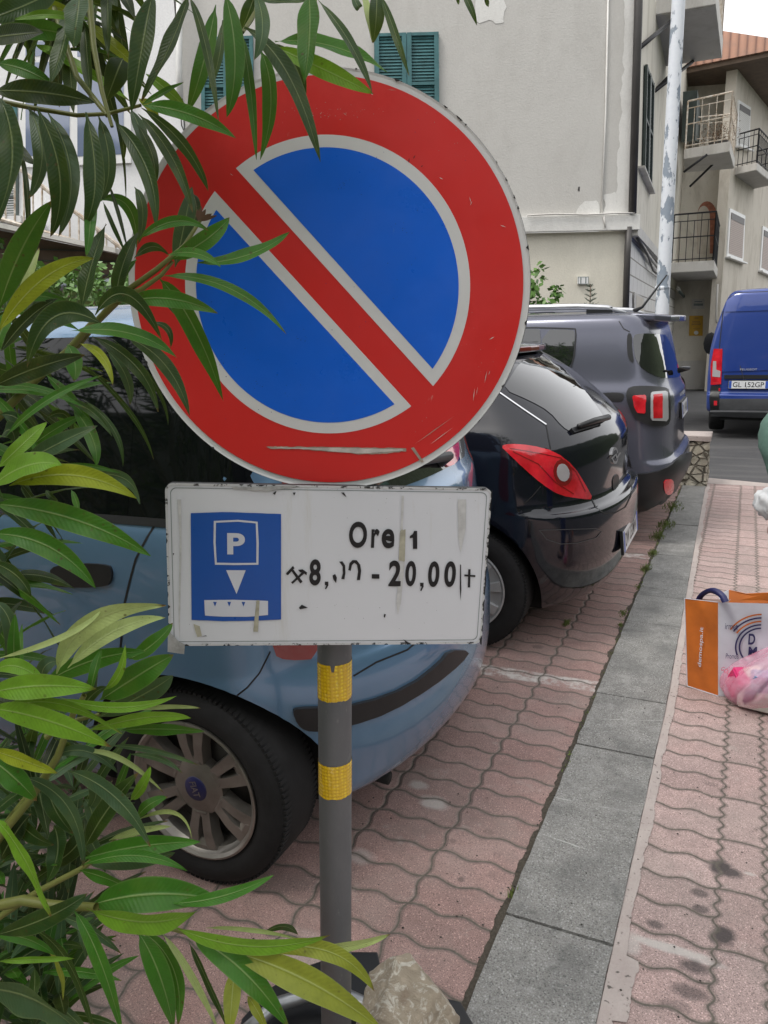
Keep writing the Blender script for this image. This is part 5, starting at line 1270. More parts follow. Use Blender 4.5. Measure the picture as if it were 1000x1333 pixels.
M_JEAN = simple('blue denim', (.035, .075, .22), .8, sc=20, var=.3, bump=.2); M_SHIRT = simple('pale grey shirt', (.55, .56, .57), .8, sc=14); M_HAIR = simple('brown hair', (.05, .03, .02), .6, bump=.5, bsc=90); M_SHOE = simple('dark shoe', (.03, .03, .03), .5)
px_, py_ = .375, 3.02
pr = thing('person', 'person in green knitted sleeve and blue jeans at the right edge holding a pale cloth', 'person', (px_, py_, 0))
def Pq(x, y, z, r_): return (px_+x, py_+y, z, r_)
E1 = at_y(1009, 566, 2.93); H1 = at_y(1020, 680, 2.86)
ex_, ey_ = E1.x-px_, E1.y-py_; hx_, hy_, hz_ = H1.x-px_, H1.y-py_, H1.z
skin_body('body', [[Pq(0, 0, .95, (.15, .11)), Pq(0, 0, 1.12, (.135, .10)), Pq(0, 0, 1.30, (.155, .105)), Pq(0, .0, 1.41, (.11, .085)), Pq(0, 0, 1.47, .055), Pq(0, -.01, 1.53, .055), Pq(0, -.02, 1.60, (.075, .09)), Pq(0, -.015, 1.67, (.078, .095)), Pq(0, 0, 1.73, (.05, .06))],
                   [Pq(0, -.02, 1.60, 0), Pq(0, -.105, 1.615, .014)],
                   [Pq(0, 0, .95, 0), Pq(-.095, 0, .86, .088), Pq(-.105, -.01, .50, .06), Pq(-.105, .02, .28, .052), Pq(-.105, .02, .09, .040), Pq(-.11, -.10, .05, .036), Pq(-.115, -.17, .04, .028)],
                   [Pq(0, 0, .95, 0), Pq(.095, 0, .86, .088), Pq(.105, -.03, .50, .06), Pq(.11, .0, .28, .052), Pq(.11, .0, .09, .040), Pq(.115, -.12, .05, .036), Pq(.12, -.19, .04, .028)],
                   [Pq(0, .0, 1.41, 0), Pq(-.16, 0, 1.385, .062), Pq(ex_*.75, ey_*.6, 1.26, .05), Pq(ex_, ey_, E1.z, .046), Pq((ex_+hx_)/2, (ey_+hy_)/2, (E1.z+hz_)/2+.02, .038), Pq(hx_+.01, hy_, hz_+.035, .026)],
                   [Pq(0, .0, 1.41, 0), Pq(.16, 0, 1.385, .062), Pq(.21, .01, 1.20, .048), Pq(.235, 0, 1.08, .043), Pq(.22, -.10, .96, .034), Pq(.20, -.16, .88, .026)]], M_SKIN, pr)
skin_body('sweater', [[Pq(0, 0, .93, (.165, .125)), Pq(0, 0, 1.12, (.15, .115)), Pq(0, 0, 1.30, (.17, .12)), Pq(0, .0, 1.41, (.125, .10)), Pq(0, 0, 1.465, .068)],
                      [Pq(0, .0, 1.41, 0), Pq(-.165, 0, 1.385, .074), Pq(ex_*.78, ey_*.6, 1.26, .062), Pq(ex_*.95, ey_*.8, E1.z+.05, .056), Pq(ex_, ey_, E1.z-.0, .068), Pq((ex_+hx_)/2+.01, (ey_+hy_)/2, (E1.z+hz_)/2+.02, .047), Pq(hx_+.01, hy_, hz_+.05, .036)],
                      [Pq(0, .0, 1.41, 0), Pq(.165, 0, 1.385, .074), Pq(.215, .01, 1.20, .060), Pq(.24, 0, 1.08, .056), Pq(.225, -.09, .97, .045)]], M_GREEN, pr)
skin_body('trousers', [[Pq(0, 0, 1.0, (.15, .12)), Pq(0, 0, .93, (.16, .125))], [Pq(0, 0, .93, 0), Pq(-.10, 0, .84, .102), Pq(-.108, -.01, .50, .074), Pq(-.108, .02, .28, .066), Pq(-.108, .02, .10, .062)], [Pq(0, 0, .93, 0), Pq(.10, 0, .84, .102), Pq(.108, -.03, .50, .074), Pq(.112, .0, .28, .066), Pq(.112, .0, .10, .062)]], M_JEAN, pr)
for o_ in pr.children:
    if o_.name.startswith(('sweater', 'trousers')):
        for v in o_.data.vertices:
            q_ = v.co; v.co = q_+v.normal*(.007*noise.noise(Vector((q_.x*14, q_.y*14, q_.z*30)))+.004*noise.noise(q_*60))
for s, yy in ((-1, .0), (1, -.02)): skin_body('shoe', [[Pq(s*.108, .05+yy, .045, .044), Pq(s*.11, -.03+yy, .05, .045), Pq(s*.113, -.12+yy, .04, .042), Pq(s*.116, -.19+yy, .032, .03)]], M_SHOE, pr)
bm = bmesh.new(); bmesh.ops.create_uvsphere(bm, u_segments=24, v_segments=16, radius=1)
for v in bm.verts:
    v.co = Vector((px_+v.co.x*.092, py_+.012+v.co.y*.108, 1.675+v.co.z*.098))
    if v.co.y < py_-.05 and v.co.z < 1.70: v.co.y = py_-.05
bm_obj('hair', bm, M_HAIR, pr, True)
for s in (-1, 1):
    e_ = lathe('eye', [(0, .012), (.009, .009), (.012, 0)], (px_+s*.031, py_-.088, 1.645), (0, -1, 0), M_PLATE, pr, 12)
    lathe('pupil', [(0, .0135), (.005, .012)], (px_+s*.031, py_-.088, 1.645), (0, -1, 0), M_INK, e_, 10)
tube('mouth', [(px_-.022, py_-.096, 1.572), (px_, py_-.104, 1.570), (px_+.022, py_-.096, 1.572)], [.003, .005, .003], simple('lips', (.42, .14, .12), .5), pr, 6)
def hand(parent, w, d, side, curl=.5, sc=1.0):
    """relaxed hand: wrist w, pointing along d, palm then five fingers"""
    d = Vector(d).normalized(); acr = d.cross(Vector((0, 1, 0))).normalized(); palmn = d.cross(acr).normalized()
    ch = [[(*(w), .020*sc), (*(w+d*.03*sc), (.026*sc)), (*(w+d*.075*sc), .028*sc)]]
    for i, (o_, L, r_) in enumerate([(-.030, .062, .0085), (-.010, .072, .009), (.010, .068, .0088), (.028, .052, .0078)]):
        a = w+d*.078*sc+acr*o_*sc; dd = d
        pts = [(*(w+d*.075*sc), .028*sc), (*a, r_*sc)]
        p = a
        for s_ in range(3):
            dd = (dd+palmn*curl*(.5+.12*i)).normalized(); p = p+dd*L*sc/3*1.1; pts.append((*p, (r_-.0008*s_)*sc))
        ch.append(pts)
    a = w+d*.03*sc-acr*.03*sc*side; ch.append([(*(w+d*.03*sc), .026*sc), (*a, .011*sc), (*(a+(d*.7-acr*side*.5+palmn*.3).normalized()*.03*sc), .010*sc), (*(a+(d*.9-acr*side*.25+palmn*.5).normalized()*.055*sc), .0085*sc)])
    return skin_body('hand', ch, M_SKIN, parent, 1)
hand(pr, Vector((H1.x+.012, H1.y, H1.z+.03)), (-.10, -.05, -1), 1, .35)
hand(pr, Vector((px_+.20, py_-.16, .88)), (-.1, -.4, -.9), -1, .5)
cl_ = bmesh.new(); bmesh.ops.create_icosphere(cl_, subdivisions=4, radius=1); cc = at_y(1007, 655, 2.80)
for v in cl_.verts:
    p = v.co.copy(); k = 1+.25*noise.noise(p*2.3)+.12*noise.noise(p*5); v.co = cc+Vector((p.x*.058, p.y*.04, p.z*.055))*k
c_o = bm_obj('folded_cloth', cl_, M_SHIRT, None, True); tag(c_o, 'pale folded cloth held in the hand of the person at the right edge', 'cloth')
# ------------------------------------------------------------ the sign post
DZ = 1.0
pole_a, pole_b = at_y(435.8, 850, 1.075), at_y(437.6, 1250, 1.075)
pd = (pole_a-pole_b).normalized()
sg = thing('parking_sign', 'round red and blue no parking sign with white hours panel on grey pole', 'road sign', pole_b-pd*(pole_b.z/pd.z))
def colour_face(name, base, sp, rough=.38, bright=1.0, scuff=None):
    g = NG(name); P = g.obj(); P = g.pos()
    c = g.mix(g.noise(7, 6, .65), tuple(q*.90 for q in base), tuple(min(1, q*1.08) for q in base))
    c = g.mix(g.ramp(g.noise(5, 7, .72), .56, .74, 0, .22), c, scuff or tuple(min(1, q*1.4+.05) for q in base))
    c = g.mix(g.ramp(g.noise(42, 6, .8, vec=g.vs(P, (1, 1, .5))), .68, .74, 0, .45), c, sp)
    c = g.mix(g.ramp(g.noise(19, 7, .85, dist=1.4), .70, .73, 0, .35), c, tuple(q*.4 for q in base))
    r = g.ramp(g.noise(9, 6, .7), .3, .75, rough-.1, rough+.15)
    return g.fin(c, r, 0, g.bump(g.noise(5, 3), .08, .01), Coat_Weight=.12, Coat_Roughness=.2)
M_RED = colour_face('sign red', (.68, .026, .024), (.62, .35, .30), .36)
M_BLUE = colour_face('sign blue', (.006, .135, .74), (.25, .36, .62), .33)
M_SWH = colour_face('sign white', (.70, .71, .71), (.40, .37, .30), .4)
M_EDGE = simple('chipped dark edge', (.05, .052, .055), .55, sc=40, var=.5)
M_CHIP = NG('bare chips').fin((.02, .02, .022), .7)
g = NG('panel white'); P = g.pos()
c = g.mix(g.noise(4, 5, .6), (.66, .68, .72), (.74, .76, .80))
c = g.mix(g.ramp(g.noise(30, 6, .8), .68, .74, 0, .5), c, (.40, .38, .34))
c = g.mix(g.ramp(g.noise(6, 6, .75, vec=g.vs(P, (3, 3, .35))), .58, .72, 0, .35), c, (.52, .50, .42))
M_PAN = g.fin(c, g.ramp(g.noise(8, 5), .3, .7, .3, .5), 0, g.bump(g.noise(6, 3), .10, .008), Coat_Weight=.3, Coat_Roughness=.2)
# disc
dc = at_d(424.5, 378, 1.125)
azc = math.degrees(math.atan2(dc.x, dc.y))
nz = az(azc+180+8); ud = Vector((0, 0, 1)).cross(nz).normalized(); vd = (pd-nz*pd.dot(nz)).normalized(); ud = vd.cross(nz).normalized()
PD = Plane(dc, ud, vd)
RD = .2970
def disc_poly(r, n=128): return [(r*math.cos(2*math.pi*k/n), r*math.sin(2*math.pi*k/n)) for k in range(n)]
bm = bmesh.new(); add_lathe(bm, [(0, -.0015), (RD-.004, -.0015), (RD-.001, -.0005), (RD, -.003), (RD, -.016), (RD-.0015, -.016), (RD-.002, -.004), (0, -.004)], dc, PD.n, 160)
bmesh.ops.recalc_face_normals(bm, faces=bm.faces); bmesh.ops.remove_doubles(bm, verts=bm.verts, dist=1e-4)
disc = bm_obj('disc', bm, [M_SWH, M_EDGE], sg, False)
for p in disc.data.polygons:
    cc = p.center; rr = (cc-dc-PD.n*((cc-dc).dot(PD.n))).length
    if rr > RD-.0015 or (cc-dc).dot(PD.n) < -.003: p.material_index = 1
def annulus(name, r0, r1, d, mat, parent, n=160):
    return ring_band(PD, 0, 0, r0, r1, 0, 360, mat, parent, d, n, name)
annulus('red_ring', .0, .2860, .0004, M_RED, disc)
BA = 46.3
def segment(r, w, ang, side, n=70):
    """circle segment beyond distance w from a bar whose direction is ang (degrees below right)"""
    d = Vector((math.cos(R(-ang)), math.sin(R(-ang)))); nrm = Vector((-d.y, d.x))*side
    half = math.acos(w/r); a0 = math.atan2(nrm.y, nrm.x)
    return [(r*math.cos(a0-half+2*half*i/n), r*math.sin(a0-half+2*half*i/n)) for i in range(n+1)]
for s in (1, -1):
    tri_patch('white_border', [PD.P(a, b, .0008) for a, b in segment(.2100, .0220, BA, s)], M_SWH, disc)
    tri_patch('blue_field', [PD.P(a, b, .0012) for a, b in segment(.1935, .0385, BA, s)], M_BLUE, disc)
M_SCR = simple('bare scratch', (.62, .58, .54), .6, sc=60, var=.25); M_SCR2 = simple('dirty scratch', (.40, .33, .27), .6, sc=60, var=.3)
def scratch(pl, pts, mat, parent, d=.0016, name='scratch', amp=.0): return tri_patch(name, [pl.P(*pl.uv(x, y), d) for x, y in pts], mat, parent)
def jag(top, bot, n, a, seed):
    r_ = random.Random(seed); o = []
    for line, rev in ((top, False), (bot, True)):
        L = []
        for i in range(n+1):
            t = i/n*(len(line)-1); k = min(int(t), len(line)-2); f = t-k
            L.append((line[k][0]*(1-f)+line[k+1][0]*f, line[k][1]*(1-f)+line[k+1][1]*f+r_.uniform(-a, a)))
        o += L[::-1] if rev else L
    return o
scratch(PD, jag([(345, 581), (370, 581), (440, 582), (529, 583)], [(352, 584), (390, 584.5), (420, 587), (470, 591), (500, 590.5), (529, 587)], 46, .5, 1), M_SCR2, disc, .0014)
scratch(PD, jag([(360, 582), (440, 583), (525, 584.5)], [(362, 583.2), (405, 584.5), (440, 588), (470, 590), (525, 586.5)], 46, .35, 2), M_SCR, disc, .0018)
scratch(PD, [(535, 583), (539, 582), (552, 601), (549, 602)], M_SCR2, disc)
for (x0, y0, x1, y1, w_, m_) in [(540, 578, 592, 541, .8, M_SCR2), (559, 579, 590, 556, .6, M_SCR), (616, 522, 618, 505, .8, M_SCR), (631, 498, 634, 482, .8, M_SCR), (636, 488, 638, 482, .6, M_SCR), (637, 442, 644, 438, 1.0, M_SCR), (611, 256, 614, 266, .7, M_SCR), (612, 268, 615, 261, .5, M_SCR), (651, 293, 659, 296, .9, M_SCR), (572, 231, 577, 234, .9, M_SCR), (505, 117, 516, 118, .6, M_SCR2), (447, 147, 452, 151, .7, M_SCR2), (300, 226, 304, 229, .6, M_SCR), (483, 122, 486, 124, 1, M_SCR), (620, 515, 622, 503, .4, M_SCR), (580, 297, 581, 292, .5, M_SCR), (532, 212, 533, 206, 1.2, M_CHIP), (538, 207, 541, 202, 1.0, M_CHIP), (548, 218, 551, 215, .8, M_CHIP)]:
    d_ = Vector((x1-x0, y1-y0)); nn = Vector((-d_.y, d_.x)).normalized()*w_*.6
    scratch(PD, [(x0, y0), (x0+d_.x*.4+nn.x, y0+d_.y*.4+nn.y), (x1, y1), (x0+d_.x*.5-nn.x, y0+d_.y*.5-nn.y)], m_, disc, .0019)
r_ = random.Random(8)
def smudges(pl, cx, cy, sx, sy, n, mat, parent, d, s0=.5, s1=1.6, seed=1):
    rr = random.Random(seed); bm = bmesh.new()
    for _ in range(n):
        x, y = cx+rr.gauss(0, sx), cy+rr.gauss(0, sy); s = rr.uniform(s0, s1); k = rr.randint(4, 6); a = rr.uniform(0, 6)
        pts = [pl.P(*pl.uv(x+s*rr.uniform(.4, 1)*math.cos(a+6.283*i/k), y+s*rr.uniform(.3, .8)*math.sin(a+6.283*i/k)), d) for i in range(k)]
        bm.faces.new([bm.verts.new(p) for p in pts])
    return bm_obj('wear_specks', bm, mat, parent)
smudges(PD, 432, 147, 26, 4, 50, M_SCR2, disc, .0018, .3, 1.1, 1)
for (x, y, sx, sy, n) in [(535, 118, 40, 14, 14), (600, 200, 30, 40, 16), (500, 560, 70, 20, 16), (620, 440, 20, 40, 16)]: smudges(PD, x, y, sx, sy, n, M_SCR2, disc, .0018, .25, .8, n+int(x))
for (x, y, sx, sy, n) in [(450, 240, 5, 4, 12), (530, 300, 8, 4, 10), (285, 480, 7, 5, 14), (335, 500, 6, 4, 10), (392, 440, 7, 4, 12), (345, 505, 40, 25, 14), (510, 270, 40, 60, 24), (480, 380, 40, 30, 16), (300, 430, 20, 40, 14)]: smudges(PD, x, y, sx, sy, n, simple('dark scuff', (.012, .05, .22), .5), disc, .0018, .3, 1.0, n+int(x))
# chips round the rim
bm = bmesh.new()
for _ in range(46):
    a = r_.uniform(0, 6.283); 
    if not (-.9 < math.sin(a) and r_.random() < (1 if math.cos(a) > .1 else .35)): continue
    w_ = r_.uniform(.002, .010); h_ = r_.uniform(.001, .0035); k = 5; pts = []
    for i in range(k+1): b_ = a+(i/k-.5)*w_/RD; pts.append((RD*math.cos(b_), RD*math.sin(b_)))
    for i in range(k, -1, -1):
        b_ = a+(i/k-.5)*w_/RD; q = RD-h_*math.sin(math.pi*(i+.3)/(k+.6))*r_.uniform(.6, 1.2); pts.append((q*math.cos(b_), q*math.sin(b_)))
    bm.faces.new([bm.verts.new(PD.P(x, y, .0011)) for x, y in pts])
bm_obj('rim_chips', bm, M_CHIP, disc)
# hours panel
pc = (at_d(220, 633, 1.19)+at_d(636, 841, 1.20))/2; pc = at_d(430.5, 738.5, 1.203)
nn = az(math.degrees(math.atan2(pc.x, pc.y))+180-1.5); vp = (pd-nn*pd.dot(nn)).normalized(); vp = (vp+ud*0.0).normalized(); up_ = vp.cross(nn).normalized()
PP = Plane(pc, up_*math.cos(R(-1.6))+vp*math.sin(R(-1.6)), vp*math.cos(R(-1.6))-up_*math.sin(R(-1.6)))
q = [PP.uv(*p) for p in [(219.5, 633), (637, 638), (632.5, 843), (222, 843.5)]]; print('panel', [tuple(round(v, 3) for v in p) for p in q])
def rrect(a0, b0, a1, b1, r, n=6):
    o = []
    for cx, cy, s in ((a1-r, b1-r, 0), (a0+r, b1-r, 90), (a0+r, b0+r, 180), (a1-r, b0+r, 270)):
        for i in range(n+1): t = R(s+90*i/n); o.append((cx+r*math.cos(t), cy+r*math.sin(t)))
    return o
hw_, hh_ = .2500, .1300
panel = plate2d('hours_panel', PP, rrect(-hw_, -hh_, hw_, hh_, .012), -.012, -.001, [M_PAN, M_EDGE], sg)
for p in panel.data.polygons:
    if abs(p.normal.dot(PP.n)) < .8: p.material_index = 1
def rim_strip(pl, outer, inner, d, mat, parent, name):
    vs = [pl.P(a, b, d) for a, b in outer]+[pl.P(a, b, d) for a, b in inner]; n = len(outer)
    return mesh_obj(name, vs, [(i, (i+1) % n, n+(i+1) % n, n+i) for i in range(n)], mat, parent)
g = NG('worn rim'); f = g.ramp(g.noise(55, 6, .8), .545, .575); M_WORN = g.fin(g.mix(f, (.60, .61, .62), (.06, .06, .06)), .5, 0, g.bump(f, .6, -.002))
rim_strip(PP, rrect(-hw_, -hh_, hw_, hh_, .012), rrect(-hw_+.0035, -hh_+.0035, hw_-.0035, hh_-.0035, .010), -.0002, M_WORN, panel, 'worn_rim')
rim_strip(PP, rrect(-hw_+.0075, -hh_+.0065, hw_-.0075, hh_-.0065, .009), rrect(-hw_+.0085, -hh_+.0075, hw_-.0085, hh_-.0075, .009), -.0004, M_GREY, panel, 'crease')
M_CORE = simple('dark edge chips', (.03, .03, .03), .7)
bm = bmesh.new(); r_ = random.Random(12)
for side in range(4):
    for _ in range((34, 7, 7, 9)[side]):
        if side == 0: x = hw_; y = r_.uniform(-hh_, hh_); dx, dy = -1, 0
        elif side == 1: x = -hw_; y = r_.uniform(-hh_, hh_); dx, dy = 1, 0
        elif side == 2: y = hh_; x = r_.uniform(-hw_, hw_); dx, dy = 0, -1
        else: y = -hh_; x = r_.uniform(-hw_, hw_); dx, dy = 0, 1
        L = r_.uniform(.001, .006) if side != 0 else r_.uniform(.002, .01); h = r_.uniform(.0012, .0035)
        pts = [(x+dy*L, y+dx*L), (x+dy*L*.5+dx*h*r_.uniform(.4, 1), y+dx*L*.5+dy*h*r_.uniform(.4, 1)), (x+dx*h, y+dy*h), (x-dy*L*.4+dx*h*.7, y-dx*L*.4+dy*h*.7), (x-dy*L, y-dx*L)]
        bm.faces.new([bm.verts.new(PP.P(a, b, .0002)) for a, b in pts])
bm_obj('rim_chips', bm, M_CORE, panel)
def pq(pts): return pxp(PP, pts)
def flat(name, pts, mat, d, parent=panel): return tri_patch(name, [PP.P(a, b, d) for a, b in pq(pts)], mat, parent)
M_SBLUE = colour_face('sticker blue', (.010, .090, .40), (.10, .20, .45), .35); M_PRW = simple('sticker white', (.64, .66, .72), .4, var=.08)
st = flat('blue_sticker', jag([(248.3, 668), (290, 666.5), (330, 667.8), (366, 669)], [(249.5, 807), (290, 808.6), (330, 808), (366, 806.5)], 12, .15, 3), M_SBLUE, .0002)
fr = rim_strip(PP, pq([(278.5, 678), (310, 676.5), (335.5, 679), (337, 707), (336.5, 735), (306, 735.5), (280, 735), (278, 706)]), pq([(281.3, 680.3), (310, 679), (333, 681.2), (334, 707), (333.8, 732.5), (306, 732.8), (282.3, 732.3), (280.8, 706)]), .0006, M_PRW, st, 'white_frame')
text('letter', 'P', PP, (*PP.uv(296, 721.5), *PP.uv(319, 694)), M_PRW, st, .0003, .0004, .035)
flat('arrow', [(294.5, 742), (320, 742.2), (308, 773)], M_PRW, .0006, st)
flat('white_disc_strip', jag([(266, 781), (305, 780.5), (349, 782)], [(267, 801), (285, 802.6), (325, 802.8), (349, 800.5)], 8, .1, 5), M_PRW, .0006, st)
for x in (280, 298.5, 317, 335.5): flat('tick', [(x-2.4, 783.2), (x+2.4, 783.4), (x, 789.5)], M_SBLUE, .0009, st)
def bt(s, x0, y1, x1, y0, bold=.022, **k): return text('lettering', s, PP, (*PP.uv(x0, y1), *PP.uv(x1, y0)), M_INK, panel, .0002, .0005, bold)
bt('O', 454, 713, 478.5, 679, .03); bt('r', 483, 713, 494.5, 688.5, .03); bt('e', 496.5, 713.5, 514, 688.5, .03)
flat('digit', [(533.6, 697.5), (537.5, 695), (539, 691), (543.2, 691), (543.2, 714.3), (537.6, 714.3), (537.6, 700), (533.6, 700.5)], M_INK, .0006)
bt('8', 402.5, 762, 418, 728, .03)
flat('comma', [(423, 757), (427.5, 757), (427.5, 762), (424.5, 767), (423, 766), (425, 762), (423, 761.5)], M_INK, .0006)
# the half worn-off zeros
flat('worn_digit', [(433, 749), (436.5, 747), (438.6, 752), (437.6, 759), (434, 754)], M_INK, .0006)
flat('worn_digit', [(441.5, 731), (446, 730.5), (449.4, 736), (449.8, 746), (448.4, 754), (444.4, 753.5), (446.4, 746), (446, 737), (443.5, 733.5)], M_INK, .0006)
flat('worn_digit', [(453.5, 742), (455, 733), (459, 729), (464.5, 729.2), (469, 735), (470.2, 743), (468.8, 755), (464.6, 755), (466.2, 744), (465, 735.5), (461.4, 732.4), (458.2, 735.5), (456.6, 743)], M_INK, .0006)
flat('dash', [(484, 747.2), (494, 747.4), (494, 753.2), (484, 753)], M_INK, .0006)
bt('2', 505.5, 763, 523, 729.5, .03); bt('0', 527, 763, 542.5, 730, .03)
flat('comma', [(547, 758.5), (551.5, 758.5), (551.5, 763.5), (548.5, 769.5), (547, 768.5), (549, 763.5), (547, 763)], M_INK, .0006)
bt('0', 556.5, 764, 573, 730.5, .03); bt('0', 577.5, 764, 594.5, 730.5, .03)
flat('mark', [(599, 735), (600.2, 735), (600.6, 768), (599.6, 782), (598.6, 765)], M_INK, .0006)
flat('cross_upright', [(609.6, 741), (612.6, 741), (612, 764.5), (609, 764.5)], M_INK, .0006)
flat('cross_arm', [(604.5, 747.6), (618.8, 748.6), (618.8, 751), (604.5, 750)], M_INK, .0007)
# crossed hammers
flat('hammer', [(378.5, 742), (381, 740), (394, 757), (391, 759.5)], M_INK, .0006); flat('hammer_head', [(372.5, 746), (381.5, 736.5), (383.5, 739.5), (375, 748.5), (373, 748)], M_INK, .0007)
flat('hammer', [(379, 758), (394.5, 743.5), (396.5, 746), (381, 760)], M_INK, .0008); flat('hammer_head', [(388, 741.5), (394, 741), (400, 745), (399, 748.5), (395.5, 746), (390.5, 744.5)], M_INK, .0009)
M_TAPE = simple('old glue', (.46, .44, .34), .7, sc=60, var=.3); M_TAPE2 = simple('pale glue', (.60, .605, .60), .6, sc=60, var=.2); M_SILV = simple('silver tape', (.50, .51, .51), .35, .3, sc=50, var=.3, bump=.5, bsc=120)
flat('glue_trace', jag([(521, 690), (528, 689)], [(519, 730), (527, 730)], 8, .8, 2), M_TAPE, .0009)
flat('glue_trace', [(523, 645), (526, 645), (524.5, 690), (521.5, 689)], M_TAPE2, .0004); flat('glue_trace', [(521, 730), (527, 730), (522, 785), (518, 800), (516, 786)], M_TAPE2, .0004)
flat('glue_trace', [(231, 650), (236, 650), (236.5, 715), (234, 835), (232.5, 800), (234, 700)], M_TAPE2, .0004)
flat('glue_trace', [(334, 781), (338, 781), (336, 822), (330, 822), (332, 800)], M_TAPE, .0012)
flat('glue_trace', [(252, 812), (260, 815), (263, 828), (257, 829), (254, 820)], M_TAPE, .0006)
flat('glue_trace', [(596, 650), (607, 650), (606, 690), (600, 720), (597, 700)], M_TAPE2, .0003)
for pts in ([(393, 787), (401, 791), (391, 793), (389, 791)], [(500, 799), (502.5, 799.5), (501, 804), (499.6, 803)], [(355, 642), (360, 639), (358, 644)], [(381, 641), (385, 641), (383, 645)], [(444, 641), (448, 641), (451, 647), (447, 644)], [(268, 827), (262, 828.4), (270, 828)], [(525, 832), (535, 838), (530, 839)], [(225, 720), (227, 720), (226, 723)]):
    flat('chip', pts, M_CHIP, .0007)
smudges(PP, 430, 800, 110, 14, 24, M_CHIP, panel, .0004, .2, .6, 3); smudges(PP, 460, 660, 120, 16, 26, M_CHIP, panel, .0004, .2, .6, 4)
flat('tape_strip', [(219, 820), (234, 835), (241, 838), (240, 851), (218.5, 848)], M_SILV, .0020)
flat('torn_foil', jag([(300, 633), (330, 634), (386, 631)], [(305, 637), (350, 639), (388, 633)], 14, .6, 9), M_SILV, .0022)
# pole and brackets behind
tt = pole_a+pd*((1.9-pole_a.z)/pd.z)
def pole_at(z): return pole_a+pd*((z-pole_a.z)/pd.z)
g = NG('grey pole paint'); P = g.vs(g.pos(), (1, 1, .3)); c = g.mix(g.noise(24, 6, .7, vec=P), (.115, .125, .135), (.185, .195, .205)); c = g.mix(g.ramp(g.noise(60, 5, .75, vec=P), .62, .7, 0, .5), c, (.28, .285, .28))
M_POLE = g.fin(c, g.ramp(g.noise(12, 4), .3, .7, .42, .62), .35, g.bump(g.noise(80, 4), .15, .003))
bm = bmesh.new(); add_tube(bm, [pole_at(z)-PP.n*.005 for z in (-.05, .6, 1.2, 1.86)], .0297, 40); pole = bm_obj('pole', bm, M_POLE, sg, True)
for z in (1.24, 1.36, 1.48, 1.74):
    q = pole_at(z); lathe('clamp', [(.031, -.012), (.034, -.012), (.034, .012), (.031, .012)], q-PP.n*.005, pd, M_GALV, pole, 24)
g = NG('yellow reflective tape'); P = g.pos(); v = g.vor(150, 'F1', P, 'Distance', .15)
c = g.mix(g.ramp(v, .1, .5), (.98, .74, .03), (.72, .45, .008)); c = g.mix(g.ramp(g.noise(90, 3), .6, .7, 0, .4), c, (.95, .78, .25))
M_YEL = g.fin(c, .25, 0, g.bump(v, .8, .003), Coat_Weight=.8)
def tape(y0, y1, seed, notch=None):
    za, zb = at_y(436, y1, 1.05).z, at_y(436, y0, 1.05).z; rr = random.Random(seed); N = 96; vs = []; fs = []
    fwd = -(pole_at(1)-CP); fwd.z = 0; fwd.normalize(); sx = Vector((0, 0, 1)).cross(fwd).normalized()
    for i in range(N):
        a = 2*math.pi*i/N; e = fwd*math.cos(a)+sx*math.sin(a)
        jt, jb = rr.uniform(-.0006, .0006), rr.uniform(-.0008, .0008)
        if notch and abs(a-notch[0]) < notch[1]: jt -= notch[2]
        jb += .0025*noise.noise(Vector((a*2, seed, 0)))
        for k in range(5):
            z = za+jb+(zb+jt-za-jb)*k/4; vs.append(pole_at(z)-PP.n*.005+e*.0304)
    for i in range(N):
        j = (i+1) % N
        for k in range(4): fs.append((i*5+k, j*5+k, j*5+k+1, i*5+k+1))
    return mesh_obj('yellow_tape', vs, fs, M_YEL, pole, True)
tape(868, 916, 1, (6.18, .10, .012)); tape(1000, 1043, 2)
# ------------------------------------------------------------ the oleander
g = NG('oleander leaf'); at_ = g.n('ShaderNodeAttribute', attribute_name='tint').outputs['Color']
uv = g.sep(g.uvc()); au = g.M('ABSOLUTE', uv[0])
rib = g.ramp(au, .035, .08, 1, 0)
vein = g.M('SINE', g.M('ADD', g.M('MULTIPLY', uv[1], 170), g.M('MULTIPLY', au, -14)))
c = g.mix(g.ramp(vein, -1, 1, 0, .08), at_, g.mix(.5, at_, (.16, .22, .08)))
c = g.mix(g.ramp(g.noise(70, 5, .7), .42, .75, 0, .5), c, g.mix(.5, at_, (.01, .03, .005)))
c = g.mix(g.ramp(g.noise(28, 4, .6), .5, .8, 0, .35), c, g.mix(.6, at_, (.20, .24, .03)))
c = g.mix(g.ramp(g.noise(330, 2), .70, .74, 0, .7), c, (.10, .06, .02))
c = g.mix(g.M('MULTIPLY', rib, g.ramp(uv[1], .0, 1.0, .8, .3)), c, g.mix(.55, at_, (.50, .58, .26)))
tip = g.M('MULTIPLY', g.ramp(g.M('ADD', uv[1], g.M('MULTIPLY', g.noise(60, 3), .12)), 1.0, 1.05), g.ramp(g.noise(7, 2), .46, .5))
c = g.mix(tip, c, (.16, .09, .03))
blot = g.M('MULTIPLY', g.ramp(g.vor(95), .10, .22, 1, 0), g.ramp(g.noise(11, 3), .52, .6))
c = g.mix(g.M('MULTIPLY', blot, .8), c, (.07, .045, .015))
c = g.mix(g.ramp(au, .9, .99, 0, .3), c, (.25, .30, .12))
bk = g.n('ShaderNodeNewGeometry').outputs['Backfacing']
c = g.mix(g.M('MULTIPLY', bk, .0), c, c)
nm = g.bump(g.M('ADD', g.M('MULTIPLY', vein, .12), g.M('ADD', g.M('MULTIPLY', g.ramp(au, 0, .12), .8), g.M('MULTIPLY', g.noise(60, 3), .4))), .45, .0014)
g.fin(c, g.ramp(g.noise(40, 3), .3, .7, .34, .52), 0, nm, Specular_IOR_Level=.30)
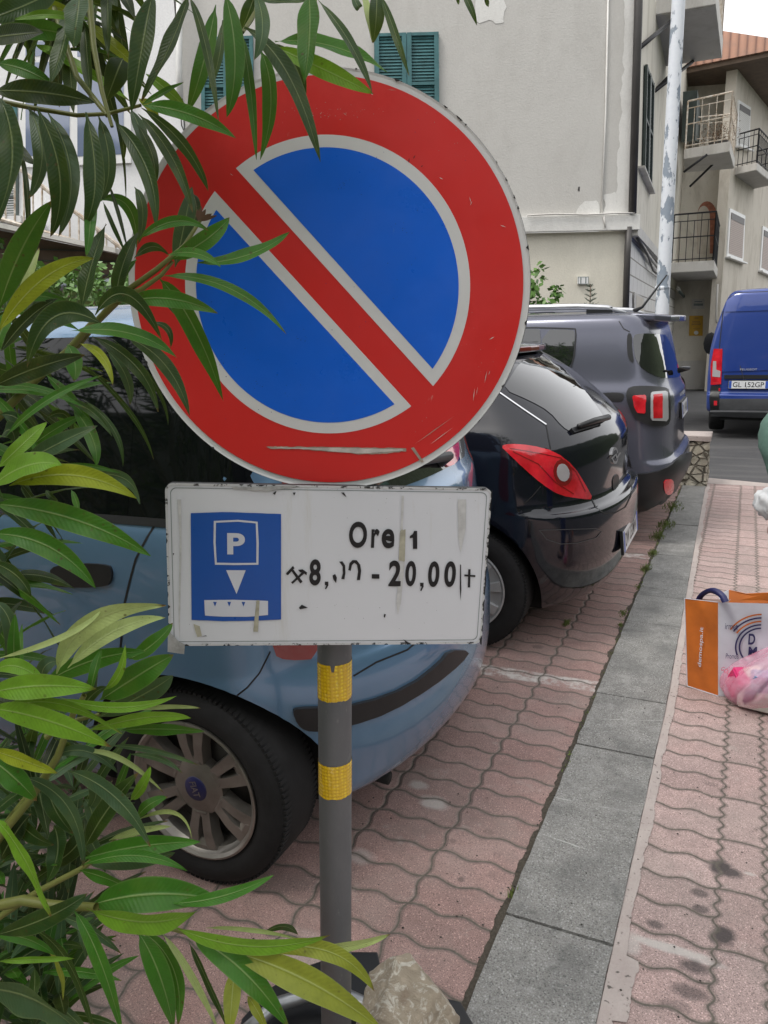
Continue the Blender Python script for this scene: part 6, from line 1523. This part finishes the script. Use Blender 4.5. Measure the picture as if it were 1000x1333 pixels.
tr = g.n('ShaderNodeBsdfTranslucent'); g.put(tr.inputs['Color'], g.mix(.35, c, (.30, .42, .05)))
ms = g.n('ShaderNodeMixShader'); ms.inputs[0].default_value = .28
outn = [n_ for n_ in g.t.nodes if n_.type == 'OUTPUT_MATERIAL'][0]
g.t.links.new(g.b.outputs[0], ms.inputs[1]); g.t.links.new(tr.outputs[0], ms.inputs[2]); g.t.links.new(ms.outputs[0], outn.inputs['Surface'])
M_LEAF = g.m
TINT = {'D': (.017, .055, .010), 'K': (.008, .024, .008), 'S': (.050, .105, .050), 'G': (.040, .165, .013), 'B': (.165, .350, .024), 'Y': (.300, .360, .016), 'P': (.42, .52, .19), 'O': (.230, .265, .030)}  # D: leaves standing in shade, with that shade put into their green
class Leaves:
    def __init__(s): s.v = []; s.f = []; s.uv = []; s.col = []
    def add(s, a, m, b, w, side, tint, nl=12, nw=3, fold=.25, seed=0, cup=0.0):
        """spine from a through m to b; w full width; side = unit vector roughly across the blade"""
        c1 = m*2-(a+b)*.5; base = len(s.v); rr = random.Random(seed); wav = rr.uniform(0, 6); wa = rr.uniform(.02, .07)
        for i in range(nl+1):
            t = i/nl; p = a*(1-t)**2+c1*2*t*(1-t)+b*t*t; tg = ((c1-a)*(1-t)+(b-c1)*t)
            if tg.length < 1e-6: tg = b-a
            tg.normalize(); sd_ = (side-tg*side.dot(tg)); sd_ = sd_.normalized() if sd_.length > 1e-4 else tg.orthogonal().normalized()
            nn = tg.cross(sd_).normalized()
            if t < .07: hw = .05+.12*t/.07*1.2
            else: q = (t-.07)/.93; hw = max(.012, (math.sin(math.pi*q**.80)**.78)*.97+ .19*(1-q)**6)
            hw *= w/2
            for j in range(-nw, nw+1):
                u = j/nw; wob = math.sin(t*14+wav+ (2 if u > 0 else 0))*wa*w*abs(u)**2
                s.v.append(p+sd_*(hw*u)+nn*(abs(u)*hw*fold-cup*hw*u*u+wob)); s.uv.append((u, t)); s.col.append(tint)
        n = 2*nw+1
        for i in range(nl):
            for j in range(2*nw): k = base+i*n+j; s.f.append((k, k+1, k+n+1, k+n))
    def build(s, name, mat, parent):
        o = mesh_obj(name, s.v, s.f, mat, parent, True); me = o.data; ul = me.uv_layers.new(name='UVMap')
        li = np.empty(len(me.loops), np.int32); me.loops.foreach_get('vertex_index', li); ul.data.foreach_set('uv', np.array(s.uv, np.float32)[li].ravel())
        ca = me.color_attributes.new('tint', 'FLOAT_COLOR', 'POINT'); cc = np.ones((len(s.v), 4), np.float32); cc[:, :3] = np.array(s.col, np.float32); ca.data.foreach_set('color', cc.ravel()); return o
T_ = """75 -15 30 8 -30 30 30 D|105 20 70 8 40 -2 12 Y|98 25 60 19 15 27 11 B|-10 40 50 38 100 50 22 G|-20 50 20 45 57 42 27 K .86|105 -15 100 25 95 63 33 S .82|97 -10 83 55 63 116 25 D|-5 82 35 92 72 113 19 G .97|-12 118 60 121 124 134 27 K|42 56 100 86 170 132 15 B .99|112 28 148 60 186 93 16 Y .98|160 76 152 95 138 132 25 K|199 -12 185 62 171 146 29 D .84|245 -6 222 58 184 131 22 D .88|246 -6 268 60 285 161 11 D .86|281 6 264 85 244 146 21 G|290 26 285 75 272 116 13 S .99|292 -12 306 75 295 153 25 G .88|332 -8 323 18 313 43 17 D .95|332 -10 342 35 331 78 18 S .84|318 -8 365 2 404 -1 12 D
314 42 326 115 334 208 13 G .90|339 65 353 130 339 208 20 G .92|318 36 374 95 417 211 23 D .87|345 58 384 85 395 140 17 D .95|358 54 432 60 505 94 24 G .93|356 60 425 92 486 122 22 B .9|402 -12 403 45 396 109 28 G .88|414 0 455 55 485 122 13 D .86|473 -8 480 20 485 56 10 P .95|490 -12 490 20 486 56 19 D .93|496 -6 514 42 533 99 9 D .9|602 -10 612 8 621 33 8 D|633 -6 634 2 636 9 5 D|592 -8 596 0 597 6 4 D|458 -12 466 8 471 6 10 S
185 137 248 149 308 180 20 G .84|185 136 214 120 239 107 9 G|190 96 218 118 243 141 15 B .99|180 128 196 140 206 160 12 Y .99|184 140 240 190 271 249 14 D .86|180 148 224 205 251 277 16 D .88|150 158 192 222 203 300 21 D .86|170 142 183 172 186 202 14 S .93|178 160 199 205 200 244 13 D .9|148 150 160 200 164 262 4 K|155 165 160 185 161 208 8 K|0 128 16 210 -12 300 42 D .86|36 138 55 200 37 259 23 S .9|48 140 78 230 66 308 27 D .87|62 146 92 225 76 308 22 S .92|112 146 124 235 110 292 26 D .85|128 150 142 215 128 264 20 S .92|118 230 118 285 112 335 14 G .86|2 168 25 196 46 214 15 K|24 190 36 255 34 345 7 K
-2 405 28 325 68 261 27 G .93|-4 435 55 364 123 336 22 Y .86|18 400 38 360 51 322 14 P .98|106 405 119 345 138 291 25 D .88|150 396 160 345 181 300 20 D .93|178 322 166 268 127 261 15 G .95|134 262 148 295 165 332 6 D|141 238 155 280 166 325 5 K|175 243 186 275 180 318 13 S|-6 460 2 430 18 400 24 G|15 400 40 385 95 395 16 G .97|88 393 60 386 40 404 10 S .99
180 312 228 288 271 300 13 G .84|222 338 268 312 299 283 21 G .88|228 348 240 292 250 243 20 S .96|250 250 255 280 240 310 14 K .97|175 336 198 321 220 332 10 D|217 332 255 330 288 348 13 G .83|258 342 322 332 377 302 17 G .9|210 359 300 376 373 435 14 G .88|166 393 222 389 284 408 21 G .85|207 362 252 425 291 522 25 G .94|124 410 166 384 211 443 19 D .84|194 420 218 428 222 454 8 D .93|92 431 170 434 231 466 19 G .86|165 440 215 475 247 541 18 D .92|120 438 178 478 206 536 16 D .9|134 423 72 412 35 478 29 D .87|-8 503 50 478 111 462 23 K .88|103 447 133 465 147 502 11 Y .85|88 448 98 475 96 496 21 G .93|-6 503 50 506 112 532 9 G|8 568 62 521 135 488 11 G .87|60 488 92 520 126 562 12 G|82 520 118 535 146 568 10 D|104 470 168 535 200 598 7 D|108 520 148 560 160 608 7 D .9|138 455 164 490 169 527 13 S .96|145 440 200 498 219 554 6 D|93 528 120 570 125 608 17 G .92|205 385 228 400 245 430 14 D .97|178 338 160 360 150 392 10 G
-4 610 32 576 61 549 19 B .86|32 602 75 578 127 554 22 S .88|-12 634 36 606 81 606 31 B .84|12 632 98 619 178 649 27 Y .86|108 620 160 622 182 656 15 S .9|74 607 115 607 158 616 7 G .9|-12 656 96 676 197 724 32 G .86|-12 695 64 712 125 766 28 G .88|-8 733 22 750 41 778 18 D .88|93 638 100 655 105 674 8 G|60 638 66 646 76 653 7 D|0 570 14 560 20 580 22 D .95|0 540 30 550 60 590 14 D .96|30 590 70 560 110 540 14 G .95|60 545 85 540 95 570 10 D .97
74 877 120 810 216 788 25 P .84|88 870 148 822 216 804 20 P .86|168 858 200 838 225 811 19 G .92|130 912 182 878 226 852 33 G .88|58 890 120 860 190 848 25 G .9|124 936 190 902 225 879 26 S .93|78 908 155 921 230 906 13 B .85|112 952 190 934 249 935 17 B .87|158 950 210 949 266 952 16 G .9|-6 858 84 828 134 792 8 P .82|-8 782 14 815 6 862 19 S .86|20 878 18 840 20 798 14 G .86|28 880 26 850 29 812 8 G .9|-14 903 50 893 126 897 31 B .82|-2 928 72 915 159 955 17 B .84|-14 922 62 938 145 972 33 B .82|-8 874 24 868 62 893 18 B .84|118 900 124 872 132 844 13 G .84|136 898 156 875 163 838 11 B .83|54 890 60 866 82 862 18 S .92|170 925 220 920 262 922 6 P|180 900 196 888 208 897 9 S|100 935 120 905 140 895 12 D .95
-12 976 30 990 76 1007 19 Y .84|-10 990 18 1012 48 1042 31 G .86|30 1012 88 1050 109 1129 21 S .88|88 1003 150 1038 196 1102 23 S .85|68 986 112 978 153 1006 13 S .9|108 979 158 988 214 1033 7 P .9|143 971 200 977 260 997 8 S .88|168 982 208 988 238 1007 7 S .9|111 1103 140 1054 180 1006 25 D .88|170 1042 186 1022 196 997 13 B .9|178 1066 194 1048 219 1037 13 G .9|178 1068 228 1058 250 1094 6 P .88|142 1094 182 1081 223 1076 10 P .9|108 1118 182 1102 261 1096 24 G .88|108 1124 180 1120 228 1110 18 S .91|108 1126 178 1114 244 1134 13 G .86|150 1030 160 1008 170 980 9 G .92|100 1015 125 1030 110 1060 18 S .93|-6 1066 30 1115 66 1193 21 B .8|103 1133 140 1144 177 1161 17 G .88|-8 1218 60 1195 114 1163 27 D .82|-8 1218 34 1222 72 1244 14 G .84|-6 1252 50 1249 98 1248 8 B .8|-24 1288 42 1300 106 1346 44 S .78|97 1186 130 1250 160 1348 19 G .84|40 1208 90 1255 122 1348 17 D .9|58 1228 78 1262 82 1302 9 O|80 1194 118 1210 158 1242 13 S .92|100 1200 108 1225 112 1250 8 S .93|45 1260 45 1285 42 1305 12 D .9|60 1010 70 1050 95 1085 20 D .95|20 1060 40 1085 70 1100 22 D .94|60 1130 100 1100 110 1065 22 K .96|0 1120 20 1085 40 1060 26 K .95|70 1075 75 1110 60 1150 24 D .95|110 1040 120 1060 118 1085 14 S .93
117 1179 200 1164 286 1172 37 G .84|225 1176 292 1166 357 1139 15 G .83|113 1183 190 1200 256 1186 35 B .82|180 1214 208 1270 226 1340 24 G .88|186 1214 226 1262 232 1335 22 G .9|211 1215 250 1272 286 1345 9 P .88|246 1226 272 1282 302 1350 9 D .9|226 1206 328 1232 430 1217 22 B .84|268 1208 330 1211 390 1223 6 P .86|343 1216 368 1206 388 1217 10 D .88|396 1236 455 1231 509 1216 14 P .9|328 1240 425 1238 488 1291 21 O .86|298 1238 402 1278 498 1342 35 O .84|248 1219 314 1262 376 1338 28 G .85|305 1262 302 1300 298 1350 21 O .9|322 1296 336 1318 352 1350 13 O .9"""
LV = Leaves(); rl_ = random.Random(21)
ol = thing('oleander', 'large leafy oleander shrub filling the left side in front of the blue car', 'shrub', (-1.12, .62, 0))
pts_list = []
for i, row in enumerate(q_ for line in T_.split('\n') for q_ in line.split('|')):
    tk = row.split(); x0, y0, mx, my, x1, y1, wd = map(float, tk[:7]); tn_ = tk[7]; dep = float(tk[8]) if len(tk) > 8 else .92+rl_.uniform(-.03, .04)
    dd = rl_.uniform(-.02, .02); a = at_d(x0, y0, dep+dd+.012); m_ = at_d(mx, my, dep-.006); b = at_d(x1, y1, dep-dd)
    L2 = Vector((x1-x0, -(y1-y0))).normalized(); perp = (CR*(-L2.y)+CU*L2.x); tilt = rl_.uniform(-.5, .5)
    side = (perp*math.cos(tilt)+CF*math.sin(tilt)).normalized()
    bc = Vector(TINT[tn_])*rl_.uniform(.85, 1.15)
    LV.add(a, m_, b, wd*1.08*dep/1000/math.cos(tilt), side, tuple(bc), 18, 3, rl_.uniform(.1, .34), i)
    pts_list.append((x0, y0, dep))
# whorls of leaves on branches that are not traced one by one
def whorl(c, ax, n, L, w, tints, spread=.9, nl=7, nw=1):
    ax = Vector(ax).normalized(); a = ax.orthogonal().normalized(); b = ax.cross(a); ph = rl_.uniform(0, 6.28)
    for k in range(n):
        th = ph+k*2.399; e = (a*math.cos(th)+b*math.sin(th)); s_ = spread*rl_.uniform(.5, 1.15); d = (ax*(1.1-s_*.6)+e*s_).normalized(); l = L*rl_.uniform(.7, 1.15)
        p0 = c+ax*rl_.uniform(-.06, .02); p2 = p0+d*l+Vector((0, 0, -l*.22*rl_.random())); pm = (p0+p2)*.5+Vector((0, 0, l*.07))
        t_ = Vector(TINT[rl_.choice(tints)])*rl_.uniform(.75, 1.2)
        LV.add(p0, pm, p2, w*rl_.uniform(.8, 1.2), d.cross(e.cross(d)).cross(d) if False else d.cross(ax).normalized(), tuple(t_), nl, nw, .25, rl_.random())
stems = bmesh.new()
def stem(p, r0, r1, seg=7): add_tube(stems, p, [r0+(r1-r0)*i/(len(p)-1) for i in range(len(p))], seg, False)
def inframe(p):
    v = p-CP; d = v.dot(CF)
    if d <= .05: return False
    x = 500+F*v.dot(CR)/d; y = 666.5-F*v.dot(CU)/d; return -30 < x < 1030 and -30 < y < 1360
root = Vector((-1.12, .62, 0))
# fill behind the traced leaves, lower left of the picture
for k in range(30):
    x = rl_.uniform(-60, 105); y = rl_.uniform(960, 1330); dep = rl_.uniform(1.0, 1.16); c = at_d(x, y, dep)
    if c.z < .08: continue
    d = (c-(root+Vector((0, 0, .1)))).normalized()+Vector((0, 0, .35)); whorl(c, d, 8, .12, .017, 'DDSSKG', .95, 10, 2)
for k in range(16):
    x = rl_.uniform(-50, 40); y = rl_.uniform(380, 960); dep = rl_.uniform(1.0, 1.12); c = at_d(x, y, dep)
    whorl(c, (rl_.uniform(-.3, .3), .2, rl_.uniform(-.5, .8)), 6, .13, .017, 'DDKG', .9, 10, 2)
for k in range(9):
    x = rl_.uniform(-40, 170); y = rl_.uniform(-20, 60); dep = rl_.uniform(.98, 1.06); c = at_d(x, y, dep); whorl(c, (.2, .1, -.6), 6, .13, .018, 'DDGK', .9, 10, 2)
# main body of the shrub, outside the picture at left and above the camera's left
nm_ = 0
for k in range(4000):
    if nm_ >= 640: break
    x = rl_.uniform(-3.9, -.55); y = rl_.uniform(-.5, 1.15); z = rl_.uniform(.12, 2.75)
    c = Vector((x, y, z)); 
    e = (max(0, abs(x+2.1)-1.0)/.9)**2+((y-.25)/.85)**2+((z-1.3)/1.45)**2
    if e > 1 or (x > -.75 and abs(y) < .3 and z < 1.9): continue
    tip = [c+Vector((dx, dy, dz)) for dx in (-.15, .17) for dy in (-.1, .17) for dz in (-.17, .17)]
    if any(inframe(t_) for t_ in tip): continue
    if c.y > 1.28: continue
    whorl(c, (x+1.3, y-.2, .9+rl_.uniform(-.8, .5)), 9, .14, .020, 'DGGBSD', .95, 5, 1); nm_ += 1
    if nm_ % 3 == 0: stem([root+Vector((rl_.uniform(-.15, .15), rl_.uniform(-.1, .1), 0)), root.lerp(c, .5)+Vector((rl_.uniform(-.08, .08), rl_.uniform(-.05, .05), .12)), c], .010, .004, 5)
nc_ = 0
for k in range(5000):
    if nc_ >= 330: break
    c = Vector((rl_.uniform(-2.9, -.32), rl_.uniform(-.2, 1.5), rl_.uniform(2.05, 3.1)))
    if any(inframe(c+Vector((dx, dy, dz))) for dx in (-.15, .17) for dy in (-.1, .17) for dz in (-.18, .1)): continue
    whorl(c, (rl_.uniform(-.4, .8), rl_.uniform(-.3, .6), rl_.uniform(-.5, .5)), 9, .14, .020, 'DGGBSD', .95, 5, 1); nc_ += 1
print('whorls', nm_, nc_, 'leaf verts', len(LV.v))
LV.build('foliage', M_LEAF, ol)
# visible stems
def pst(pts, r0, r1): stem([at_d(x, y, d) for x, y, d in pts], r0*.001, r1*.001, 9)
pst([(150, 385, .95), (166, 378, .92), (205, 350, .90), (240, 320, .89), (262, 285, .90)], 4.2, 2)
pst([(120, 425, .96), (158, 388, .93), (185, 376, .91), (210, 358, .9), (225, 340, .9)], 4.0, 2)
pst([(100, 450, .98), (125, 420, .95), (150, 392, .93)], 4.5, 4)
pst([(-20, 560, 1.0), (40, 500, .98), (90, 455, .96), (125, 415, .95)], 6, 4)
pst([(115, -20, .90), (122, 60, .89), (133, 120, .88), (146, 165, .88)], 4.0, 2.0)
pst([(-20, 128, .93), (40, 140, .92), (100, 150, .91), (140, 148, .90), (183, 137, .87)], 3.2, 1.8)
pst([(340, -20, .93), (333, 15, .92), (316, 42, .90)], 3, 2); pst([(415, -30, .92), (410, 5, .91)], 3, 2)
pst([(60, -20, .95), (100, 100, .92), (140, 150, .90)], 4, 3)
pst([(-30, 1185, .88), (30, 1172, .86), (65, 1178, .86), (100, 1180, .85), (125, 1181, .84)], 6.5, 4.5)
pst([(120, 1181, .85), (175, 1200, .86), (228, 1210, .86), (270, 1222, .86), (310, 1240, .86)], 3.5, 2)
pst([(-10, 1200, .92), (50, 1160, .91), (108, 1130, .90), (150, 1095, .90)], 4, 3)
pst([(-10, 1100, .92), (40, 1040, .90), (75, 985, .89), (95, 930, .89), (110, 905, .88)], 5.5, 3); pst([(-30, 1130, .95), (20, 1060, .94), (60, 1010, .93)], 7, 5)
pst([(60, 960, .9), (90, 940, .9), (130, 930, .9)], 4, 2)
g = NG('oleander stem'); M_STEM = g.fin(g.mix(g.noise(30, 4), (.10, .13, .025), (.20, .20, .05)), .5, 0, g.bump(g.noise(90, 3), .2, .002))
bm_obj('stems', stems, M_STEM, ol, True)
bud = Leaves()
for (x0, y0, x1, y1, w_) in [(259, 287, 262, 268, 5), (260, 286, 268, 272, 5), (261, 287, 276, 278, 5), (262, 288, 283, 280, 4), (258, 287, 257, 272, 5)]:
    a, b = at_d(x0, y0, .895), at_d(x1, y1, .89); bud.add(a, (a+b)*.5, b, w_*.9/1000*1.1, CR, (.16, .10, .06), 6, 1, .5)
bud.build('flower_bud', simple('bud', (.16, .09, .055), .7), ol)
